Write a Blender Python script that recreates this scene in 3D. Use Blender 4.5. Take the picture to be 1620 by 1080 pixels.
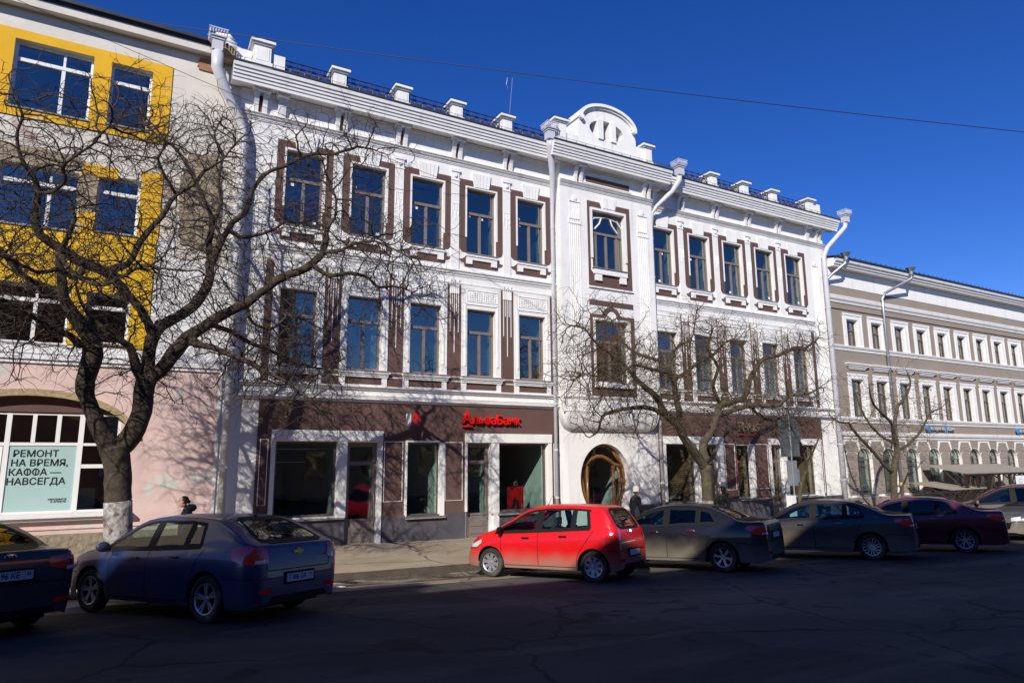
import bpy, bmesh, math, random
from math import sin, cos, pi, radians, sqrt, atan2
from mathutils import Vector, Matrix, noise, kdtree
from mathutils.bvhtree import BVHTree
from mathutils.geometry import tessellate_polygon, delaunay_2d_cdt

# ------------------------------------------------------------------ camera, sky, sun
scene = bpy.context.scene
for o in list(bpy.data.objects):
    bpy.data.objects.remove(o, do_unlink=True)
COL = scene.collection
cam_d = bpy.data.cameras.new('camera')
cam = bpy.data.objects.new('camera', cam_d); COL.objects.link(cam)
yaw, pitch, roll = radians(29.684), radians(9.994), radians(-.41)
fw = Vector((sin(yaw)*cos(pitch), cos(yaw)*cos(pitch), sin(pitch)))
rt = Vector((cos(yaw), -sin(yaw), 0)); up = rt.cross(fw)
r2 = rt*cos(roll)+up*sin(roll); u2 = -rt*sin(roll)+up*cos(roll)
m = Matrix((r2, u2, -fw)).transposed().to_4x4(); m.translation = Vector((0, -19.32, 2.5))
cam.matrix_world = m
cam_d.sensor_width = 36; cam_d.lens = 1060.23/1620*36
cam_d.clip_end = 3000; cam_d.clip_start = .1
scene.camera = cam

SUN_AZ, SUN_EL = radians(45), radians(33)      # azimuth measured from the facade normal, sun behind the camera to the left
sdir = Vector((-sin(SUN_AZ)*cos(SUN_EL), -cos(SUN_AZ)*cos(SUN_EL), sin(SUN_EL)))
w = bpy.data.worlds.new('World'); scene.world = w; w.use_nodes = True
nt = w.node_tree; nt.nodes.clear()
sky = nt.nodes.new('ShaderNodeTexSky'); sky.sky_type = 'NISHITA'; sky.sun_disc = False
sky.sun_elevation = SUN_EL; sky.sun_rotation = atan2(sdir.x, sdir.y)
sky.altitude = 200; sky.air_density = .8; sky.dust_density = 0.0; sky.ozone_density = 5.0
bg = nt.nodes.new('ShaderNodeBackground'); bg.inputs[1].default_value = .13
wo = nt.nodes.new('ShaderNodeOutputWorld')
hs = nt.nodes.new('ShaderNodeHueSaturation'); hs.inputs['Saturation'].default_value = 1.25; hs.inputs['Hue'].default_value = .519
nt.links.new(sky.outputs[0], hs.inputs['Color']); nt.links.new(hs.outputs[0], bg.inputs[0]); nt.links.new(bg.outputs[0], wo.inputs[0])
sl = bpy.data.lights.new('sun', 'SUN'); sl.energy = 5.0; sl.angle = radians(.5); sl.color = (1, .94, .84)
so = bpy.data.objects.new('sun', sl); COL.objects.link(so)
so.rotation_euler = sdir.to_track_quat('Z', 'Y').to_euler(); so.location = sdir*60
vs = scene.view_settings
vs.view_transform = 'Standard'; vs.look = 'None'; vs.gamma = 1; vs.use_curve_mapping = False; vs.exposure = .10

# ------------------------------------------------------------------ helpers
S = .92                                        # facade measuring unit -> metres
def gb(x): return .163-.012*(x-7)              # ground height along the foot of the facades
def gz(x, y):
    b = gb(x)
    if y > -4.25: return b+.02*max(y, -4.25) if y < 0 else b
    b -= .085+.012*max(0, min(x-1, 9))
    t = -4.45-y
    if t < 0: return b-.08
    if t < 6: return b-.08+.052*t
    if t < 9: return b-.08+.312+.052*(t-6)*(1-(t-6)/6)
    return b-.08+.39-.01*(t-9)

class MB:
    def __init__(s): s.v = []; s.f = []; s.m = []; s.mi = 0
    def add(s, vs, fs):
        o = len(s.v); s.v += [tuple(a) for a in vs]
        for f in fs: s.f.append([o+i for i in f]); s.m.append(s.mi)
        return s
    def box(s, x0, x1, y0, y1, z0, z1):
        if x0 > x1: x0, x1 = x1, x0
        if y0 > y1: y0, y1 = y1, y0
        if z0 > z1: z0, z1 = z1, z0
        return s.add([(x0,y0,z0),(x1,y0,z0),(x1,y1,z0),(x0,y1,z0),(x0,y0,z1),(x1,y0,z1),(x1,y1,z1),(x0,y1,z1)],
            [(3,2,1,0),(4,5,6,7),(0,1,5,4),(1,2,6,5),(2,3,7,6),(3,0,4,7)])
    def prism(s, pts, y0, y1):                  # outline in XZ, y0 = front
        n = len(pts)
        A = sum(pts[i][0]*pts[(i+1)%n][1]-pts[(i+1)%n][0]*pts[i][1] for i in range(n))
        if A < 0: pts = pts[::-1]
        tr = tessellate_polygon([[Vector((p[0], p[1], 0)) for p in pts]])
        vs = [(p[0], y0, p[1]) for p in pts]+[(p[0], y1, p[1]) for p in pts]
        fs = []
        for t in tr:
            a, b, c = [pts[i] for i in t]
            if (b[0]-a[0])*(c[1]-a[1])-(c[0]-a[0])*(b[1]-a[1]) < 0: t = t[::-1]
            fs.append(tuple(t)); fs.append(tuple(i+n for i in t[::-1]))
        for i in range(n):
            j = (i+1) % n; fs.append((j, i, i+n, j+n))
        return s.add(vs, fs)
    def profile(s, pts, x0, x1, caps=True):     # profile in YZ extruded along X
        n = len(pts); vs = [(x0, p[0], p[1]) for p in pts]+[(x1, p[0], p[1]) for p in pts]
        fs = [(i, (i+1)%n, (i+1)%n+n, i+n) for i in range(n)]
        if caps: fs += [tuple(range(n))[::-1], tuple(range(n, 2*n))]
        return s.add(vs, fs)
    def tube(s, path, rad, k=8, caps=True):
        path = [Vector(p) for p in path]; n = len(path)
        rr = rad if isinstance(rad, (list, tuple)) else [rad]*n
        o = len(s.v); ref = None
        for i, p in enumerate(path):
            d = (path[min(i+1, n-1)]-path[max(i-1, 0)])
            if d.length < 1e-9: d = Vector((0, 0, 1))
            d.normalize()
            if ref is None: ref = Vector((1, 0, 0)) if abs(d.x) < .8 else Vector((0, 1, 0))
            a = ref-d*ref.dot(d)
            if a.length < 1e-4: a = d.orthogonal()
            a.normalize(); b = d.cross(a); ref = a
            for j in range(k):
                t = 2*pi*j/k; s.v.append(tuple(p+(a*cos(t)+b*sin(t))*rr[i]))
        for i in range(n-1):
            for j in range(k):
                s.f.append([o+i*k+j, o+i*k+(j+1)%k, o+(i+1)*k+(j+1)%k, o+(i+1)*k+j]); s.m.append(s.mi)
        if caps and k > 2:
            s.f.append([o+j for j in range(k)][::-1]); s.m.append(s.mi)
            s.f.append([o+(n-1)*k+j for j in range(k)]); s.m.append(s.mi)
        return s
    def lathe(s, pts, k=24, axis='z', c=(0, 0, 0)):   # pts (r, h)
        vs = []
        for r, h in pts:
            for j in range(k):
                t = 2*pi*j/k
                if axis == 'z': vs.append((c[0]+r*cos(t), c[1]+r*sin(t), c[2]+h))
                else: vs.append((c[0]+r*cos(t), c[1]+h, c[2]+r*sin(t)))
        fs = []
        for i in range(len(pts)-1):
            for j in range(k):
                q = (i*k+j, i*k+(j+1)%k, (i+1)*k+(j+1)%k, (i+1)*k+j)
                fs.append(q if axis == 'z' else q[::-1])
        return s.add(vs, fs)
    def wall(s, x0, x1, z0, z1, y, ops, depth=.25, rev=True):   # sheet with rectangular openings and reveals
        xs = sorted(set([x0, x1]+[a for o in ops for a in (o[0], o[1])])); zs = sorted(set([z0, z1]+[a for o in ops for a in (o[2], o[3])]))
        xs = [a for a in xs if x0 <= a <= x1]; zs = [a for a in zs if z0 <= a <= z1]
        for i in range(len(xs)-1):
            for j in range(len(zs)-1):
                cx, cz = (xs[i]+xs[i+1])/2, (zs[j]+zs[j+1])/2
                if any(o[0] < cx < o[1] and o[2] < cz < o[3] for o in ops): continue
                s.add([(xs[i],y,zs[j]),(xs[i+1],y,zs[j]),(xs[i+1],y,zs[j+1]),(xs[i],y,zs[j+1])], [(0,1,2,3)])
        if rev:
            for a, b, c, d in ops: s.reveal([(a, c), (b, c), (b, d), (a, d)], y, y+depth)
        return s
    def reveal(s, pts, y0, y1):
        n = len(pts); vs = [(p[0], y0, p[1]) for p in pts]+[(p[0], y1, p[1]) for p in pts]
        return s.add(vs, [(i, i+n, (i+1)%n+n, (i+1)%n) for i in range(n)])
    def sheet_hole(s, outer, hole, y):
        pts = outer+hole
        tr = tessellate_polygon([[Vector((p[0], p[1], 0)) for p in outer], [Vector((p[0], p[1], 0)) for p in hole]])
        fs = []
        for t in tr:
            a, b, c = [pts[i] for i in t]
            if (b[0]-a[0])*(c[1]-a[1])-(c[0]-a[0])*(b[1]-a[1]) < 0: t = t[::-1]
            fs.append(tuple(t))
        return s.add([(p[0], y, p[1]) for p in pts], fs)
    def mesh(s, name, mat, scale=1., smooth=False):
        me = bpy.data.meshes.new(name)
        me.from_pydata([(a*scale, b*scale, c*scale) for a, b, c in s.v], [], s.f)
        mats = mat if isinstance(mat, (list, tuple)) else [mat]
        for q in mats: me.materials.append(q)
        if len(mats) > 1: me.polygons.foreach_set('material_index', s.m)
        if smooth: me.polygons.foreach_set('use_smooth', [True]*len(me.polygons))
        me.update(); return me
    def build(s, name, mat, parent=None, scale=1., loc=(0, 0, 0), rot=(0, 0, 0), smooth=False):
        return put(name, s.mesh(name, mat, scale, smooth), parent, loc, rot)

def pieces(b):                                 # split a mesh builder into its connected pieces
    par = list(range(len(b.v)))
    def fd(i):
        while par[i] != i: par[i] = par[par[i]]; i = par[i]
        return i
    for q in b.f:
        r = fd(q[0])
        for j in q[1:]: par[fd(j)] = r
    gs = {}
    for k, q in enumerate(b.f): gs.setdefault(fd(q[0]), []).append(k)
    out = []
    for ks in gs.values():
        c = MB(); mp = {}
        for k in ks:
            f_ = []
            for j in b.f[k]:
                if j not in mp: mp[j] = len(c.v); c.v.append(b.v[j])
                f_.append(mp[j])
            c.f.append(f_); c.m.append(b.m[k])
        out.append(c)
    return out
def put(name, me, parent=None, loc=(0, 0, 0), rot=(0, 0, 0)):
    o = bpy.data.objects.new(name, me); COL.objects.link(o)
    o.location = loc; o.rotation_euler = rot
    if parent: o.parent = parent
    return o
def tag(o, label=None, cat=None, group=None, kind=None):
    if label: o['label'] = label
    if cat: o['category'] = cat
    if group: o['group'] = group
    if kind: o['kind'] = kind
    return o
def empty(name, loc=(0, 0, 0), rz=0):
    o = bpy.data.objects.new(name, None); COL.objects.link(o); o.location = loc; o.rotation_euler = (0, 0, rz)
    o.empty_display_size = .2
    return o
def clone(o, parent=None, loc=None):
    c = o.copy(); COL.objects.link(c)
    if parent is not None: c.parent = parent
    if loc is not None: c.location = loc
    for ch in list(o.children):
        clone(ch, c)
    return c
_dg = None
def text_mesh(body, size, depth=.01, bold=0., align='CENTER', shear=0., sx=1.):
    cu = bpy.data.curves.new('txt', 'FONT'); cu.body = body; cu.size = size; cu.extrude = depth; thick = bold
    cu.align_x = align; cu.align_y = 'CENTER'; cu.shear = shear; cu.resolution_u = 4
    o = bpy.data.objects.new('txt', cu); COL.objects.link(o)
    bpy.context.view_layer.update()
    me = bpy.data.meshes.new_from_object(o.evaluated_get(bpy.context.evaluated_depsgraph_get()))
    bpy.data.objects.remove(o, do_unlink=True); bpy.data.curves.remove(cu)
    if thick:                                   # heavier strokes: the same letters side by side, each a hair deeper
        bm = bmesh.new()
        for i, (dx, dz) in enumerate(((-thick, 0), (thick, 0), (0, thick), (0, -thick))):
            k = len(bm.verts); bm.from_mesh(me); bm.verts.ensure_lookup_table()
            for v in bm.verts[k:]: v.co.x += dx; v.co.y += dz; v.co.z -= .0004*i
        bm.to_mesh(me); bm.free()
    for v in me.vertices: v.co.x *= sx
    return me
def put_text(body, size, mat, parent, loc, name='lettering', rot=(pi/2, 0, 0), **k):
    if 'Ф' in body or 'ф' in body:              # the round letter is set as an O with a stem through it
        o_ = 'О' if 'Ф' in body else 'о'; s2 = body.replace('Ф', 'О').replace('ф', 'о'); k2 = dict(k, align='LEFT')
        me = text_mesh(s2, size, **k2); xs = [v.co.x for v in me.vertices]; w_all = max(xs); al = k.get('align', 'CENTER'); sh = 0 if al == 'LEFT' else -w_all/2
        wo = [v.co.x for v in text_mesh(o_, size, **k2).vertices]; wo = max(wo)-min(wo)
        for v in me.vertices: v.co.x += sh
        bm = bmesh.new(); bm.from_mesh(me); zo = [v.co.y for v in bm.verts]; h0, h1 = (min(zo), max(zo)) if o_ == 'О' else (-.5*size*.55-.03, .5*size*.75)
        dp = k.get('depth', .01); t = size*.055
        for i, c in enumerate(body):
            if c in 'Фф':
                xr = max(v.co.x for v in text_mesh(s2[:i+1], size, **k2).vertices)-wo/2+sh
                r = bmesh.ops.create_cube(bm, size=1.); 
                for v in r['verts']: v.co = Vector((xr+v.co.x*t*2, (h0+h1)/2+v.co.y*(h1-h0), v.co.z*2*dp*1.02))
        me2 = bpy.data.meshes.new(name); bm.to_mesh(me2); bm.free(); me2.materials.clear(); me2.materials.append(mat); return put(name, me2, parent, loc, rot)
    return put_text0(body, size, mat, parent, loc, name, rot, **k)
def put_text0(body, size, mat, parent, loc, name='lettering', rot=(pi/2, 0, 0), **k):
    me = text_mesh(body, size, **k); me.materials.clear(); me.materials.append(mat)
    return put(name, me, parent, loc, rot)

# ------------------------------------------------------------------ materials
def mat(name, col, rough=.85, spec=.3, metal=0., var=.0, vscale=3., bump=0., bscale=30., coat=0., col2=None, c2scale=1., c2lo=.55, c2hi=.65, obj=True, dirt=None, ior=None, streak=None):
    m = bpy.data.materials.new(name); m.use_nodes = True; n = m.node_tree.nodes; L = m.node_tree.links
    b = n['Principled BSDF']; b.inputs['Roughness'].default_value = rough; b.inputs['Metallic'].default_value = metal
    b.inputs['Specular IOR Level'].default_value = spec; b.inputs['Coat Weight'].default_value = coat; b.inputs['Coat Roughness'].default_value = .04
    if ior: b.inputs['IOR'].default_value = ior
    b.inputs['Base Color'].default_value = (*col, 1)
    tc = n.new('ShaderNodeTexCoord'); src = tc.outputs['Object']
    out = None
    def rgb(c):
        r = n.new('ShaderNodeRGB'); r.outputs[0].default_value = (*c, 1); return r.outputs[0]
    def noise_(sc, det=6, dist=0.):
        t = n.new('ShaderNodeTexNoise'); t.inputs['Scale'].default_value = sc; t.inputs['Detail'].default_value = det; t.inputs['Distortion'].default_value = dist
        L.new(src, t.inputs['Vector']); return t.outputs['Fac']
    def ramp(f, lo, hi):
        r = n.new('ShaderNodeMapRange'); r.inputs[1].default_value = lo; r.inputs[2].default_value = hi; L.new(f, r.inputs[0]); return r.outputs[0]
    def mix(f, a, c, mode='MIX'):
        x = n.new('ShaderNodeMix'); x.data_type = 'RGBA'; x.blend_type = mode
        if isinstance(f, float): x.inputs[0].default_value = f
        else: L.new(f, x.inputs[0])
        L.new(a, x.inputs[6]); L.new(c, x.inputs[7]); return x.outputs[2]
    if var or col2 or dirt:
        out = rgb(col)
        if col2: out = mix(ramp(noise_(c2scale, 8, .4), c2lo, c2hi), out, rgb(col2))
        if var:
            v = ramp(noise_(vscale), .3, .7)
            k = n.new('ShaderNodeMapRange'); k.inputs[3].default_value = 1-var; k.inputs[4].default_value = 1+var*.4; L.new(v, k.inputs[0])
            cm = n.new('ShaderNodeCombineColor'); [L.new(k.outputs[0], cm.inputs[i]) for i in range(3)]
            out = mix(1.0, out, cm.outputs[0], 'MULTIPLY')
        if streak:                               # rain streaks and soot, stretched downwards
            mp = n.new('ShaderNodeMapping'); mp.inputs['Scale'].default_value = (1, 1, .10); L.new(src, mp.inputs[0])
            t = n.new('ShaderNodeTexNoise'); t.inputs['Scale'].default_value = 4.5; t.inputs['Detail'].default_value = 7; L.new(mp.outputs[0], t.inputs[0])
            k = n.new('ShaderNodeMapRange'); k.inputs[1].default_value = .54; k.inputs[2].default_value = .80; k.inputs[4].default_value = .55; L.new(t.outputs['Fac'], k.inputs[0])
            out = mix(k.outputs[0], out, rgb(streak))
        if dirt:                                 # (colour, z full, z none, strength)
            dc, z0, z1, st = dirt
            sp = n.new('ShaderNodeSeparateXYZ'); L.new(src, sp.inputs[0])
            r = n.new('ShaderNodeMapRange'); r.inputs[1].default_value = z1; r.inputs[2].default_value = z0; r.inputs[4].default_value = st
            r.interpolation_type = 'SMOOTHSTEP'
            ad = n.new('ShaderNodeMath'); ad.operation = 'MULTIPLY_ADD'; L.new(noise_(4, 8), ad.inputs[0]); ad.inputs[1].default_value = (z1-z0)*.36; L.new(sp.outputs[2], ad.inputs[2])
            sb = n.new('ShaderNodeMath'); sb.operation = 'SUBTRACT'; L.new(ad.outputs[0], sb.inputs[0]); sb.inputs[1].default_value = (z1-z0)*.18
            L.new(sb.outputs[0], r.inputs[0]); out = mix(r.outputs[0], out, rgb(dc))
            rr = n.new('ShaderNodeMapRange'); rr.inputs[3].default_value = rough; rr.inputs[4].default_value = .85; L.new(r.outputs[0], rr.inputs[0]); L.new(rr.outputs[0], b.inputs['Roughness'])
            if coat:
                rc = n.new('ShaderNodeMapRange'); rc.inputs[3].default_value = coat; rc.inputs[4].default_value = 0; L.new(r.outputs[0], rc.inputs[0]); L.new(rc.outputs[0], b.inputs['Coat Weight'])
        L.new(out, b.inputs['Base Color'])
    if bump:
        bp = n.new('ShaderNodeBump'); bp.inputs['Strength'].default_value = 1.; bp.inputs['Distance'].default_value = bump
        L.new(noise_(bscale, 8), bp.inputs['Height']); L.new(bp.outputs[0], b.inputs['Normal'])
    return m
def glass_mat(name, tint=(.60, .67, .67), ior=.20, base=.03):
    m = bpy.data.materials.new(name); m.use_nodes = True; n = m.node_tree.nodes; L = m.node_tree.links; n.clear()
    o = n.new('ShaderNodeOutputMaterial'); t = n.new('ShaderNodeBsdfTransparent'); t.inputs[0].default_value = (*tint, 1)
    g = n.new('ShaderNodeBsdfGlossy'); g.inputs['Roughness'].default_value = .012; g.inputs['Color'].default_value = (1, .90, .78, 1)
    x = n.new('ShaderNodeMixShader'); ge = n.new('ShaderNodeNewGeometry'); dt = n.new('ShaderNodeVectorMath'); dt.operation = 'DOT_PRODUCT'
    L.new(ge.outputs['Normal'], dt.inputs[0]); L.new(ge.outputs['Incoming'], dt.inputs[1])
    def mth(op, a, b_=None):
        q = n.new('ShaderNodeMath'); q.operation = op
        for i, v in enumerate((a, b_)):
            if v is None: continue
            if isinstance(v, float): q.inputs[i].default_value = v
            else: L.new(v, q.inputs[i])
        return q.outputs[0]
    f0 = ior; fr_ = mth('ADD', mth('MULTIPLY', mth('POWER', mth('SUBTRACT', 1.0, mth('ABSOLUTE', dt.outputs['Value'])), 5.0), 1-f0), f0)
    tc = n.new('ShaderNodeTexCoord'); nz = n.new('ShaderNodeTexNoise'); nz.inputs['Scale'].default_value = 1.3; nz.inputs['Detail'].default_value = 1
    bp = n.new('ShaderNodeBump'); bp.inputs['Distance'].default_value = .007; bp.inputs['Strength'].default_value = 1
    L.new(tc.outputs['Object'], nz.inputs[0]); L.new(nz.outputs['Fac'], bp.inputs['Height']); L.new(bp.outputs[0], g.inputs['Normal'])
    L.new(fr_, x.inputs[0]); L.new(t.outputs[0], x.inputs[1]); L.new(g.outputs[0], x.inputs[2]); L.new(x.outputs[0], o.inputs[0])
    return m
M = {}
M['white'] = mat('white_plaster', (.80, .79, .77), .9, var=.06, vscale=1.2, bump=.005, bscale=9, col2=(.70, .69, .66), c2scale=.55, c2lo=.58, c2hi=.78, streak=(.50, .48, .45))
M['white2'] = mat('white_moulding', (.80, .79, .77), .85, var=.06, vscale=3, bump=.003, bscale=20, streak=(.46, .44, .41))
M['brown'] = mat('brown_paint', (.125, .072, .062), .85, var=.12, vscale=1.5, bump=.003, bscale=14)
M['plinth'] = mat('grey_plinth', (.085, .08, .095), .8, var=.2, vscale=2, bump=.004, bscale=20, col2=(.12, .11, .12), c2scale=1.2)
M['frame'] = mat('taupe_window_frame', (.20, .165, .15), .5, var=.08)
M['frame_dark'] = mat('dark_window_frame', (.10, .085, .08), .5, var=.08)
M['pvc'] = mat('white_pvc', (.78, .78, .78), .4, var=.03)
M['sill'] = mat('metal_sill', (.30, .28, .26), .45, metal=.3, var=.1)
M['darkmetal'] = mat('dark_roof_metal', (.055, .06, .07), .5, metal=.5, var=.15)
M['iron'] = mat('wrought_iron', (.03, .018, .045), .6)
M['pipe'] = mat('painted_downpipe', (.56, .56, .60), .38, spec=.5, var=.06)
M['zinc'] = mat('zinc_downpipe', (.42, .44, .47), .35, metal=.75, var=.1)
M['glass'] = glass_mat('window_glass')
M['shopglass'] = glass_mat('shop_glass', (.80, .88, .86), .09)
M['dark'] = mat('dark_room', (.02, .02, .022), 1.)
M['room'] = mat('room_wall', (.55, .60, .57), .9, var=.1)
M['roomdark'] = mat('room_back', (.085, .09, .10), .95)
M['curtain'] = mat('curtain_cloth', (.72, .82, .78), .9, var=.15, vscale=12)
M['sticker'] = mat('paper_sticker', (.8, .8, .8), .6)
M['brick'] = None
M['yellow'] = mat('yellow_paint', (.74, .42, .022), .85, var=.08, vscale=2, bump=.003, bscale=12, col2=(.62, .50, .38), c2scale=1.6, c2lo=.63, c2hi=.67)
M['yellow_clean'] = mat('yellow_paint_clean', (.76, .46, .02), .85, var=.07, vscale=1.3, bump=.003, bscale=12)
M['cream'] = mat('cream_plaster', (.67, .63, .56), .9, var=.10, vscale=1.5, bump=.006, bscale=10, col2=(.46, .34, .29), c2scale=.9, c2lo=.66, c2hi=.72)
M['whitewash'] = mat('whitewashed_plaster', (.74, .74, .76), .9, var=.06, vscale=1.5, bump=.006, bscale=10)
M['pink'] = mat('pink_plaster', (.66, .49, .46), .9, var=.16, vscale=1.8, bump=.008, bscale=8, col2=(.58, .57, .53), c2scale=1.3, c2lo=.59, c2hi=.64)
M['tan'] = mat('bare_render', (.36, .29, .21), .95, var=.18, vscale=3, bump=.008, bscale=14)
M['rubble'] = mat('rubble_stone', (.27, .23, .17), .95, var=.3, vscale=9, bump=.05, bscale=9)
M['canopy'] = mat('weathered_board', (.40, .31, .18), .9, var=.3, vscale=12)
M['taupe'] = mat('taupe_plaster', (.295, .245, .205), .9, var=.10, vscale=.9, bump=.003, bscale=12)
M['bark'] = mat('bark', (.072, .055, .041), .95, var=.35, vscale=8, bump=.016, bscale=16, col2=(.10, .10, .04), c2scale=1.5, c2lo=.56, c2hi=.7)
M['bark2'] = mat('pale_bark', (.092, .072, .05), .95, var=.35, vscale=8, bump=.012, bscale=20, col2=(.15, .13, .05), c2scale=2, c2lo=.55, c2hi=.7)
M['twig'] = mat('twig_bark', (.055, .04, .032), .9)
M['lime'] = mat('limewash', (.42, .40, .38), .95, var=.55, vscale=16, bump=.014, bscale=26, col2=(.15, .12, .10), c2scale=5, c2lo=.45, c2hi=.65)
M['tyre'] = mat('tyre_rubber', (.028, .027, .026), .85, var=.25, vscale=20, col2=(.14, .12, .10), c2scale=3, c2lo=.5, c2hi=.8)
M['rim'] = mat('silver_rim', (.50, .50, .52), .35, metal=.7, var=.25, vscale=14)
M['black'] = mat('black_plastic', (.010, .010, .011), .6, spec=.15)
M['chrome'] = mat('chrome_trim', (.7, .7, .72), .15, metal=1.)
M['redlens'] = mat('red_lens', (.70, .010, .014), .12, spec=.6, coat=.6)
M['clearlens'] = mat('clear_lens', (.60, .62, .64), .12, spec=.6, coat=.6)
M['plate'] = mat('plate_white', (.62, .64, .68), .4)
M['ink'] = mat('black_ink', (.015, .015, .02), .6)
M['redsign'] = mat('red_acrylic', (.72, .012, .010), .35, coat=.3)
M['bluesign'] = mat('blue_acrylic', (.03, .28, .62), .35)
M['galv'] = mat('galvanised_steel', (.36, .38, .40), .45, metal=.6, var=.15)
M['wood'] = mat('oak_door', (.21, .092, .028), .35, coat=.4, var=.25, vscale=8)
M['cable'] = mat('cable', (.02, .02, .022), .6)
M['skin'] = mat('skin', (.52, .30, .22), .6)
M['blackcloth'] = mat('black_jacket', (.008, .008, .010), .75, spec=.12, var=.2, vscale=20)
M['hair'] = mat('dark_hair', (.02, .011, .008), .6)
M['knit'] = mat('pale_knit_hat', (.60, .58, .54), .95, bump=.004, bscale=60)
M['trouser'] = mat('dark_trousers', (.02, .022, .035), .9)

def brick_mat():
    m = bpy.data.materials.new('brick'); m.use_nodes = True; n = m.node_tree.nodes; L = m.node_tree.links; b = n['Principled BSDF']; b.inputs['Roughness'].default_value = .9
    tc = n.new('ShaderNodeTexCoord'); mp = n.new('ShaderNodeMapping'); sp = n.new('ShaderNodeSeparateXYZ'); cb = n.new('ShaderNodeCombineXYZ'); ad = n.new('ShaderNodeMath')
    L.new(tc.outputs['Object'], sp.inputs[0]); L.new(sp.outputs[0], ad.inputs[0]); L.new(sp.outputs[1], ad.inputs[1]); L.new(ad.outputs[0], cb.inputs[0]); L.new(sp.outputs[2], cb.inputs[1])
    t = n.new('ShaderNodeTexBrick'); t.inputs['Color1'].default_value = (.36, .14, .055, 1); t.inputs['Color2'].default_value = (.27, .095, .04, 1); t.inputs['Mortar'].default_value = (.30, .24, .17, 1)
    t.inputs['Scale'].default_value = 1.; t.inputs['Brick Width'].default_value = .25; t.inputs['Row Height'].default_value = .077; t.inputs['Mortar Size'].default_value = .010
    L.new(cb.outputs[0], t.inputs[0]); L.new(t.outputs[0], b.inputs['Base Color'])
    return m
M['brick'] = brick_mat()
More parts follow.
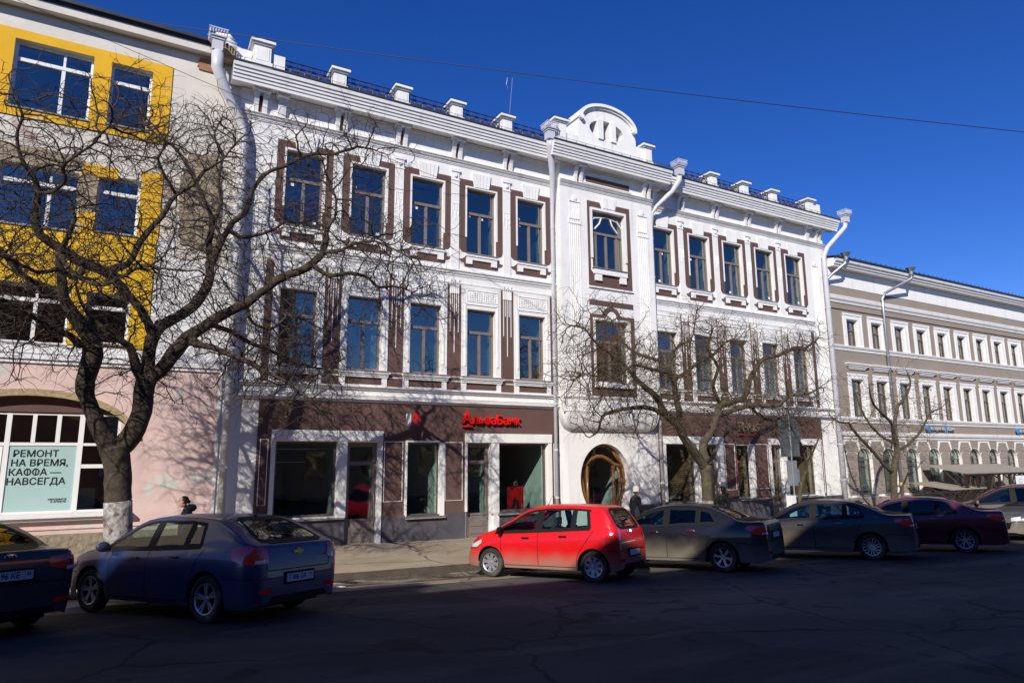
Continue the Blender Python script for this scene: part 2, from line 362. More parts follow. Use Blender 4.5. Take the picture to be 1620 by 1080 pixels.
TREES = {
 1: [
  [(0.02,-3.55,0.38,0.268),(0.01,-3.55,0.92,0.239),(-0.05,-3.55,1.65,0.231),(-0.12,-3.55,2.39,0.243),(-0.22,-3.55,2.83,0.264)],
  [(-0.21,-3.55,2.7,0.223),(-0.4,-3.62,3.01,0.171),(-0.54,-3.7,3.27,0.15),(-0.79,-3.79,3.88,0.149),(-0.78,-3.88,4.22,0.168),(-0.72,-3.97,4.56,0.178),(-0.78,-4.06,4.89,0.158),(-1.0,-4.16,5.19,0.127),(-1.16,-4.25,5.39,0.106),(-1.29,-4.35,5.68,0.086),(-1.34,-4.45,6.06,0.077),(-1.39,-4.55,6.36,0.057),(-1.27,-4.65,6.73,0.048),(-1.2,-4.75,7.05,0.038),(-1.28,-4.85,7.34,0.029)],
  [(-0.21,-3.55,2.7,0.223),(0.07,-3.51,3.02,0.196),(0.22,-3.46,3.52,0.188),(0.22,-3.4,3.89,0.2),(0.26,-3.35,4.23,0.202)],
  [(0.26,-3.35,4.16,0.159),(0.26,-3.27,4.72,0.129),(0.29,-3.18,5.12,0.13),(0.44,-3.08,5.42,0.121),(0.77,-2.98,5.69,0.113),(1.13,-2.87,6.07,0.115),(1.35,-2.77,6.63,0.106),(1.37,-2.66,7.07,0.095),(1.31,-2.55,7.62,0.072),(1.37,-2.44,8.14,0.061),(1.14,-2.33,8.76,0.049),(0.88,-2.21,9.33,0.049),(0.47,-2.1,9.97,0.037),(-0.02,-1.98,10.31,0.031),(-0.25,-1.87,10.62,0.024),(-0.36,-1.75,11.01,0.018)],
  [(1.38,-2.66,7.03,0.083),(1.7,-2.71,7.98,0.066),(2.06,-2.77,8.47,0.061),(2.17,-2.84,9.0,0.049),(2.43,-2.9,9.44,0.05),(2.85,-2.97,9.72,0.05),(3.45,-3.04,10.13,0.045),(4.02,-3.11,10.23,0.039),(4.6,-3.19,10.53,0.033),(4.98,-3.26,10.53,0.027)],
  [(0.26,-3.35,4.21,0.159),(0.5,-3.41,4.41,0.139),(0.68,-3.47,4.72,0.151),(0.95,-3.54,5.12,0.141),(1.27,-3.61,5.4,0.121),(1.63,-3.68,5.69,0.111),(2.05,-3.76,5.96,0.101),(2.46,-3.83,6.33,0.091),(2.78,-3.91,6.63,0.092),(3.25,-3.99,6.85,0.082),(3.4,-4.07,7.03,0.082),(3.6,-4.14,7.24,0.082),(3.64,-4.22,7.59,0.071),(3.64,-4.3,7.81,0.047),(3.77,-4.39,8.04,0.035),(3.79,-4.47,8.48,0.029),(3.61,-4.55,8.82,0.018)],
  [(3.63,-4.14,7.29,0.059),(3.89,-4.54,7.25,0.046),(4.04,-4.98,7.28,0.034),(4.31,-5.46,7.27,0.028),(4.51,-5.94,7.06,0.022),(4.76,-6.44,6.76,0.016)],
  [(3.41,-4.07,6.95,0.058),(3.8,-4.14,6.74,0.047),(4.23,-4.22,6.84,0.042),(4.68,-4.3,6.75,0.036),(4.9,-4.39,6.53,0.03),(5.21,-4.48,6.59,0.024),(5.63,-4.57,6.47,0.018),(5.84,-4.67,6.19,0.012)],
  [(1.0,-3.54,5.14,0.098),(1.14,-3.72,4.97,0.081),(1.28,-3.92,4.92,0.064),(1.52,-4.14,4.83,0.064),(1.76,-4.36,4.68,0.053),(2.07,-4.59,4.55,0.053),(2.39,-4.82,4.33,0.042),(2.81,-5.06,4.1,0.031),(3.07,-5.3,3.87,0.021),(3.27,-5.54,3.62,0.015)],
  [(1.37,-3.61,5.44,0.066),(1.76,-3.42,5.39,0.056),(2.24,-3.19,5.19,0.046),(2.67,-2.96,5.1,0.048),(3.29,-2.71,4.92,0.037),(3.81,-2.47,4.81,0.025),(4.35,-2.21,4.78,0.019)],
  [(0.2,-3.35,4.14,0.095),(0.01,-3.48,4.53,0.094),(-0.12,-3.62,4.86,0.083),(-0.5,-3.77,5.06,0.051),(-0.82,-3.93,5.33,0.04),(-0.98,-4.09,5.56,0.03),(-1.1,-4.25,5.89,0.02)],
  [(0.31,-3.18,5.19,0.098),(0.02,-3.28,5.71,0.086),(-0.33,-3.39,6.08,0.096),(-0.66,-3.51,6.38,0.105),(-1.04,-3.64,6.47,0.103),(-1.44,-3.77,6.68,0.091),(-1.79,-3.9,6.88,0.079),(-1.9,-4.04,7.2,0.068),(-1.87,-4.17,7.64,0.059),(-1.99,-4.31,7.94,0.048),(-2.17,-4.45,8.17,0.038),(-2.26,-4.59,8.53,0.028),(-2.19,-4.73,8.93,0.024),(-2.33,-4.88,9.2,0.019)],
  [(-1.87,-4.17,7.64,0.039),(-1.61,-4.53,7.58,0.038),(-1.39,-4.95,7.68,0.033),(-1.4,-5.39,7.78,0.028),(-1.19,-5.84,7.87,0.022),(-0.9,-6.3,7.98,0.018),(-0.67,-6.77,8.18,0.013)],
  [(-0.63,-3.51,6.39,0.063),(-0.27,-3.5,6.62,0.064),(-0.09,-3.48,7.13,0.065),(0.14,-3.45,7.56,0.06),(0.36,-3.43,7.96,0.056),(0.51,-3.41,8.34,0.045),(0.84,-3.39,8.65,0.04),(1.07,-3.36,9.05,0.035),(1.38,-3.34,9.36,0.023),(1.7,-3.31,9.91,0.018)],
  [(-0.92,-4.06,4.75,0.078),(-1.11,-4.32,4.88,0.067),(-1.42,-4.62,4.97,0.056),(-1.66,-4.93,5.08,0.045),(-1.91,-5.25,5.22,0.044),(-2.13,-5.58,5.23,0.034),(-2.43,-5.92,5.44,0.024),(-2.71,-6.26,5.72,0.016)],
  [(-1.16,-4.25,5.39,0.077),(-1.36,-4.31,5.7,0.058),(-1.59,-4.38,5.76,0.057),(-1.86,-4.46,5.88,0.056),(-2.1,-4.53,6.09,0.046),(-2.27,-4.61,6.31,0.046),(-2.47,-4.69,6.49,0.036),(-2.73,-4.77,6.95,0.027),(-2.9,-4.85,7.48,0.018)],
  [(-1.04,-3.64,6.43,0.062),(-1.12,-4.09,6.05,0.049),(-1.34,-4.6,6.05,0.047),(-1.62,-5.13,5.85,0.036),(-1.87,-5.69,5.84,0.034),(-2.01,-6.26,5.78,0.024),(-2.23,-6.84,5.68,0.015)],
  [(-1.36,-4.55,6.36,0.048),(-1.17,-4.99,6.01,0.037),(-0.72,-5.5,5.64,0.036),(-0.33,-6.03,5.68,0.027),(-0.01,-6.58,5.81,0.026),(0.33,-7.15,5.66,0.017)],
  [(1.39,-2.44,8.16,0.049),(1.54,-2.28,8.75,0.037),(1.45,-2.11,9.37,0.038),(1.53,-1.92,10.05,0.032),(1.33,-1.73,10.69,0.026),(1.49,-1.54,11.35,0.02)],
  [(0.51,-3.41,8.34,0.034),(0.28,-3.58,8.64,0.028),(0.1,-3.78,8.96,0.027),(0.21,-3.99,9.26,0.022),(-0.08,-4.21,9.52,0.016)],
  [(1.7,-2.71,7.98,0.048),(1.98,-2.66,7.82,0.049),(2.35,-2.59,7.95,0.037),(2.72,-2.53,8.15,0.038),(3.05,-2.46,8.47,0.032),(3.47,-2.38,8.54,0.026),(3.83,-2.31,8.74,0.02)],
  [(2.05,-3.76,5.96,0.045),(2.24,-3.69,5.56,0.034),(2.66,-3.62,5.47,0.035),(3.01,-3.54,5.81,0.023),(3.39,-3.46,5.79,0.018)],
 ],
 2: [
  [(16.04,-3.5,0.44,0.174),(16.08,-3.5,1.02,0.159),(16.09,-3.5,1.74,0.168),(16.07,-3.5,2.28,0.193)],
  [(16.04,-3.5,2.2,0.161),(15.59,-3.58,2.65,0.143),(15.05,-3.67,3.12,0.126),(14.73,-3.76,3.52,0.125),(14.12,-3.86,3.86,0.108),(13.83,-3.95,4.25,0.099),(13.53,-4.06,4.4,0.09),(12.92,-4.16,4.72,0.074),(12.56,-4.26,4.96,0.059),(12.14,-4.37,5.2,0.051),(11.73,-4.47,5.38,0.043),(11.04,-4.58,5.7,0.035),(10.63,-4.69,6.0,0.021),(10.13,-4.8,6.03,0.014)],
  [(14.24,-3.86,3.77,0.092),(13.79,-3.78,3.97,0.076),(13.42,-3.7,4.02,0.068),(12.9,-3.62,3.98,0.06),(12.31,-3.53,3.85,0.052),(12.09,-3.44,3.72,0.045),(11.98,-3.35,3.32,0.03),(11.73,-3.26,3.12,0.015)],
  [(14.82,-3.76,3.65,0.102),(14.8,-3.79,3.89,0.094),(14.63,-3.82,4.46,0.086),(14.55,-3.86,4.95,0.078),(14.32,-3.9,5.23,0.062),(14.64,-3.94,5.86,0.047),(15.12,-3.98,6.13,0.04),(15.35,-4.02,6.38,0.024),(15.42,-4.06,6.85,0.016)],
  [(14.47,-3.86,4.94,0.062),(14.17,-3.66,5.48,0.055),(13.57,-3.42,5.69,0.047),(13.16,-3.18,6.1,0.031),(13.14,-2.92,6.64,0.032),(12.98,-2.66,6.98,0.016)],
  [(14.39,-3.9,5.09,0.055),(13.31,-4.18,5.13,0.045),(12.45,-4.5,5.15,0.036),(11.77,-4.83,4.84,0.028),(10.95,-5.18,4.61,0.027),(10.08,-5.54,4.63,0.019),(9.39,-5.9,4.42,0.012)],
  [(16.08,-3.5,2.39,0.161),(16.07,-3.44,2.89,0.13),(16.51,-3.37,3.32,0.124),(16.89,-3.3,3.85,0.117),(17.2,-3.23,4.24,0.102),(17.74,-3.15,4.35,0.086),(18.6,-3.07,4.63,0.088),(18.93,-2.99,5.14,0.089),(19.28,-2.91,5.51,0.081),(19.93,-2.83,6.04,0.074),(20.87,-2.75,6.26,0.066),(21.79,-2.67,6.58,0.058),(22.58,-2.58,6.68,0.049),(23.46,-2.5,7.03,0.03)],
  [(16.89,-3.3,3.91,0.1),(17.37,-3.47,4.04,0.084),(18.08,-3.65,4.24,0.085),(18.62,-3.85,4.24,0.077),(19.13,-4.06,4.27,0.068),(19.31,-4.27,4.56,0.051),(20.02,-4.48,4.63,0.043),(20.45,-4.7,4.87,0.026)],
  [(14.62,-3.86,4.91,0.055),(15.36,-3.72,5.27,0.048),(16.1,-3.57,5.64,0.05),(16.86,-3.4,5.93,0.042),(17.69,-3.24,6.45,0.035),(18.5,-3.06,6.43,0.027)],
  [(17.2,-3.23,4.24,0.068),(16.79,-3.34,4.87,0.059),(16.92,-3.46,5.5,0.051),(16.39,-3.59,6.08,0.042),(16.53,-3.73,6.71,0.025)],
  [(18.08,-3.65,4.24,0.068),(18.67,-3.52,3.97,0.052),(19.46,-3.37,3.78,0.053),(20.67,-3.22,3.93,0.036),(21.55,-3.05,3.68,0.028)],
 ],
 3: [
  [(21.58,-2.6,0.87,0.065),(21.81,-2.6,1.55,0.065),(22.13,-2.6,2.12,0.06),(22.09,-2.6,2.7,0.057)],
  [(22.09,-2.6,2.7,0.047),(21.61,-2.75,3.28,0.038),(21.21,-2.92,3.84,0.028),(21.3,-3.1,4.41,0.019)],
  [(22.14,-2.6,2.23,0.038),(22.9,-2.45,2.82,0.035),(23.51,-2.28,3.43,0.028),(23.61,-2.1,4.06,0.02)],
  [(21.99,-2.6,2.47,0.038),(21.6,-2.51,2.7,0.03),(21.23,-2.41,2.93,0.024),(20.99,-2.3,3.28,0.019)],
 ],
 4: [
  [(26.32,-3.2,-0.11,0.128),(26.5,-3.2,0.87,0.12),(26.64,-3.2,1.89,0.131),(27.01,-3.2,2.74,0.112),(26.91,-3.2,3.39,0.092)],
  [(26.91,-3.2,3.39,0.082),(26.53,-3.37,3.83,0.061),(25.6,-3.57,4.2,0.05),(24.76,-3.78,4.6,0.039),(24.31,-4.0,5.12,0.023)],
  [(26.89,-3.2,3.32,0.082),(27.53,-3.07,4.44,0.063),(28.26,-2.92,4.84,0.053),(29.21,-2.76,5.52,0.044),(29.42,-2.6,6.1,0.022)],
  [(26.56,-3.2,1.94,0.08),(26.11,-3.26,2.07,0.07),(25.46,-3.33,2.52,0.063),(24.63,-3.4,3.05,0.058),(23.82,-3.47,3.56,0.048),(23.55,-3.55,3.76,0.038),(22.8,-3.62,3.79,0.028),(22.22,-3.7,4.05,0.018)],
  [(26.95,-3.2,2.69,0.061),(28.18,-3.09,3.08,0.052),(29.33,-2.97,3.62,0.043),(30.29,-2.84,4.32,0.033),(31.6,-2.7,4.65,0.023)],
  [(26.89,-3.2,3.06,0.061),(26.44,-2.98,3.32,0.051),(26.07,-2.73,3.83,0.041),(25.97,-2.47,4.61,0.031),(26.07,-2.2,5.29,0.021)],
 ],
}

# ------------------------------------------------------------------ ground
def ground_sheet(name, ys, xs, fn, m, kind='structure', label=None):
    b = MB(); vs = [(x, y, fn(x, y)) for y in ys for x in xs]; nx = len(xs)
    b.add(vs, [(j*nx+i, j*nx+i+1, (j+1)*nx+i+1, (j+1)*nx+i) for j in range(len(ys)-1) for i in range(nx-1)])
    o = b.build(name, m, smooth=True); tag(o, kind=kind); return o
def fr(a, b, n): return [a+(b-a)*i/(n-1) for i in range(n)]
def asphalt(name, base, dusty, lo, hi, sc, wet=None, bump=.012, patches=False):
    m = bpy.data.materials.new(name); m.use_nodes = True; n = m.node_tree.nodes; L = m.node_tree.links; b = n['Principled BSDF']
    tc = n.new('ShaderNodeTexCoord')
    def nz(s, d=8, dist=0., st=(1, 1, 1)):
        mp = n.new('ShaderNodeMapping'); mp.inputs['Scale'].default_value = st; L.new(tc.outputs['Object'], mp.inputs[0])
        t = n.new('ShaderNodeTexNoise'); t.inputs['Scale'].default_value = s; t.inputs['Detail'].default_value = d; t.inputs['Distortion'].default_value = dist; L.new(mp.outputs[0], t.inputs[0]); return t.outputs['Fac']
    def mr(f, a, c, x=0., y=1.):
        r = n.new('ShaderNodeMapRange'); r.inputs[1].default_value = a; r.inputs[2].default_value = c; r.inputs[3].default_value = x; r.inputs[4].default_value = y; L.new(f, r.inputs[0]); return r.outputs[0]
    def mix(f, a, c, mode='MIX'):
        x = n.new('ShaderNodeMix'); x.data_type = 'RGBA'; x.blend_type = mode
        L.new(f, x.inputs[0]) if not isinstance(f, float) else setattr(x.inputs[0], 'default_value', f)
        for s_, q in ((6, a), (7, c)):
            if isinstance(q, tuple): x.inputs[s_].default_value = (*q, 1)
            else: L.new(q, x.inputs[s_])
        return x.outputs[2]
    c = mix(mr(nz(sc, 8, .5, (1, 1.6, 1)), lo, hi), base, dusty)
    g = mr(nz(70, 3), .3, .7, .72, 1.12); cm = n.new('ShaderNodeCombineColor'); [L.new(g, cm.inputs[i]) for i in range(3)]
    c = mix(1., c, cm.outputs[0], 'MULTIPLY')
    # cracks
    vo = n.new('ShaderNodeTexVoronoi'); vo.feature = 'DISTANCE_TO_EDGE'; vo.inputs['Scale'].default_value = .35
    wv = n.new('ShaderNodeTexNoise'); wv.inputs['Scale'].default_value = 1.5; wv.inputs['Detail'].default_value = 6; L.new(tc.outputs['Object'], wv.inputs[0])
    mx = n.new('ShaderNodeMix'); mx.data_type = 'RGBA'; mx.inputs[0].default_value = .35; L.new(tc.outputs['Object'], mx.inputs[6]); L.new(wv.outputs['Color'], mx.inputs[7]); L.new(mx.outputs[2], vo.inputs[0])
    cr = mr(vo.outputs['Distance'], .002, .009, .35, 1.)
    cm2 = n.new('ShaderNodeCombineColor'); [L.new(cr, cm2.inputs[i]) for i in range(3)]
    c = mix(1., c, cm2.outputs[0], 'MULTIPLY')
    # long tyre and salt streaks along the street
    c = mix(mr(nz(1.3, 5, .2, (.12, 2.2, 1)), .56, .72, 0, .35), c, dusty)
    if patches:
        v2 = n.new('ShaderNodeTexVoronoi'); v2.inputs['Scale'].default_value = .16; v2.distance = 'CHEBYCHEV'; L.new(mx.outputs[2], v2.inputs[0])
        sp2 = n.new('ShaderNodeSeparateColor'); L.new(v2.outputs['Color'], sp2.inputs[0]); pv = mr(sp2.outputs[0], 0, 1, .72, 1.3)
        cm3 = n.new('ShaderNodeCombineColor'); [L.new(pv, cm3.inputs[i]) for i in range(3)]; c = mix(1., c, cm3.outputs[0], 'MULTIPLY')
        c = mix(mr(nz(1.1, 6, 1.2), .60, .66, 0, .75), c, (.016, .015, .015))
        c = mix(mr(nz(.55, 7, .6, (.35, 1.5, 1)), .55, .68, 0, .55), c, (.15, .125, .095))
    b.inputs['Roughness'].default_value = .92; b.inputs['Specular IOR Level'].default_value = .25
    if wet is not None:
        wm = mr(nz(.9, 6, .8, (.5, 1.1, 1)), wet[0], wet[1])
        c = mix(wm, c, (.020, .016, .012)); L.new(mr(wm, 0, 1, .9, .12), b.inputs['Roughness'])
    bp = n.new('ShaderNodeBump'); bp.inputs['Distance'].default_value = bump; bp.inputs['Strength'].default_value = 1
    ad = n.new('ShaderNodeMath'); ad.operation = 'MULTIPLY_ADD'; L.new(nz(45, 4), ad.inputs[0]); ad.inputs[1].default_value = .5; L.new(nz(3, 5), ad.inputs[2]); L.new(ad.outputs[0], bp.inputs['Height'])
    L.new(bp.outputs[0], b.inputs['Normal'])
    L.new(c, b.inputs['Base Color']); return m
M['road'] = asphalt('road_asphalt', (.043, .041, .040), (.088, .080, .070), .38, .72, .35, patches=True)
M['shoulder'] = asphalt('dusty_parking_lane', (.22, .18, .125), (.34, .285, .205), .35, .65, .5)
M['walk'] = asphalt('dusty_pavement', (.36, .30, .215), (.29, .23, .155), .4, .7, .7, bump=.008)
M['gutter'] = asphalt('muddy_gutter', (.09, .07, .05), (.27, .235, .175), .45, .58, 1.1, wet=(.47, .52), bump=.03)
M['kerb'] = mat('worn_kerb', (.075, .06, .045), .95, var=.3, vscale=4, bump=.02, bscale=12)
XS = [-1500, -400, -120]+fr(-60, -12, 14)+fr(-11, 40, 120)+fr(42, 100, 20)+[160, 400, 1500]
def rz(x, y):
    z = gz(x, y)
    if y < -6.3: return z
    return z+.012*noise.noise(Vector((x*.8, y*1.3, 0)))
tag(ground_sheet('ground', [-1500, -300, -60, 60, 300, 1500], [-1500, -300, -60, 60, 300, 1500], lambda x, y: min(gb(max(-60, min(x, 60))), 0)-1.2, M['road']), kind='structure')
ground_sheet('road', [-40, -34, -30]+fr(-27, -6.3, 40), XS, lambda x, y: rz(max(-100, min(x, 100)), y), M['road'])
ground_sheet('parking_lane', fr(-6.3, -5.7, 6), XS, lambda x, y: rz(max(-100, min(x, 100)), y), M['shoulder'])
ground_sheet('gutter', fr(-5.7, -4.45, 16), XS, lambda x, y: rz(max(-100, min(x, 100)), y)-.035*max(0, sin((y+5.7)/1.25*pi))+.012*noise.noise(Vector((x*2.1, y*3, 5)))*sin((y+5.7)/1.25*pi), M['gutter'])
def pav(x, y):
    x = max(-100, min(x, 100))
    return gb(x)+.02*y+.006*noise.noise(Vector((x*.9, y*.9, 3)))
ground_sheet('pavement', fr(-4.33, .3, 24), XS, pav, M['walk'])
# kerb worn down almost to the pavement
kb = MB(); prev = None
for i, x in enumerate(fr(-30, 60, 260)):
    zt = pav(x, -4.33); jy = .05*noise.noise(Vector((x*1.3, 0, 7)))
    ring = [(x, -4.32, zt+.002), (x, -4.42+jy, zt-.012), (x, -4.47+jy, zt-.05), (x, -4.5+jy, rz(x, -4.5)-.03)]
    vs = ring; o = len(kb.v); kb.v += vs
    if prev is not None:
        for a in range(3): kb.f.append([prev+a, prev+a+1, o+a+1, o+a]); kb.m.append(0)
    prev = o
tag(kb.build('kerb', M['kerb'], smooth=True), kind='structure')
# opposite pavement, where the photographer stands
ground_sheet('far_pavement', [-27, -24, -21, -18.6], XS, lambda x, y: gz(max(-100, min(x, 100)), -16)+.12, M['walk'])

# ------------------------------------------------------------------ main building
W0 = -.039
main = empty('mansion', (0, 0, W0))
tag(main, 'white three storey mansion with brown painted panels and a rounded attic over its central bay', 'building')
def pb(b, name, m, parent=None, loc=(0, 0, 0), smooth=False, sc=S):   # part in facade units
    if name in SPLIT:
        for c in pieces(b): o = c.build(name, M[m], main if parent is None else parent, sc, (loc[0]*S, loc[1]*S, loc[2]*S), smooth=smooth)
        return o
    return b.build(name, M[m] if isinstance(m, str) else m, main if parent is None else parent, sc, (loc[0]*S, loc[1]*S, loc[2]*S), smooth=smooth)
SPLIT = {'window_jamb', 'plinth', 'parapet', 'string_course', 'ceiling_lamp', 'brown_facing', 'brown_panel', 'attic_base', 'attic_frame', 'sill', 'board_print', 'roof', 'roof_edge', 'eaves_end', 'whitewashed_patch', 'cornice', 'portal', 'window_apron'}
RY = -.4                                        # front of the central bay
B3L = [3.68+2.128*i for i in range(5)]; B3R = [18.87+2.142*i for i in range(5)]
op3 = lambda bx: (bx+.04, bx+1.24, 10.10, 12.60)
op2 = lambda bx: (bx+.06, bx+1.20, 5.65, 8.05)
gfL = [(3.85, 5.70, 1.1, 3.35), (6.0, 7.0, -.2, 3.33), (7.98, 9.2, .98, 3.34), (10.14, 11.04, -.2, 3.33), (11.37, 13.4, .97, 3.33)]
gfR = [(19.1, 20.78, .98, 3.34), (20.95, 22.1, -.2, 3.33), (23.24, 24.15, 1.05, 3.31), (25.40, 26.15, -.2, 3.33), (26.45, 28.5, 1.05, 3.33)]
b = MB()
b.wall(2.27, 14.0, -.4, 14.45, 0, [op3(x) for x in B3L]+[op2(x) for x in B3L]+gfL, .22)
b.wall(18.7, 30.55, -.8, 14.45, 0, [op3(x) for x in B3R]+[op2(x) for x in B3R]+gfR, .22)
b.box(2.27, 14.0, .22, .5, 14.2, 14.45); b.add([(30.55, 0, -.8), (30.55, 12, -.8), (30.55, 12, 14.6), (30.55, 0, 14.6), (2.27, 0, -.4), (2.27, 12, -.4), (2.27, 12, 14.6), (2.27, 0, 14.6)], [(0, 1, 2, 3), (7, 6, 5, 4)])
pb(b, 'wall', 'white')
# central bay
hs = []
for i in range(41):
    t = -.62+ (pi+1.24)*i/40
    x, z = cos(t), sin(t)
    rx = 1.17; ry = 1.32 if z > 0 else 1.55
    hs.append((16.02+rx*x*(1 if z > 0 else (1-.05*z*z)), 2.02+ry*z))
hs = [(16.92, -.2)]+hs+[(15.12, -.2)]
b = MB()
w3c = (15.45, 17.08, 10.2, 12.60); w2c = (15.45, 17.08, 5.68, 8.1)
b.wall(13.95, 18.62, 4.55, 14.4, RY, [w3c, w2c], .3)
b.sheet_hole([(14.3, -.5), (18.35, -.5), (18.35, 3.85), (14.3, 3.85)], hs, -.06)
b.reveal(hs, -.06, .38)
b.add([(13.95, RY, 4.55), (13.95, .1, 4.55), (13.95, .1, 14.4), (13.95, RY, 14.4), (18.62, RY, 4.55), (18.62, .1, 4.55), (18.62, .1, 14.4), (18.62, RY, 14.4)], [(0, 3, 2, 1), (4, 5, 6, 7)])
b.add([(13.95, 0, -.5), (14.3, -.06, -.5), (14.3, -.06, 3.85), (13.95, 0, 3.85), (18.35, -.06, -.5), (18.75, 0, -.5), (18.75, 0, 3.85), (18.35, -.06, 3.85)], [(0, 1, 2, 3), (4, 5, 6, 7)])
pb(b, 'wall', 'white')
# swelling under the bay
b = MB(); N = 12; rings = []
for i in range(N+1):
    t = i/N*pi/2; y = -.06-(.42-.06)*sin(t); z = 3.8+.75*(1-cos(t)); ins = .5*(1-sin(t))
    rings.append([(13.93+ins, .05, z), (13.93+ins, y+.12, z), (13.93+ins+.12, y, z), (18.64-ins-.12, y, z), (18.64-ins, y+.12, z), (18.64-ins, .05, z)])
for i, rg in enumerate(rings):
    b.v += rg
    if i:
        for k in range(5): b.f.append([(i-1)*6+k, (i-1)*6+k+1, i*6+k+1, i*6+k]); b.m.append(0)
b.f.append([5, 4, 3, 2, 1, 0]); b.m.append(0)
b.box(14.4, 18.2, -.11, -.05, 3.78, 3.84)
b.box(13.9, 18.72, .01, .2, 3.6, 4.9); pb(b, 'bay_corbel', 'white2', smooth=False)
# cornice
prof = [(0, 14.36), (-.49, 14.28), (-.50, 14.39), (-.53, 14.395), (-.54, 14.49), (-.575, 14.495), (-.585, 14.59), (-.62, 14.595), (-.63, 14.69), (-.67, 14.695), (-.69, 14.80), (-.66, 14.83), (0, 15.0)]
for x0, x1 in ((1.92, 14.0), (18.7, 31.15)):
    b = MB(); b.profile(prof, x0, x1); pb(b, 'cornice', 'white2')
b = MB()
pr2 = [(p[0]+RY*(1 if p[0] < 0 else 0)*1.0, p[1]) for p in prof]
b.profile(pr2, 13.3, 19.3); pb(b, 'cornice', 'white2')
b = MB()
for x0, x1, y in ((1.9, 13.28, -.66), (19.32, 31.2, -.66), (13.28, 19.32, -1.06)):
    b.box(x0, x1, y-.05, y+.02, 14.82, 14.88)
    b.add([(x0, y+.02, 14.87), (x1, y+.02, 14.87), (x1, 3, 15.2), (x0, 3, 15.2), (x1, 6, 15.6), (x0, 6, 15.6)], [(0, 1, 2, 3), (3, 2, 4, 5)])
pb(b, 'roof', 'darkmetal')
b = MB()
for x0, x1, y in ((2.2, 13.2, -.66), (19.5, 31.0, -.66), (13.4, 19.1, -1.06)):
    n = int((x1-x0)/.45)
    for i in range(n): b.box(x0+i*.45, x0+i*.45+.02, y-.02, y, 14.88, 14.98)
    b.tube([(x0, y-.01, 14.99), (x1, y-.01, 14.99)], .008, 5)
pb(b, 'gutter_guard', 'sill')
# string mouldings
def band(x0, x1, y, z0, z1, d, name='string_course'):
    b = MB(); h = z1-z0
    b.profile([(y+.002, z0), (y-d*.5, z0+h*.1), (y-d*.6, z0+h*.5), (y-d, z0+h*.6), (y-d, z1-.01), (y+.002, z1)], x0, x1); return pb(b, name, 'white2')
for x0, x1, y in ((2.27, 13.9, 0), (13.93, 18.64, RY), (18.7, 30.6, 0)):
    band(x0, x1, y, 13.36, 13.44, .05); band(x0, x1, y, 13.46, 13.52, .09); band(x0, x1, y, 13.54, 13.6, .12)
    band(x0, x1, y, 14.22, 14.34, .08)
for x0, x1, y in ((3.3, 13.9, 0), (18.75, 29.3, 0)):
    band(x0, x1, y, 9.28, 9.44, .10); band(x0, x1, y, 8.90, 8.96, .035); band(x0, x1, y, 9.19, 9.23, .03)
for x0, x1, y in ((2.27, 13.95, 0), (18.7, 30.6, 0)):
    band(x0, x1, y, 5.00, 5.13, .13); band(x0, x1, y, 4.76, 4.84, .06); band(x0, x1, y, 4.60, 4.74, .15)
band(13.9, 18.68, RY, 5.0, 5.1, .06); band(13.9, 18.68, RY, 4.48, 4.55, .04)
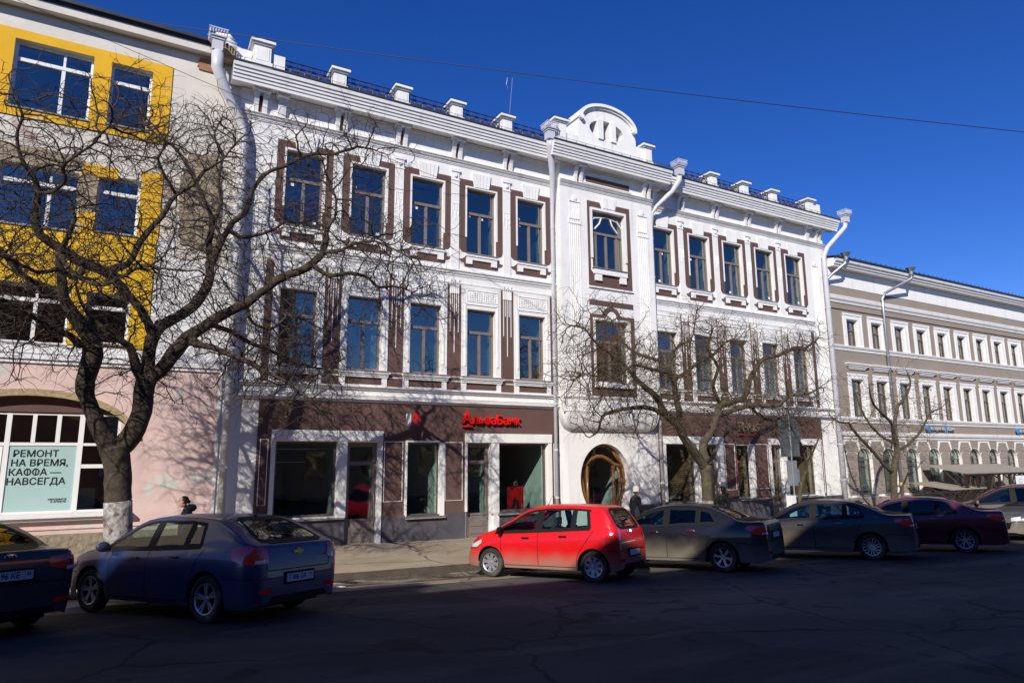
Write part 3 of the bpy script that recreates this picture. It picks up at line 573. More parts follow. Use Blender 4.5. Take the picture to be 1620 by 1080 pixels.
# frieze dentils as fine bars
# window kits
def win_part(name, ox, y, o, kit, lean=0):
    x0, x1, z0, z1 = o
    fr_m = kit['frame']; f = 'frame' if fr_m is None else fr_m
    if 'mesh' not in kit:
        W, H = x1-x0, z1-z0; t = .07; zt = H*kit.get('transom', .63)
        b = MB()
        b.box(0, t, 0, .09, 0, H); b.box(W-t, W, 0, .09, 0, H); b.box(t, W-t, 0, .09, 0, t); b.box(t, W-t, 0, .09, H-t, H)
        b.box(t, W-t, -.03, .085, zt-.05, zt+.05)
        mc = kit.get('mull', [.5])
        for q in mc: b.box(W*q-.045, W*q+.045, -.015, .08, t, zt-.05)
        for q in kit.get('umull', []): b.box(W*q-.03, W*q+.03, -.005, .08, zt+.05, H-t)
        kit['mesh'] = b.mesh('window', M[f], S)
        xs = [t]+[W*q for q in mc]+[W-t]
        kit['panes'] = []
        for i in range(len(xs)-1):
            a, c = xs[i]+(0 if i == 0 else .045), xs[i+1]-(0 if i == len(xs)-2 else .045)
            p = MB(); p.box(a, c, .035, .045, t, zt-.05); kit['panes'].append(p.mesh('pane', M['glass'], S))
        us = [t]+[W*q for q in kit.get('umull', [])]+[W-t]
        for i in range(len(us)-1):
            p = MB(); p.box(us[i], us[i+1], .035, .045, zt+.05, H-t); kit['panes'].append(p.mesh('pane', M['glass'], S))
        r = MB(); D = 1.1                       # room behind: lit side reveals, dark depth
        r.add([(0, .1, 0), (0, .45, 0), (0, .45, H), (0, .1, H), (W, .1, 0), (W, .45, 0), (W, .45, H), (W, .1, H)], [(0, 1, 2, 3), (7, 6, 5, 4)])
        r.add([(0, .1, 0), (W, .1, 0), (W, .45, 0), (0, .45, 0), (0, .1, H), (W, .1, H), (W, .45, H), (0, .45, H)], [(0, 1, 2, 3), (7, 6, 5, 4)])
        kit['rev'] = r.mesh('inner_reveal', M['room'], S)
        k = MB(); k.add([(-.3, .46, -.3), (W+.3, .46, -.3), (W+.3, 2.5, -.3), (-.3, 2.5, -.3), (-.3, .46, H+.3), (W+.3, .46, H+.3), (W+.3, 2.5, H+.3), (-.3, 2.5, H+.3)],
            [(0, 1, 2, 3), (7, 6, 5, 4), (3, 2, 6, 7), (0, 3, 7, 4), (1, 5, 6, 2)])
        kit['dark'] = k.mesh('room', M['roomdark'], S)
        st = MB(); st.box(-.06, .06, -.002, 0, -.05, .05); kit['st'] = st.mesh('paper_sticker', M['sticker'], S)
        cu = MB(); n = 14
        for i in range(n+1):
            cu.v += [(i*.035, .3+.03*sin(i*1.9), .05), (i*.035, .3+.03*sin(i*1.9), H-.1)]
            if i: cu.f.append([2*i-2, 2*i, 2*i+1, 2*i-1]); cu.m.append(0)
        kit['cu'] = cu.mesh('curtain', M['curtain'], S, True)
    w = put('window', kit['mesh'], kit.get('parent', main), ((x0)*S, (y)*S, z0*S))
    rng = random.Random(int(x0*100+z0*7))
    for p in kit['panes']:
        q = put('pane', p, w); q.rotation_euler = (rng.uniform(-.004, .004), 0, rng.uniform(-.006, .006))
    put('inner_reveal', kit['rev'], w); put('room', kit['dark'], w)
    W, H = x1-x0, z1-z0
    if kit.get('stickers'):
        for fx, fz in rng.sample([(.13, .70), (.2, .57), (.58, .58), (.42, .08), (.83, .09), (.15, .6)], 2):
            put('paper_sticker', kit['st'], w, (W*fx*S, .030*S, H*fz*S))
    for cx in kit.get('curt', {}).get(round(ox, 1), []):
        put('curtain', kit['cu'], w, (cx*S, 0, 0))
    return w
K3 = dict(frame='frame', stickers=True); K2 = dict(frame='frame', transom=.66)
K3C = dict(frame='frame', mull=[.18, .5, .82], umull=[]); K2C = dict(frame='frame', mull=[.5], transom=.66)
K2['curt'] = {round(B3L[0], 1): [.42], round(B3L[1], 1): [.9], round(B3R[1], 1): [.7], round(B3R[3], 1): [.5]}
K3['curt'] = {}
# shapes repeated in each bay of the second floor
arc = [(1.54-.15*(1-cos(t)), 10.13+.17*(1-sin(t))) for t in fr(0, pi/2, 6)]
BL = [(-.25, 12.9), (.31, 12.9), (.34, 12.66), (-.02, 12.66), (-.02, 10.72), (.03, 10.66), (.03, 10.13)]+[(-.25+.17*(1-sin(t)), 10.13+.20*(1-cos(t))) for t in fr(0, pi/2, 6)]
BR = [(1.28-x, z) for x, z in BL]
WG = [(.02, 10.04), (-.03, 9.95), (-.12, 9.88), (-.26, 9.855), (-.18, 9.76), (-.06, 9.74), (-.03, 9.6), (1.31, 9.6), (1.34, 9.74), (1.46, 9.76), (1.54, 9.855), (1.40, 9.88), (1.31, 9.95), (1.26, 10.04)]
def shared(name, fn, m):
    b = MB(); fn(b); return b.mesh(name, M[m], S)
me_bl = shared('brown_panel', lambda b: b.prism(BL, -.016, .0), 'brown'); me_br = shared('brown_panel', lambda b: b.prism(BR, -.016, .0), 'brown')
me_wg = shared('brown_panel', lambda b: b.prism(WG, -.018, .0), 'brown')
def f(b):
    b.box(.02, 1.26, -.07, 0, 9.86, 10.02); b.box(.02, .25, -.07, 0, 9.70, 9.86); b.box(1.03, 1.26, -.07, 0, 9.70, 9.86); b.box(-.02, 1.30, -.10, 0, 9.98, 10.05)
me_apron = shared('window_apron', f, 'white2')
me_sill3 = shared('sill', lambda b: b.box(0, 1.29, -.12, .2, 10.06, 10.10), 'sill')
def f(b):
    b.box(-.02, .04, -.04, 0, 10.7, 12.66); b.box(1.24, 1.30, -.04, 0, 10.7, 12.66); b.box(.04, 1.24, -.04, 0, 12.60, 12.66)
me_arch3 = shared('architrave', f, 'white2')
def f(b):
    g = [(.24, 13.22), (.33, 12.64), (.95, 12.64), (1.04, 13.22)]
    b.prism(g, -.03, 0)
    for i in range(5):
        t0, t1 = i/5+.012, (i+1)/5-.012
        zb = 12.68 if i in (0, 4) else (12.80 if i in (1, 3) else 12.92)
        X = lambda t, z: (.30+(.68)*t)+(z-12.9)*(-.16+.32*t)
        b.prism([(X(t0, 12.66), 12.66), (X(t1, 12.66), 12.66), (X(t1, 13.2), 13.2), (X(t0, 13.2), 13.2)], -.06, -.03)
me_key = shared('keystone', f, 'white2')
def f(b):
    b.box(1.55, 1.85, -.045, 0, 9.45, 13.22); b.box(1.51, 1.89, -.075, -.045, 13.1, 13.22); b.box(1.53, 1.87, -.065, -.045, 12.76, 12.80)
    b.lathe([(0, 0), (.07, 0), (.07, -.03), (.045, -.045), (0, -.045)], 16, 'y', (1.7, -.045, 12.95))
    for i, (x, zb) in enumerate(((1.575, 11.45), (1.635, 11.62), (1.70, 11.28), (1.765, 11.62), (1.825, 11.45))):
        b.box(x-.010, x+.010, -.065, -.045, zb, 11.88)
    b.box(1.565, 1.835, -.060, -.045, 11.88, 11.91)
me_pil3 = shared('pilaster', f, 'white2')
def f(b):
    b.prism([(1.50, 14.25), (1.66, 14.2), (1.96, 14.2), (2.0, 14.25), (2.03, 14.32), (1.45, 14.32)], -.36, 0)
    for x0, x1 in ((1.53, 1.67), (1.79, 1.93)):
        b.v += [(x0, 0, 13.6), (x1, 0, 13.6), (x1, 0, 14.2), (x0, 0, 14.2), (x0, -.08, 13.6), (x1, -.08, 13.6), (x1, -.13, 13.9), (x0, -.13, 13.9), (x1, -.30, 14.2), (x0, -.30, 14.2)]
        o = len(b.v)-10
        for q in ((4, 5, 6, 7), (7, 6, 8, 9), (0, 4, 7), (0, 7, 3), (3, 7, 9), (1, 6, 5), (1, 2, 6), (2, 8, 6), (0, 1, 5, 4)):
            b.f.append([o+i for i in q]); b.m.append(0)
    b.box(1.67, 1.79, -.03, 0, 13.62, 14.2)
me_brk = shared('bracket', f, 'white2')
me_brkslit = shared('bracket_slit', lambda b: b.box(1.675, 1.785, -.034, -.03, 13.64, 14.19), 'brown')
def f(b):
    b.v += [(0, 0, 13.55), (.24, 0, 13.55), (.24, 0, 14.2), (0, 0, 14.2), (0, -.08, 13.55), (.24, -.08, 13.55), (.24, -.2, 14.2), (0, -.2, 14.2)]
    b.f += [[4, 5, 6, 7], [0, 4, 7, 3], [1, 2, 6, 5], [0, 1, 5, 4]]; b.m += [0]*4
    b.prism([(-.06, 14.2), (.30, 14.2), (.33, 14.32), (-.09, 14.32)], -.34, 0)
me_brks = shared('small_bracket', f, 'white2')
# first floor
def f(b):
    b.box(-.15, .06, -.05, 0, 5.58, 8.17); b.box(1.20, 1.42, -.05, 0, 5.58, 8.17); b.box(-.15, 1.42, -.05, 0, 8.17, 8.88); b.box(.06, 1.2, -.05, 0, 8.05, 8.17)
    b.box(-.04, .02, -.075, -.05, 6.0, 8.28); b.box(1.25, 1.31, -.075, -.05, 6.0, 8.28); b.box(-.04, 1.31, -.075, -.05, 8.20, 8.26)
    for z0, z1 in ((8.32, 8.35), (8.72, 8.75)): b.box(.04, 1.30, -.07, -.05, z0, z1)
    for x0, x1 in ((.04, .07), (1.27, 1.30)): b.box(x0, x1, -.07, -.05, 8.35, 8.72)
    rg = random.Random(5)
    for i in range(46):                          # low relief of leaves
        cx, cz = .17+i//4*.091, 8.415+(i % 4)*.078
        r = .030+rg.random()*.014; a = rg.random()*pi
        pts = [(cx+r*cos(t)*cos(a)-r*.55*sin(t)*sin(a), cz+r*cos(t)*sin(a)+r*.55*sin(t)*cos(a)) for t in fr(0, 2*pi*7/8, 8)]
        b.prism(pts, -.072, -.05)
me_arch2 = shared('architrave', f, 'white2')
def f(b):
    b.box(-.19, 1.50, -.15, 0, 5.53, 5.58); b.box(-.16, 1.46, -.11, 0, 5.47, 5.53); b.box(-.15, 1.44, -.08, 0, 5.41, 5.47)
    b.box(-.15, .04, -.05, 0, 5.13, 5.41); b.box(1.25, 1.42, -.05, 0, 5.13, 5.41)
me_sillbox2 = shared('window_apron', f, 'white2')
me_sill2 = shared('sill', lambda b: b.box(-.16, 1.46, -.17, .2, 5.585, 5.625), 'sill')
me_und2 = shared('brown_panel', lambda b: b.box(.04, 1.25, -.012, 0, 5.18, 5.39), 'brown')
def f(b): b.box(1.44, 1.965, -.016, 0, 5.14, 8.88)
me_pilb = shared('brown_panel', f, 'brown')
def f(b):
    b.box(1.44, 1.965, -.03, -.016, 5.42, 5.45); b.box(1.44, 1.965, -.03, -.016, 5.58, 5.60)
    b.box(1.52, 1.88, -.05, -.016, 8.54, 8.86)
    for i, (x, zb) in enumerate(((1.545, 7.17), (1.62, 7.91), (1.70, 6.44), (1.78, 7.91), (1.855, 7.16))):
        b.box(x-.012, x+.012, -.034, -.016, zb, 8.54); b.box(x-.010, x+.010, -.066, -.05, 8.54, 9.1 if i % 2 == 0 else 9.02)
me_comb = shared('comb_ornament', f, 'white2')
def bays(xs, first_comb=True, right=False):
    for i, bx in enumerate(xs):
        L0 = (bx*S, 0, 0)
        put('brown_panel', me_bl, main, L0); put('brown_panel', me_br, main, L0); put('brown_panel', me_wg, main, L0)
        put('window_apron', me_apron, main, L0); put('sill', me_sill3, main, L0); put('architrave', me_arch3, main, L0); put('keystone', me_key, main, L0)
        if i < 4: put('pilaster', me_pil3, main, L0)
        if i < 4: put('bracket', me_brk, main, L0); put('bracket_slit', me_brkslit, main, L0)
        put('architrave', me_arch2, main, L0); put('window_apron', me_sillbox2, main, L0); put('sill', me_sill2, main, L0); put('brown_panel', me_und2, main, L0)
        if i < 4: put('brown_panel', me_pilb, main, L0); put('comb_ornament', me_comb, main, L0)
        win_part('w', bx, .14, op3(bx), K3); win_part('w', bx, .14, op2(bx), K2)
bays(B3L); bays(B3R)
put('bracket', me_brk, main, ((2.83-1.73)*S, 0, 0)); put('bracket_slit', me_brkslit, main, ((2.83-1.73)*S, 0, 0))
put('small_bracket', me_brks, main, (3.36*S, 0, 0)); put('small_bracket', me_brks, main, (18.95*S, 0, 0)); put('small_bracket', me_brks, main, (29.1*S, 0, 0))
put('bracket', me_brk, main, ((30.05-1.73)*S, 0, 0)); put('bracket_slit', me_brkslit, main, ((30.05-1.73)*S, 0, 0))
for xc in (14.78, 18.3):
    put('bracket', me_brk, main, ((xc-1.73)*S, RY*S, 0)); put('bracket_slit', me_brkslit, main, ((xc-1.73)*S, RY*S, 0))
for x0, x1 in ((3.30, 3.53), (13.62, 13.86), (18.5, 18.72), (28.99, 29.20)):
    if x0 == 18.5: continue
    b = MB(); b.box(x0, x1, -.016, 0, 5.14, 8.88); pb(b, 'brown_panel', 'brown')
# corner grooves (fluted corner strips)
def flutes(xa, xb, y, ztop, zbot, n=6, rng=random.Random(3)):
    b = MB()
    for i in range(n):
        x = xa+(xb-xa)*i/(n-1); e = abs(i-(n-1)/2)/((n-1)/2)
        b.box(x-.012, x+.012, y-.024, y, zbot+e*.9, ztop-.12*(1-e))
    b.box(xa-.03, xb+.03, y-.03, y, ztop+.02, ztop+.06)
    b.lathe([(0, 0), (.11, 0), (.11, -.03), (.07, -.045), (0, -.045)], 16, 'y', ((xa+xb)/2, y, ztop+.16))
    pb(b, 'fluted_strip', 'white2')
flutes(14.38, 14.85, RY, 12.75, 5.3); flutes(17.82, 18.30, RY, 12.75, 5.3); flutes(29.5, 29.95, 0, 12.3, 5.6)
for xa in (14.38, 17.82):
    b = MB(); b.box(xa-.06, xa+.54, RY-.03, RY, 12.05, 12.1); b.box(xa-.06, xa+.54, RY-.03, RY, 11.86, 11.9); b.box(xa-.06, xa, RY-.03, RY, 11.9, 12.05); b.box(xa+.48, xa+.54, RY-.03, RY, 11.9, 12.05); pb(b, 'fluted_strip', 'white2')
b = MB()
for i in range(5):
    x = 2.5+i*.11; b.box(x, x+.02, -.02, 0, 9.2-(2-abs(i-2))*.5, 10.6); b.box(x, x+.02, -.02, 0, 6.6-(2-abs(i-2))*.4, 8.4)
pb(b, 'fluted_strip', 'white2')
# central bay trim
CXC = 16.27
b = MB(); b.prism([(15.23, 12.96), (15.86, 12.96), (15.94, 12.70), (15.34, 12.70), (15.34, 10.1), (15.45, 10.0), (17.08, 10.0), (17.19, 10.1), (17.19, 12.70), (16.62, 12.70), (16.70, 12.96), (17.38, 12.96), (17.40, 9.45), (15.23, 9.45)], RY-.016, RY)
pb(b, 'brown_panel', 'brown')
b = MB()
b.box(15.36, 15.45, RY-.05, RY, 10.6, 12.70); b.box(17.08, 17.17, RY-.05, RY, 10.6, 12.70); b.box(15.45, 17.08, RY-.05, RY, 12.60, 12.70); pb(b, 'architrave', 'white2')
b = MB(); b.box(15.45, 17.1, RY-.11, RY, 9.95, 10.16); b.box(15.5, 15.82, RY-.09, RY, 9.68, 9.95); b.box(16.73, 17.05, RY-.09, RY, 9.68, 9.95); pb(b, 'window_apron', 'white2')
b = MB(); b.box(15.4, 17.12, RY-.15, RY+.2, 10.17, 10.2); pb(b, 'sill', 'sill')
b = MB(); b.box(15.2, 17.42, RY-.06, RY, 9.38, 9.44); pb(b, 'string_course', 'white2')
b = MB(); b.prism([(15.84, 13.24), (15.94, 12.70), (16.62, 12.70), (16.72, 13.24)], RY-.03, RY)
for i in range(4):
    x = 16.0+i*.155; b.box(x, x+.12, RY-.06, RY-.03, 12.75, 13.2)
pb(b, 'keystone', 'white2')
b = MB(); b.box(15.22, 17.4, RY-.016, RY, 8.69, 8.90); pb(b, 'brown_panel', 'brown')
top = [(CXC+.46*cos(t), 8.22+.46*sin(t)+.0) for t in fr(0, pi, 14)]
inn = [(CXC+.27*cos(t), 8.24+.27*sin(t)) for t in fr(pi, 0, 12)]
b = MB(); b.prism([(15.23, 8.33)]+[(15.81, 8.33)]+[p for p in top[::-1] if p[1] > 8.33]+[(16.73, 8.33), (17.42, 8.33), (17.42, 8.2), (16.54, 8.2)]+[p for p in inn[::-1] if p[1] > 8.22]+[(16.0, 8.2), (15.23, 8.2)], RY-.02, RY); pb(b, 'brown_panel', 'brown')
b = MB(); b.box(15.23, 15.36, RY-.016, RY, 5.14, 8.2); b.box(17.19, 17.42, RY-.016, RY, 5.14, 8.2); b.box(15.36, 17.19, RY-.016, RY, 5.14, 5.45); pb(b, 'brown_panel', 'brown')
b = MB(); b.box(15.36, 15.45, RY-.05, RY, 5.6, 8.18); b.box(17.08, 17.19, RY-.05, RY, 5.6, 8.18); b.box(15.45, 17.08, RY-.05, RY, 8.1, 8.18); b.box(15.36, 17.19, RY-.12, RY, 5.47, 5.6); pb(b, 'architrave', 'white2')
b = MB()
for i in range(4): b.box(14.1, 15.2, RY-.02, RY, 5.22+i*.10, 5.235+i*.10); b.box(17.45, 18.5, RY-.02, RY, 5.22+i*.10, 5.235+i*.10)
pb(b, 'string_course', 'white2')
b = MB(); b.box(15.2, 17.42, RY-.016, RY, 13.74, 13.98); pb(b, 'brown_panel', 'brown')
b = MB(); b.box(15.1, 17.52, RY-.04, RY, 13.68, 13.72); b.box(15.1, 17.52, RY-.04, RY, 14.0, 14.04); pb(b, 'string_course', 'white2')
wc = win_part('w', 0, RY+.18, w3c, K3C); win_part('w', 0, RY+.18, w2c, K2C)
b = MB()                                         # curved tracery in the upper light
H0 = .66*2.56
for pts in ([(0, 1.9), (.25, 2.15), (.55, 2.2), (.85, 2.25), (1.1, 2.2), (1.4, 2.15), (1.63, 1.9)], [(.6, 2.2), (.5, 1.95), (.25, 1.68)], [(1.05, 2.2), (1.15, 1.95), (1.4, 1.68)]):
    b.tube([(p[0], -.01, p[1]) for p in pts], .03, 6)
b.build('tracery', M['white2'], wc, S)
# attic over the central bay
AY = -.8
att = [(13.6, 14.85), (18.35, 14.85), (18.35, 15.32), (17.95, 15.62), (17.55, 15.62), (17.55, 15.85)]+[(16.08+1.40*cos(t), 16.22+.72*sin(t)) for t in fr(.0, pi, 24)]+[(14.62, 15.85), (14.62, 15.38), (14.2, 15.38), (13.6, 15.38)]
holes = []
def slit(xa, xb):
    e = lambda x: 15.93+.42*sqrt(max(0, 1-((x-16.03)/.86)**2)); l = lambda x: 15.93-.42*sqrt(max(0, 1-((x-16.03)/.86)**2))
    xs = fr(xa, xb, 7); return [(x, l(x)) for x in xs]+[(x, e(x)) for x in xs[::-1]]
slits = [slit(15.18, 15.55), slit(15.86, 16.20), slit(16.50, 16.88)]
b = MB(); allp = att+sum(slits, [])
tr = tessellate_polygon([[Vector((p[0], p[1], 0)) for p in att]]+[[Vector((p[0], p[1], 0)) for p in s] for s in slits])
fs = []
for t in tr:
    a, c, d = [allp[i] for i in t]
    if (c[0]-a[0])*(d[1]-a[1])-(d[0]-a[0])*(c[1]-a[1]) < 0: t = t[::-1]
    fs.append(tuple(t))
b.add([(p[0], AY, p[1]) for p in allp], fs)
n = len(att); b.add([(p[0], AY, p[1]) for p in att]+[(p[0], AY+.9, p[1]) for p in att], [((i+1) % n, i, i+n, (i+1) % n+n) for i in range(n)])
for s_ in slits: b.reveal(s_, AY, AY+.3)
pb(b, 'attic', 'white')
b = MB(); R1, R0 = 1.46, 1.32; N = 26
o = [(16.08+R1*cos(t), 16.22+.80*sin(t)) for t in fr(.0, pi, N)]; i_ = [(16.08+R0*cos(t), 16.22+.68*sin(t)) for t in fr(pi, .0, N)]
b.prism(o+i_, AY-.14, AY+.9)
o = [(16.08+(R0)*cos(t), 16.22+.675*sin(t)) for t in fr(.1, pi-.1, N)]; i_ = [(16.08+(R0-.09)*cos(t), 16.22+.60*sin(t)) for t in fr(pi-.1, .1, N)]
b.prism(o+i_, AY-.07, AY)
b.lathe([(0, -.02), (.10, -.02), (.10, -.16), (0, -.16)], 12, 'y', (14.74, AY, 16.2)); b.lathe([(0, -.02), (.10, -.02), (.10, -.16), (0, -.16)], 12, 'y', (17.42, AY, 16.2))
pb(b, 'attic_arch', 'white2')
b = MB(); b.box(13.55, 18.4, AY-.08, AY, 14.95, 15.1)
for x0, x1 in ((15.55, 15.86), (16.20, 16.50)): b.box(x0+.03, x1-.03, AY-.06, AY, 15.5, 16.35)
pb(b, 'attic_base', 'white2')
b = MB(); b.box(15.1, 17, AY+.3, AY+.32, 15.4, 16.4); pb(b, 'attic_pane', 'glass')
b = MB(); b.box(15.6, 15.95, AY+.24, AY+.28, 15.4, 16.4); b.box(16.05, 16.1, AY+.22, AY+.28, 15.4, 16.4); pb(b, 'attic_frame', 'frame')
# pedestals with caps, and the iron railing between them
def pedestal(x, y, w, z1, nm='roof_pedestal'):
    w *= .82; z1 -= .06; b = MB(); b.box(x-w/2, x+w/2, y-.05, y+.5, 14.8, z1-.28); b.box(x-w/2-.05, x+w/2+.05, y-.10, y+.55, 14.8, 15.0); b.box(x-w/2+.06, x+w/2-.06, y-.065, y-.05, 15.05, z1-.36)
    b.box(x-w/2-.05, x+w/2+.05, y-.10, y+.55, z1-.28, z1-.22); b.box(x-w/2-.11, x+w/2+.11, y-.16, y+.6, z1-.22, z1-.12)
    o = pb(b, nm, 'white2')
    c = MB(); c.v += [(x-w/2-.13, y-.18, z1-.12), (x+w/2+.13, y-.18, z1-.12), (x+w/2+.13, y+.62, z1-.12), (x-w/2-.13, y+.62, z1-.12), (x-w/2+.1, y+.1, z1), (x+w/2-.1, y+.1, z1), (x+w/2-.1, y+.4, z1), (x-w/2+.1, y+.4, z1)]
    c.f += [[0, 1, 5, 4], [1, 2, 6, 5], [2, 3, 7, 6], [3, 0, 4, 7], [4, 5, 6, 7], [3, 2, 1, 0]]; c.m += [0]*6
    c.build('cap', M['darkmetal'], o, S)
    return o
PL = [5.2, 7.40, 9.48, 11.55]; PR = [22.35, 24.42, 26.42]
for x in PL+PR: pedestal(x, -.45, .50, 15.78)
pedestal(2.72, -.6, .62, 15.9); pedestal(29.15, -.45, .55, 15.85)
b = MB(); b.box(2.0, 2.42, -.5, 0, 14.8, 15.35); b.box(3.08, 3.42, -.55, 0, 14.8, 15.42); b.box(29.5, 29.95, -.45, 0, 14.8, 15.5); pb(b, 'parapet', 'white2')
pedestal(13.72, -.85, .62, 16.02); pedestal(18.12, -.85, .50, 15.98)
def railing(x0, x1, y=-.35):
    L_ = x1-x0; b = MB()
    for z in (15.0, 15.28, 15.44): b.tube([(x0, y, z), (x1, y, z)], .019, 4)
    n = max(2, round(L_/.38))
    for i in range(n+1): b.tube([(x0+L_*i/n, y, 14.85), (x0+L_*i/n, y, 15.46)], .018, 4)
    u = L_/n
    for i in range(n):
        cx = x0+u*(i+.5)
        b.tube([(cx+.48*u*cos(t), y, 15.0+.25*sin(t)) for t in fr(0, pi, 9)], .018, 4, False)
        for sgn in (-1, 1):
            b.tube([(cx+sgn*(.25*u+.085*(1-k/14)*cos(k*.75)), y, 15.12+.085*(1-k/14)*sin(k*.75)) for k in range(12)], .016, 4, False)
        b.tube([(cx+.06*cos(t), y, 15.36+.06*sin(t)) for t in fr(0, 2*pi, 9)], .009, 4, False)
    return pb(b, 'railing', 'iron')
xs_ = [3.45, 5.2, 7.40, 9.48, 11.55, 13.35]
for a, c in zip(xs_[:-1], xs_[1:]): railing(a+.28 if a > 3.5 else a, c-.28 if c < 13 else c)
xs_ = [18.5, 22.35, 24.42, 26.42, 29.15]
for a, c in zip(xs_[:-1], xs_[1:]): railing(a+.28, c-.28)
# thin mast on the roof with a trailing wire
b = MB(); b.tube([(11.75, -.3, 15.7), (11.9, -.3, 17.35)], .012, 5); b.tube([(11.9, -.3, 17.35), (11.68, -.3, 17.3), (11.63, -.3, 17.0), (11.7, -.3, 16.85)], .008, 4)
ma = pb(b, 'mast', 'zinc')

# ground floor
b = MB(); b.wall(3.32, 13.93, 1.02, 4.57, -.03, [(3.72, 7.13, 1.02, 3.69), (7.9, 9.28, 1.02, 3.40), (10.07, 13.56, 1.02, 3.66)], .03, True); b.box(3.32, 13.93, -.03, 0, 4.56, 4.575)
b.wall(18.75, 29.15, 1.02, 4.57, -.03, [(18.95, 22.36, 1.02, 3.66), (23.2, 24.22, 1.02, 3.36), (25.28, 28.86, 1.02, 3.63)], .03, True)
b.add([(3.32, -.03, 1.02), (3.32, 0, 1.02), (3.32, 0, 4.57), (3.32, -.03, 4.57), (29.15, -.03, 1.02), (29.15, 0, 1.02), (29.15, 0, 4.57), (29.15, -.03, 4.57)], [(0, 1, 2, 3), (7, 6, 5, 4)])
pb(b, 'brown_facing', 'brown')
for x0, x1 in ((3.25, 5.98), (7.12, 10.07), (11.4, 13.93)):
    b = MB(); b.box(x0, x1, -.06, -.001, -.3, 1.02 if x0 != 7.12 else 1.02); pb(b, 'plinth', 'plinth')
b = MB(); b.box(13.93, 14.9, -.10, 0, -.3, .3); b.box(17.15, 18.75, -.12, 0, -.5, 1.0); pb(b, 'plinth', 'plinth')
for x0, x1 in ((18.76, 20.9), (22.15, 25.30), (26.3, 30.3)):
    b = MB(); b.box(x0, x1, -.07, -.001, -.8, .98); pb(b, 'plinth', 'plinth')
def outline(x0, x1, z0, z1, y, nm='panel_moulding', t=.022):
    b = MB(); b.box(x0, x1, y-.02, y, z1-t, z1); b.box(x0, x1, y-.02, y, z0, z0+t*.6); b.box(x0, x0+t, y-.02, y, z0+t*.6, z1-t); b.box(x1-t, x1, y-.02, y, z0+t*.6, z1-t)
    pb(b, nm, 'white2')
for a in ((3.40, 3.64, 1.5, 3.41), (7.2, 7.84, 1.47, 3.37), (9.33, 9.98, 1.43, 3.36), (13.68, 13.9, 1.43, 3.34), (22.48, 23.1, 1.42, 3.38), (24.32, 25.2, 1.42, 3.37), (28.9, 29.05, 1.1, 3.6)): outline(*a, -.03)
def portal(x0, x1, zt, zl, jl, jr, piers, y=-.03):
    b = MB(); b.box(x0, x1, y-.10, 0, zl, zt); b.box(x0, x0+jl, y-.08, 0, 1.05 if jl < .2 else .95, zl); b.box(x1-jr, x1, y-.08, 0, .0 if jr < .14 else .95, zl)
    for a, c, zb in piers: b.box(a, c, y-.08, .18, zb, zl)
    pb(b, 'portal', 'white2')
portal(3.72, 7.13, 3.69, 3.37, .12, .12, [(5.71, 5.99, 1.05)]); portal(10.07, 13.56, 3.66, 3.35, .06, .15, [(11.05, 11.36, .95)])
portal(18.95, 22.36, 3.66, 3.36, .14, .24, [(20.79, 20.93, .9)]); portal(25.28, 28.86, 3.63, 3.35, .1, .34, [(26.17, 26.43, .0)])
b = MB(); b.box(9.14, 9.30, -.09, .1, .97, 3.40); b.box(7.94, 9.3, -.09, 0, 3.35, 3.40); b.box(7.94, 7.98, -.09, 0, .98, 3.35)
b.box(24.05, 24.24, -.09, .1, 1.0, 3.38); pb(b, 'window_jamb', 'white2')
b = MB(); b.box(11.15, 11.36, -.10, 0, 0, .95); pb(b, 'portal', 'white2')
for x0, x1, z in ((3.85, 5.95, 1.06), (7.95, 9.32, .95), (11.3, 13.5, .93), (23.2, 24.3, 1.0), (26.4, 28.7, 1.0), (19.0, 20.9, .95)):
    b = MB(); b.box(x0, x1, -.16, .15, z-.05, z); pb(b, 'sill', 'sill')
def shopwin(o, y=.12, fm='frame_dark', reveal='room', t=.07, bar=None):
    x0, x1, z0, z1 = o; b = MB()
    b.box(x0, x0+t, y, y+.08, z0, z1); b.box(x1-t, x1, y, y+.08, z0, z1); b.box(x0+t, x1-t, y, y+.08, z0, z0+t); b.box(x0+t, x1-t, y, y+.08, z1-t, z1)
    if bar:
        for q in bar: b.box(x0+(x1-x0)*q-.03, x0+(x1-x0)*q+.03, y, y+.07, z0+t, z1-t)
    w = pb(b, 'shop_window', fm)
    p = MB(); p.box(x0+t, x1-t, y+.03, y+.04, z0+t, z1-t); p.build('pane', M['shopglass'], w, S)
    return w
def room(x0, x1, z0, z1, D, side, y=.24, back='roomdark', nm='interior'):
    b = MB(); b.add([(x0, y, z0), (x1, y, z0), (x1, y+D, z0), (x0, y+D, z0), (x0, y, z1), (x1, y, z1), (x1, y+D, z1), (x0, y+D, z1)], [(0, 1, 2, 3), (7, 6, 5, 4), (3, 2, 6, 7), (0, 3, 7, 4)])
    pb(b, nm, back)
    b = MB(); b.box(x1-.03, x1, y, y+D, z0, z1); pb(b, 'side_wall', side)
fm_ = 'frame_dark'
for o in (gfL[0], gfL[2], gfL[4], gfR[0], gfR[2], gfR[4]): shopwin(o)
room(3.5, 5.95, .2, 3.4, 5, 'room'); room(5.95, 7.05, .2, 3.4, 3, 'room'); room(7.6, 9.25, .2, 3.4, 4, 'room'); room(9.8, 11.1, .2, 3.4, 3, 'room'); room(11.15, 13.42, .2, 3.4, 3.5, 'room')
room(18.8, 20.85, 0, 3.4, 4, 'brick'); room(20.85, 22.15, 0, 3.4, 3, 'brick'); room(23.0, 24.2, 0, 3.4, 3, 'brick'); room(25.2, 26.25, 0, 3.4, 2, 'brick'); room(26.3, 28.6, 0, 3.4, 3, 'brick')
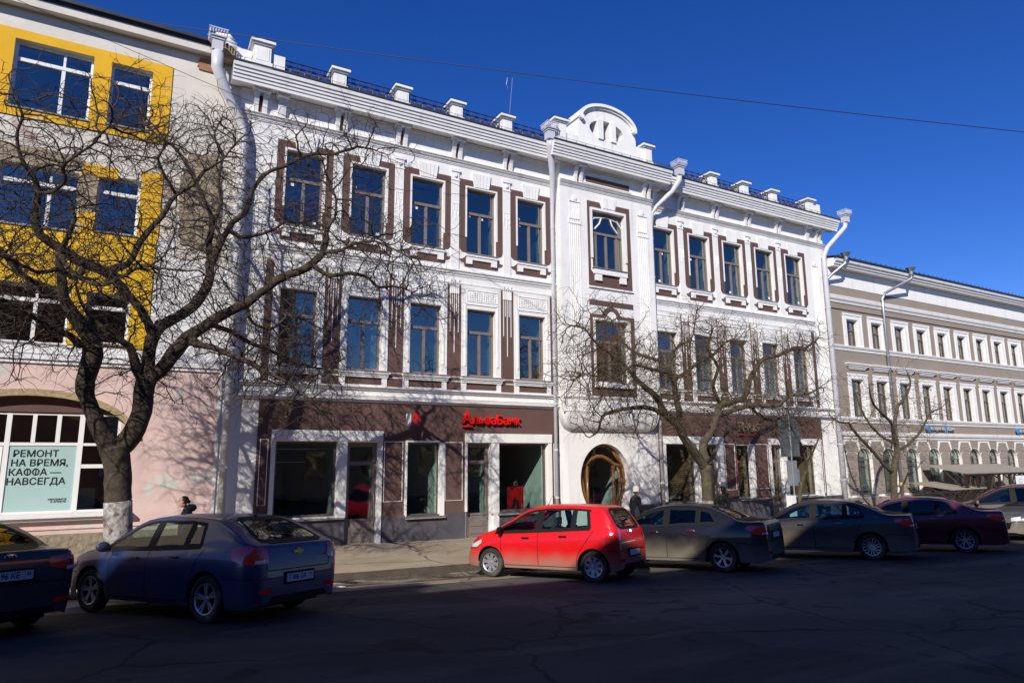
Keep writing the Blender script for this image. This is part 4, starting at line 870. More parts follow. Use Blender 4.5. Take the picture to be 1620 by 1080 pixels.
def door(x0, x1, z0, ztr, z1, y=.10, dark='frame'):
    b = MB(); t = .13
    b.box(x0, x0+t, y, y+.1, z0, z1); b.box(x1-t, x1, y, y+.1, z0, z1); b.box(x0+t, x1-t, y, y+.1, z1-t, z1); b.box(x0+t, x1-t, y, y+.1, ztr-.06, ztr+.06)
    b.box(x0+t, x1-t, y+.02, y+.09, z0, z0+.78); b.box(x0+t+.07, x1-t-.07, y-.0, y+.02, z0+.35, z0+.70); b.box(x0+t+.07, x1-t-.07, y-.0, y+.02, z0+.10, z0+.25)
    d = pb(b, 'door', dark)
    p = MB(); p.box(x0+t, x1-t, y+.04, y+.05, z0+.78, ztr-.06); p.build('pane', M['shopglass'], d, S)
    p = MB(); p.box(x0+t, x1-t, y+.04, y+.05, ztr+.06, z1-t); p.build('pane', M['shopglass'], d, S)
    h = MB(); h.tube([(x1-.09, y-.05, z0+.6), (x1-.09, y-.05, z0+1.75)], .018, 8); h.box(x1-.1, x1-.08, y-.05, y, z0+.7, z0+.72); h.box(x1-.1, x1-.08, y-.05, y, z0+1.6, z0+1.62); h.build('handle', M['chrome'], d, S)
door(6.0, 7.0, .2, 2.68, 3.33); door(10.14, 11.04, .2, 2.68, 3.33); door(20.95, 22.1, .05, 2.6, 3.33); door(25.4, 26.15, .05, 2.6, 3.33, dark='frame')
b = MB(); b.box(25.95, 26.1, .02, .1, -.1, .9); pb(b, 'door_post', 'frame')
# lights and furniture seen through the panes
b = MB(); b.box(4.1, 5.0, 1.2, 1.25, 2.72, 2.74); b.box(4.0, 5.2, .6, .65, 3.12, 3.14); pb(b, 'ceiling_lamp', 'curtain')
b = MB(); b.box(12.05, 12.72, .55, .62, .95, 1.8); pb(b, 'display_board', 'redsign')
b = MB(); b.prism([(12.15, .95), (12.24, .95), (12.42, 1.30), (12.34, 1.45)], .53, .55); b.prism([(12.42, .95), (12.52, .95), (12.48, 1.34), (12.42, 1.34)], .53, .55); pb(b, 'board_print', 'ink')
# horseshoe entrance
def loop_tube(b, pts, r, y, k=6): b.tube([(p[0], y, p[1]) for p in pts], r, k)
dr = MB(); ii = [(16.02+(p[0]-16.02)*.95, 2.02+(p[1]-2.02)*.965) for p in hs]
loop_tube(dr, ii, .07, .26, 8)
dr.tube([(15.38, .24, -.1), (15.36, .24, 1.2), (15.36, .24, 2.5)], .06, 8); dr.tube([(16.62, .24, -.1), (16.62, .24, 1.2), (16.60, .24, 2.5)], .06, 8)
dr.tube([(15.02, .24, 2.50), (15.3, .24, 2.56), (15.5, .24, 2.74), (15.8, .24, 2.86), (16.1, .24, 2.86), (16.4, .24, 2.74), (16.65, .24, 2.56), (17.0, .24, 2.50)], .075, 8)
dr.tube([(15.4, .22, 2.6), (15.58, .22, 2.85), (15.62, .22, 3.1)], .045, 8); dr.tube([(15.15, .22, 2.45), (15.1, .22, 2.1), (15.2, .22, 1.5), (15.33, .22, 1.0)], .045, 8); dr.tube([(16.8, .22, 2.45), (16.9, .22, 2.1), (16.82, .22, 1.5), (16.68, .22, 1.0)], .045, 8)
dr.box(15.44, 16.56, .22, .30, -.2, .75); dr.tube([(16.45, .22, 3.28), (16.7, .22, 2.9), (16.92, .22, 2.6)], .035, 8)
od = pb(dr, 'entrance_door', 'wood', smooth=True)
p = MB(); p.prism(ii, .275, .285); p.build('pane', M['shopglass'], od, S)
for x in (15.62, 16.4):
    h = MB()
    for k in range(7): h.tube([(x-.10, .2, .85+k*.1), (x+.10, .2, .85+k*.1)], .008, 5)
    h.tube([(x, .2, .8), (x, .2, 1.6)], .012, 5); h.build('door_grille', M['chrome'], od, S)
room(14.6, 17.4, -.2, 3.6, 3, 'room', y=.39)
# downpipes
def downpipe(head, path, rads, nm='downpipe', parent=None, m='pipe', square=True):
    b = MB()
    b.tube(path, rads, 12); r = rads[-1] if isinstance(rads, list) else rads
    n = 6
    for i in range(2, len(path)-1): pass
    o = pb(b, nm, m, parent, smooth=True)
    hx, hy, hz = head
    h = MB()
    if square:
        h.box(hx-.18, hx+.18, hy-.18, hy+.18, hz-.02, hz+.05); h.box(hx-.22, hx+.22, hy-.22, hy+.22, hz+.05, hz+.09); h.box(hx-.15, hx+.15, hy-.15, hy+.15, hz-.35, hz-.02)
        for i in range(7):
            for yy in (hy-.24, hy+.24): h.box(hx-.24+i*.075, hx-.215+i*.075, yy-.01, yy+.01, hz+.10, hz+.28)
            for xx in (hx-.24, hx+.24): h.box(xx-.01, xx+.01, hy-.24+i*.075, hy-.215+i*.075, hz+.10, hz+.28)
        for yy in (hy-.25, hy+.25): h.box(hx-.27, hx+.27, yy-.01, yy+.01, hz+.27, hz+.30)
        for xx in (hx-.25, hx+.25): h.box(xx-.01, xx+.01, hy-.27, hy+.27, hz+.27, hz+.30)
        for i in range(6):
            h.tube([(hx-.2+i*.075+.03*cos(t), hy-.25, hz+.19+.05*sin(t)) for t in fr(0, 2*pi, 7)], .008, 4, False)
    else:
        h.lathe([(.10, -.3), (.11, -.12), (.24, .05), (.26, .08), (.22, .10)], 20, 'z', (hx, hy, hz))
    pbh = h.build('rain_hopper', M[m], o, S)
    c = MB()
    zs = [p[2] for p in path]; zlo, zhi = path[-1][2], path[-2][2]
    z = zhi-.4
    while z > zlo+.6:
        t = (z-zlo)/(zhi-zlo); x = path[-1][0]+(path[-2][0]-path[-1][0])*t; y = path[-1][1]+(path[-2][1]-path[-1][1])*t
        c.lathe([(r+.001, -.03), (r+.012, -.03), (r+.012, .03), (r+.001, .03)], 14, 'z', (x, y, z)); c.box(x-.015, x+.015, y, y+.25, z-.02, z+.02); z -= 1.7
    for cc in pieces(c): cc.build('pipe_clip', M[m], o, S)
    return o
downpipe((1.42, -.72, 15.24), [(1.44, -.72, 14.9), (1.46, -.70, 14.4), (1.76, -.55, 13.80), (2.25, -.30, 13.1), (2.38, -.27, 12.7), (2.42, -.26, 11.5), (2.44, -.26, -.1)], [.17, .17, .15, .12, .11, .11, .11])
downpipe((13.22, -.86, 15.2), [(13.22, -.86, 15.0), (13.28, -.78, 14.6), (13.6, -.42, 13.7), (13.72, -.2, 12.9), (13.72, -.15, 12.0), (13.72, -.15, .0)], [.15, .145, .12, .09, .072, .072])
downpipe((19.95, -.80, 15.20), [(19.95, -.80, 15.0), (19.92, -.78, 14.6), (19.6, -.66, 14.1), (18.95, -.36, 13.4), (18.80, -.22, 13.1), (18.78, -.16, 12.4), (18.78, -.16, -.3)], [.13, .13, .12, .085, .075, .07, .07])
downpipe((31.55, -.72, 15.10), [(31.55, -.72, 14.9), (31.5, -.70, 14.5), (31.1, -.55, 14.05), (30.45, -.32, 13.35), (30.25, -.22, 12.9), (30.25, -.2, 12.3), (30.25, -.2, -.4)], .12)
# ------------------------------------------------------------------ signs on the mansion
sg = empty('bank_sign', (11.17*S, -.10, 4.13*S+W0)); tag(sg, 'red raised letters above the shop doorway on the brown wall', 'sign')
b = MB(); b.box(.0, .001, 0, .001, 0, .001)
for t_, x, sz in (('А', -.985, .50), ('льфа', -.38, .40), ('Банк', .52, .40)):
    o = put_text(t_, sz, M['redsign'], sg, (x, 0, -.01 if t_ != 'А' else .035), name='letter_group', depth=.04, bold=.008, sx=.98)
b = MB(); b.box(-1.12, -.80, -.04, .04, -.235, -.185); b.build('underline', M['redsign'], sg)
b = MB(); b.box(-.95, .95, .05, .07, -.03, -.01); b.build('mounting_rail', M['brown'], sg)
se = empty('bracket_sign', (8.0*S, -.42, 4.08*S+W0)); tag(se, 'small projecting sign with a white plate and red letter over the middle shop window', 'sign')
b = MB(); b.box(-.02, .02, .0, .42, -.03, .03); b.box(-.16, -.12, -.16, .16, -.2, .16); b.build('plate', M['sticker'], se)
put_text('А', .42, M['redsign'], se, (.04, -.18, .05), name='letter', depth=.03, bold=.012)
b = MB(); b.box(-.08, .14, -.2, -.14, -.19, -.14); b.build('underline', M['redsign'], se)
s3 = empty('restaurant_sign', (23.95*S, -.08, 4.05*S+W0)); tag(s3, 'dark thin letters with a red underline above the flower filled window', 'sign')
M['bronze'] = mat('bronze_letters', (.38, .30, .18), .4, metal=.3)
put_text('ТНUS', .52, M['bronze'], s3, (0, 0, .03), name='lettering', depth=.03, bold=.006, sx=1.05)
b = MB(); b.box(-.5, .52, -.02, .02, -.28, -.245); b.build('underline', M['redsign'], s3)

# ------------------------------------------------------------------ left building
lb = empty('peeling_building', (0, 0, W0)); tag(lb, 'old building with yellow window surrounds over a pink shop floor at the left', 'building')
def pl(b, name, m, **k): return pb(b, name, m, parent=lb, **k)
SX = -7.0
big3 = (-3.5, -1.67, 12.2, 14.15); sm3 = (-1.23, -.19, 12.24, 14.12)
big2 = (-3.5, -1.67, 8.95, 10.62); sm2 = (-1.26, -.23, 9.05, 10.70)
big1 = (-3.6, -1.62, 5.82, 7.40); sm1 = (-1.25, -.22, 5.92, 7.32)
rowx = [(-6.0, -4.0)]
ops = [big3, sm3, big2, sm2, big1, sm1, (-5.9, -4.3, 12.2, 14.15), (-5.9, -4.3, 8.95, 10.62), (-5.9, -4.3, 5.82, 7.4)]
b = MB(); b.wall(-16, 2.27, 5.5, 15.2, .02, ops, .30); pl(b, 'wall', 'cream')
b = MB(); b.wall(.30, 2.26, 5.5, 8.5, -.004, [], 0, False); b.wall(.32, .75, 8.5, 9.1, -.004, [], 0, False); pl(b, 'whitewashed_patch', 'whitewash')
def ypanel(x0, x1, z0, z1, holes, m='yellow', y=-.012):
    b = MB(); b.wall(x0, x1, z0, z1, y, holes, 0, False); b.add([(x1, y, z0), (x1, .02, z0), (x1, .02, z1), (x1, y, z1)], [(0, 1, 2, 3)]); pl(b, 'painted_surround', m)
ypanel(-9, .32, 11.93, 14.43, [big3, sm3, ops[6]])
ypanel(-1.67, -.8, 10.62, 10.94, []); ypanel(-1.67, -1.26, 9.0, 9.55, []); ypanel(-1.72, -1.26, 10.5, 10.62, [])
ypanel(-.23, .31, 9.0, 11.0, [])
ypanel(-9, .27, 5.85, 9.0, [big1, sm1, ops[8], sm2, big2, ops[7]], 'yellow_clean')
def blob(x0, x1, z0, z1, m, seed, y=-.016, nm='bare_patch'):
    rg = random.Random(seed); n = 40; pts = []
    for i in range(n):
        t = 2*pi*i/n; sx, sz = (abs(cos(t))**.45)*(1 if cos(t) > 0 else -1), (abs(sin(t))**.45)*(1 if sin(t) > 0 else -1)
        k = 1-.16*rg.random(); pts.append(((x0+x1)/2+(x1-x0)/2*sx*k, (z0+z1)/2+(z1-z0)/2*sz*k))
    b = MB(); b.prism(pts, y, .02); pl(b, nm, m)
blob(.75, 1.95, 8.85, 12.0, 'tan', 1); blob(-1.75, -1.24, 9.5, 10.7, 'tan', 2, -.02); blob(-4.5, -1.6, 10.6, 11.15, 'tan', 4, -.018); blob(-.85, -.3, 10.68, 11.0, 'cream', 6, -.02)
blob(.95, 1.75, 14.55, 15.0, 'brick', 3, -.02, 'exposed_brick')
KL3 = dict(frame='pvc', mull=[.62], umull=[.62], transom=.74, parent=lb); KL3s = dict(frame='pvc', mull=[], umull=[], transom=.72, parent=lb)
def lwin(o, kit):
    k = dict(kit); win_part('w', o[0], .16, o, k)
    b = MB(); b.box(o[0]-.03, o[1]+.03, -.05, .18, o[2]-.04, o[2]); pl(b, 'sill', 'sill')
for o in (big3, big2, big1, ops[6], ops[7], ops[8]): lwin(o, KL3)
for o in (sm3, sm2, sm1): lwin(o, KL3s)
b = MB(); b.box(-9, -1.45, -.14, .02, 11.28, 11.42); pl(b, 'window_ledge', 'canopy') if False else None
b = MB(); b.profile([(.02, 15.08), (-.24, 15.03), (-.28, 15.05), (-.29, 15.28), (-.25, 15.31), (.02, 15.36)], -16, 1.9); pl(b, 'eaves', 'cream')
b = MB(); b.box(-16, 1.95, -.34, -.1, 15.31, 15.38); b.box(-16, 1.75, -.42, -.345, 15.36, 15.45); b.add([(-16, -.34, 15.385), (2.1, -.34, 15.385), (2.1, 3, 15.9), (-16, 3, 15.9)], [(0, 1, 2, 3)])
for i in range(9): b.box(-9+i*1.2, -8.97+i*1.2, -.4, -.1, 15.45, 15.5)
pl(b, 'roof_edge', 'darkmetal')
b = MB(); b.box(1.5, 2.2, -.42, -.0, 15.1, 15.38); b.box(1.55, 2.15, -.36, .0, 14.98, 15.1); pl(b, 'eaves_end', 'canopy')
b = MB()
for i in range(3): b.tube([(1.2+.1*i, -.22+.05*i, 15.50+.15*i), (1.65+.06*i, -.2, 15.53+.14*i), (2.12-.12*i, -.18, 15.47+.12*i)], .09, 10)
rl = b.build('insulation_roll', M['sticker'], None, S, (0, 0, W0), smooth=True); tag(rl, 'white rolled bundle lying on the roof corner of the peeling building', 'bundle')
b = MB(); b.box(-16, 2.28, -.10, .02, 5.40, 5.52); b.box(-16, 2.28, -.05, .02, 5.30, 5.40); b.box(-16, 2.28, -.04, .02, 5.56, 5.78); pl(b, 'string_course', 'whitewash')
# pink ground floor with the arched shop front
xa, xb, za = -4.45, .06, 3.72
arc_ = [(-2.2+2.27*cos(t), 3.45+1.05*sin(t)) for t in fr(0, pi, 24)]
shop = [(-4.47, 1.50), (.07, 1.50)]+[p for p in arc_]
b = MB(); b.sheet_hole([(-6, .9), (2.26, .9), (2.26, 5.35), (-6, 5.35)], shop, -.0); b.reveal(shop, 0, .22)
b.wall(-16, -6, .9, 5.35, 0, [], 0, False); pl(b, 'ground_floor_wall', 'pink')
b = MB(); b.box(-16, 2.26, -.03, -.001, 1.10, 1.13); pl(b, 'ledge', 'pink')
b = MB(); b.box(-16, 2.26, -.10, .0, -.4, .98); pl(b, 'rubble_plinth', 'rubble')
b = MB(); b.box(2.20, 2.27, -.05, .02, .9, 5.3); pl(b, 'corner_strip', 'whitewash')
n = 24; o_ = [(-2.2+2.42*cos(t), 3.45+1.18*sin(t)) for t in fr(.02, pi-.02, n)]; i2 = [(-2.2+2.26*cos(t), 3.43+1.03*sin(t)) for t in fr(pi-.02, .02, n)]
b = MB(); b.prism(o_+i2, -.16, 0); pl(b, 'arch_canopy', 'canopy')
b = MB(); b.prism([(x, z) for x, z in [(-2.2+2.24*cos(t), 3.45+1.02*sin(t)) for t in fr(.6, pi-.6, 18)]]+[(-4.1, 4.05), (-.3, 4.05)][::1], .08, .12); pl(b, 'arch_infill', 'brown')
b = MB(); Y = .10
def fbox(x0, x1, z0, z1): b.box(x0, x1, Y, Y+.1, z0, z1)
Y = .094
for x0, x1 in ((-2.68, -2.57), (-1.12, -1.0), (-.24, -.16)): fbox(x0, x1, 1.505, 4.045)
for x0, x1 in ((-2.14, -2.05), (-1.62, -1.52)): fbox(x0, x1, 3.28, 3.98)
Y = .10
fbox(-4.4, -.16, 3.98, 4.05); fbox(-4.4, -1.0, 3.20, 3.28); fbox(-1.0, -.24, 3.20, 3.27); fbox(-4.4, -.16, 1.5, 1.56); fbox(-1.0, -.24, 2.62, 2.72); fbox(-3.4, -3.3, 1.5, 3.98)
fsh = pl(b, 'shop_front', 'pvc')
for x0, x1, z0, z1 in ((-1.0, -.24, 1.56, 2.62), (-1.0, -.24, 2.72, 3.2), (-2.57, -2.14, 3.28, 3.98), (-2.05, -1.62, 3.28, 3.98), (-1.52, -1.12, 3.28, 3.98), (-1.0, -.24, 3.27, 3.98), (-3.3, -2.68, 3.28, 3.98), (-4.4, -3.4, 1.56, 3.98)):
    p = MB(); p.box(x0, x1, Y+.04, Y+.05, z0, z1); p.build('pane', M['glass'], fsh, S)
p = MB(); p.box(-.16, .07, Y+.0, Y+.08, 1.5, 4.0); pl(p, 'shop_front_side', 'pink')
b = MB(); b.add([(-4.5, .21, 1.4), (.1, .21, 1.4), (.1, 2.2, 1.4), (-4.5, 2.2, 1.4), (-4.5, .21, 4.6), (.1, .21, 4.6), (.1, 2.2, 4.6), (-4.5, 2.2, 4.6)], [(0, 1, 2, 3), (7, 6, 5, 4), (3, 2, 6, 7), (0, 3, 7, 4), (1, 5, 6, 2)]); pl(b, 'room', 'roomdark')
b = MB(); b.box(-4.5, .25, -.22, .1, 1.40, 1.48); b.box(-4.5, .2, -.14, 0, 1.32, 1.40); pl(b, 'shop_sill', 'whitewash')
M['poster'] = mat('mint_poster', (.36, .52, .51), .75, var=.04, vscale=1)
po = MB(); po.box(-2.57, -1.12, Y+.02, Y+.035, 1.56, 3.20)
po = po.build('poster', M['poster'], None, S, (0, 0, W0)); tag(po, 'mint green window poster with black capital lettering in the shop front', 'poster')
for i, t_ in enumerate(('РЕМОНТ', 'НА ВРЕМЯ,', 'КАФФА —', 'НАВСЕГДА')):
    put_text(t_, .215, M['ink'], po, ((-2.48-.025*i)*S, (Y+.016)*S, (2.99-.232*i)*S), name='print', depth=.002, bold=.0045, align='LEFT', sx=.98)
for i, t_ in enumerate(('УВИДИМСЯ', 'В АПРЕЛЕ')):
    put_text(t_, .055, M['ink'], po, (-1.24*S, (Y+.018)*S, (1.84-.06*i)*S), name='print', depth=.002, bold=.002, align='RIGHT', sx=1.15)
b = MB(); b.box(-3.28, -2.70, Y+.02, Y+.035, 1.56, 3.2); p2 = b.build('poster', M['sticker'], None, S, (0, 0, W0)); tag(p2, 'white window poster at the left picture edge with one dark letter', 'poster')
put_text('а', .2, M['ink'], p2, (-2.80*S, (Y+.018)*S, 2.52*S), name='print', depth=.002, bold=.004)
# ------------------------------------------------------------------ right building
rb = empty('taupe_building', (0, 0, W0)); tag(rb, 'long taupe and white classical building with arched ground floor windows at the right', 'building')
def pr(b, name, m, **k): return pb(b, name, m, parent=rb, **k)
NX = 13; X0 = 31.86; P = 2.10
o3 = [(X0+P*i, X0+P*i+.98, 8.42, 9.82) for i in range(NX)]; o2 = [(X0+P*i-.04, X0+P*i+1.02, 4.78, 6.70) for i in range(NX)]
XE = X0+P*NX
b = MB(); b.wall(30.55, XE, 3.65, 12.6, .0, o3+o2, .30)
pr(b, 'wall', 'taupe')
b = MB(); b.wall(30.55, XE, 11.5, 12.6, -.02, [], 0, False); b.profile([(-.02, 12.44), (-.40, 12.42), (-.42, 12.50), (-.48, 12.53), (-.50, 12.62), (-.58, 12.66), (-.62, 12.80), (-.02, 12.9)], 30.7, XE); pr(b, 'cornice', 'white2')
b = MB(); b.box(30.6, XE, -.67, -.58, 12.82, 12.90); b.add([(30.6, -.65, 12.89), (XE, -.65, 12.89), (XE, 5, 13.9), (30.6, 5, 13.9)], [(0, 1, 2, 3)])
for i in range(60): b.box(30.8+i*.45, 30.83+i*.45, -.67, -.65, 12.90, 12.98)
b.add([(XE, 0, -1), (XE, 9, -1), (XE, 9, 12.6), (XE, 0, 12.6)], [(0, 1, 2, 3)])
pr(b, 'roof', 'darkmetal')
for y, z0, z1, d in ((0, 10.92, 11.02, .08), (0, 10.76, 10.88, .12), (0, 10.62, 10.72, .06), (0, 8.28, 8.40, .10), (0, 8.14, 8.24, .05), (0, 4.60, 4.76, .12), (0, 4.46, 4.56, .06), (0, 3.82, 4.02, .10), (0, 3.66, 3.76, .06)):
    b = MB(); b.profile([(y+.002, z0), (y-d*.6, z0), (y-d, z0+(z1-z0)*.6), (y-d, z1), (y+.002, z1)], 30.58, XE); pr(b, 'string_course', 'white2')
b = MB(); b.box(30.58, XE, -.06, 0, 10.30, 10.36); pr(b, 'ledge', 'taupe')
def f(b):
    b.box(-.26, 0, -.05, 0, 8.40, 10.10); b.box(.98, 1.28, -.05, 0, 8.40, 10.10); b.box(0, .98, -.05, 0, 9.82, 10.10)
    b.box(-.30, 1.32, -.08, -.05, 10.02, 10.12); b.box(-.26, -.21, -.07, -.05, 8.4, 10.02); b.box(1.22, 1.28, -.07, -.05, 8.4, 10.02)
ma3 = shared('architrave', f, 'white2')
def f(b):
    b.box(-.28, -.04, -.05, 0, 4.76, 6.98); b.box(1.02, 1.32, -.05, 0, 4.76, 6.98); b.box(-.04, 1.02, -.05, 0, 6.70, 6.98); b.box(-.36, 1.36, -.07, -.05, 6.88, 6.98)
ma2 = shared('architrave', f, 'white2')
def f(b):
    b.box(-.40, 1.42, -.22, 0, 7.44, 7.50); b.box(-.34, 1.36, -.17, 0, 7.36, 7.44); b.box(-.26, 1.26, -.12, 0, 7.28, 7.36); b.box(-.18, 1.18, -.07, 0, 7.20, 7.28)
mh = shared('window_hood', f, 'white2')
mrev3 = shared('reveal_lining', lambda b: (b.box(.93, .985, -.0, .17, 8.42, 9.82), b.box(0, .05, 0, .17, 8.42, 9.82), b.box(.05, .93, 0, .17, 9.77, 9.82)), 'white2')
mrev2 = shared('reveal_lining', lambda b: (b.box(.97, 1.025, -.0, .17, 4.78, 6.70), b.box(-.04, .01, 0, .17, 4.78, 6.70), b.box(.01, .97, 0, .17, 6.65, 6.70)), 'white2')
KR3 = dict(frame='frame_dark', mull=[.5], transom=.62, parent=rb); KR2 = dict(frame='frame_dark', mull=[.5], transom=.66, parent=rb)
KR3['curt'] = {}; KR2['curt'] = {}
for i in range(NX):
    L0 = ((X0+P*i)*S, 0, 0)
    for me in (ma3, ma2, mh, mrev3, mrev2): put(me.name.split('.')[0], me, rb, L0)
    KR3['curt'][round(i+100., 1)] = [.05, .45]; KR2['curt'][round(i+100., 1)] = [.05, .5] if i % 3 else [.5]
    win_part('w', i+100., .17, (X0+P*i+.05, X0+P*i+.93, 8.42, 9.77), KR3); win_part('w', i+100., .17, (X0+P*i+.01, X0+P*i+.97, 4.78, 6.65), KR2)
M['signgrey'] = mat('pale_sign_letters', (.40, .40, .46), .5)
# arched ground floor with rusticated blocks standing proud of white joints
AW = 1.26; cx0 = X0+.5; zb, zs_ = .92, 2.62
def arch(cx, w, zb, zs, ry, n=14): return [(cx-w/2, zb), (cx+w/2, zb)]+[(cx+w/2*cos(t), zs+ry*sin(t)) for t in fr(0, pi, n)]
b = MB()
for i in range(NX):
    cx = cx0+P*i; a = arch(cx, AW, zb, zs_, .6)
    b.sheet_hole([(cx-P/2, -1.2), (cx+P/2, -1.2), (cx+P/2, 3.66), (cx-P/2, 3.66)], a, 0); b.reveal(a, 0, .24)
b.wall(30.55, cx0-P/2, -1.2, 3.66, 0, [], 0, False); pr(b, 'ground_floor_wall', 'white2')
me_blocks = []
jt = .04
def blk(pts):
    b = MB(); b.prism(pts, -.035, .0); return b.mesh('stone_block', M['taupe'], S)
rows = [(.95, 1.30), (1.34, 1.73), (1.77, 2.14), (2.18, 2.60)]
hw = P/2-AW/2                                   # half pier
blocks = []
for z0, z1 in rows: blocks.append(blk([(-hw+.01, z0), (hw-.01, z0), (hw-.01, z1), (-hw+.01, z1)]))
blocks.append(blk([(-hw+.01, 2.64), (hw-.01, 2.64), (hw+.03, 2.88), (hw-.18, 3.04), (-hw+.18, 3.04), (-hw-.03, 2.88)]))
blocks.append(blk([(-hw+.16, 3.08), (hw-.16, 3.08), (hw+.08, 2.96), (hw+.18, 3.12), (hw-.05, 3.56), (-hw+.05, 3.56), (-hw-.18, 3.12), (-hw-.08, 2.96)]))
key = [blk([(-.09, 3.27), (.09, 3.27), (.13, 3.64), (-.13, 3.64)]), blk([(-.13, 3.27), (-.30, 3.20), (-.42, 3.64), (-.17, 3.64)]), blk([(.13, 3.27), (.30, 3.20), (.42, 3.64), (.17, 3.64)])]
for i in range(NX+1):
    px = cx0+P*(i-.5)
    if px < 30.6+hw-.3: px = 30.6+hw
    for m_ in blocks: put('stone_block', m_, rb, (px*S, 0, 0))
for i in range(NX):
    for m_ in key: put('stone_block', m_, rb, ((cx0+P*i)*S, 0, 0))
b = MB(); b.box(30.55, XE, -.05, -.001, -1.2, .80); pr(b, 'plinth', 'taupe')
b = MB(); b.box(30.55, XE, -.07, -.001, .80, .84); pr(b, 'string_course', 'white2')
def f(b):
    n = 14; a = arch(0, AW, zb, zs_, .6, n); q = [(x*.93, zb+.04+(z-zb)*.972) for x, z in a]
    vs = a+q; N_ = len(a); b.add([(p[0], .17, p[1]) for p in vs], [(i, (i+1) % N_, (i+1) % N_+N_, i+N_) for i in range(N_)])
    for z in (2.35, 2.62, 1.15): b.box(-.58, .58, .15, .20, z-.02, z+.02)
    b.box(-.20, -.17, .15, .20, .95, 3.1)
mf = shared('window', f, 'frame_dark')
def f(b):
    a = arch(0, AW, zb, zs_, .6); b.prism(a, .21, .215)
mg = shared('pane', f, 'glass')
def f(b):
    a = arch(0, AW, zb, zs_, .6); b.prism([(x*.8+.08, z) for x, z in a], .28, .30)
mc_ = shared('curtain', f, 'curtain')
ms = shared('sill', lambda b: b.box(-.70, .70, -.12, .2, .86, .92), 'sill')
for i in range(NX):
    L0 = ((cx0+P*i)*S, 0, 0); w_ = put('window', mf, rb, L0); put('pane', mg, w_); put('curtain', mc_, w_); put('sill', ms, rb, L0)
for hx in (30.95, 36.72):
    downpipe((hx+.3, -.75, 12.98), [(hx+.3, -.75, 12.75), (hx+.28, -.74, 12.45), (hx-1.45, -.22, 11.55), (hx-1.68, -.15, 11.2), (hx-1.68, -.15, 10.2), (hx-1.68, -.15, -.8)] if hx > 32 else [(hx+.3, -.75, 12.75), (hx+.25, -.7, 12.5), (hx-.4, -.3, 11.9), (hx-.62, -.15, 11.6), (hx-.62, -.15, 11.2), (hx-.62, -.15, 3.0)], .075, parent=rb, m='zinc', square=False)
for x, t1, t2, nm_ in ((38.1, 'открытие', 'банк', 'first'), (47.9, 'открытие', 'банк', 'second')):
    s_ = empty('bank_sign', ((x)*S, -.10, 4.28*S+W0)); tag(s_, ('blue disc and pale lettering on the taupe band nearest the zinc downpipe' if x < 40 else 'blue disc and pale lettering on the taupe band at the far right picture edge'), 'sign')
    b = MB(); b.lathe([(0, -.06), (.16, -.06), (.16, .0), (0, .0)], 20, 'y'); b.prism([(-.04, -.1), (.04, -.1), (.14, -.24), (.04, -.22)], -.06, 0); b.build('emblem', M['bluesign'], s_)
    put_text(t1, .28, M['signgrey'], s_, (.95, 0, 0), name='lettering', depth=.03, bold=.004); b = MB(); b.box(1.72, 1.74, -.03, .03, -.2, .2); b.build('divider', M['bluesign'], s_)
    put_text(t2, .28, M['signgrey'], s_, (2.15, 0, 0), name='lettering', depth=.03, bold=.004)
b = MB(); b.tube([(42.5*S, 2, 13.1*S), (42.5*S, 2, 14.3*S)], .03, 6); b.box(42.2*S, 42.8*S, 1.99, 2.01, 14.15*S, 14.2*S); pb(b, 'mast', 'zinc', parent=rb, sc=1)

# ------------------------------------------------------------------ houses across the street (behind the photographer)
M['facing_brick'] = mat('opposite_brick', (.33, .17, .10), .9, var=.15, vscale=2)
M['facing_ochre'] = mat('opposite_render', (.38, .33, .26), .9, var=.1)
def opposite(name, x0, x1, h, y, m, label, gable=None, tops=None):
    t = empty(name, (x0, y, -.2)); tag(t, label, 'building')
    W_ = x1-x0; b = MB(); n = max(2, int(W_/3.2)); ops = []; fl = int((h-1)/3.6)
    for i in range(n):
        for k in range(fl): a = W_*(i+.5)/n; ops.append((a-.55, a+.55, 1.6+k*3.6, 3.5+k*3.6))
    D = 10
    # street face looks towards +Y
    b.wall(0, W_, 0, h, 0, ops, -.25)
    b.f = [q[::-1] for q in b.f]
    b.box(0, W_, -D, -.26, 0, h); b.box(-.15, W_+.15, -.2, .45, h, h+.25)
    if gable:
        a, c, g = gable; b.add([(a, .2, h+.2), (c, .2, h+.2), ((a+c)/2, .2, h+g), (a, -D, h+.2), (c, -D, h+.2), ((a+c)/2, -D, h+g)], [(0, 1, 2), (5, 4, 3), (0, 2, 5, 3), (1, 4, 5, 2)])
    for a, c, z0, z1 in (tops or []): b.box(a, c, -1.6, -.6, z0, z1)
    b.build('wall', m, t)
    pm = MB(); pm.box(-.55, .55, -.2, -.18, 0, 1.9); pm = pm.mesh('window', M['glass'])
    for o in ops: put('window', pm, t, ((o[0]+o[1])/2, 0, o[2]))
    return t
CARS = dict(red=(8.30, -7.98), red_h=119, blue=(1.12, -8.58), blue_h=123, black=(11.63, -8.25), black_h=116, grey=(16.16, -8.81), grey_h=118, maroon=(19.6, -9.22), maroon_h=118, kia=(-1.08, -7.0), kia_h=122, suv=(25.1, -6.5), suv_h=116, nose=(25.25, -8.55), nose_h=175)
WIRES = [((-.42, -1.2, 13.65), (26.5, -16, 9.75), .25, .010, 'long overhead cable crossing the sky above the mansion'),
 ((-9, -3.5, 13.5), (9.6, -.12, 11.4), .25, .007, 'thin wire slanting down over the left facades to the mansion wall')]
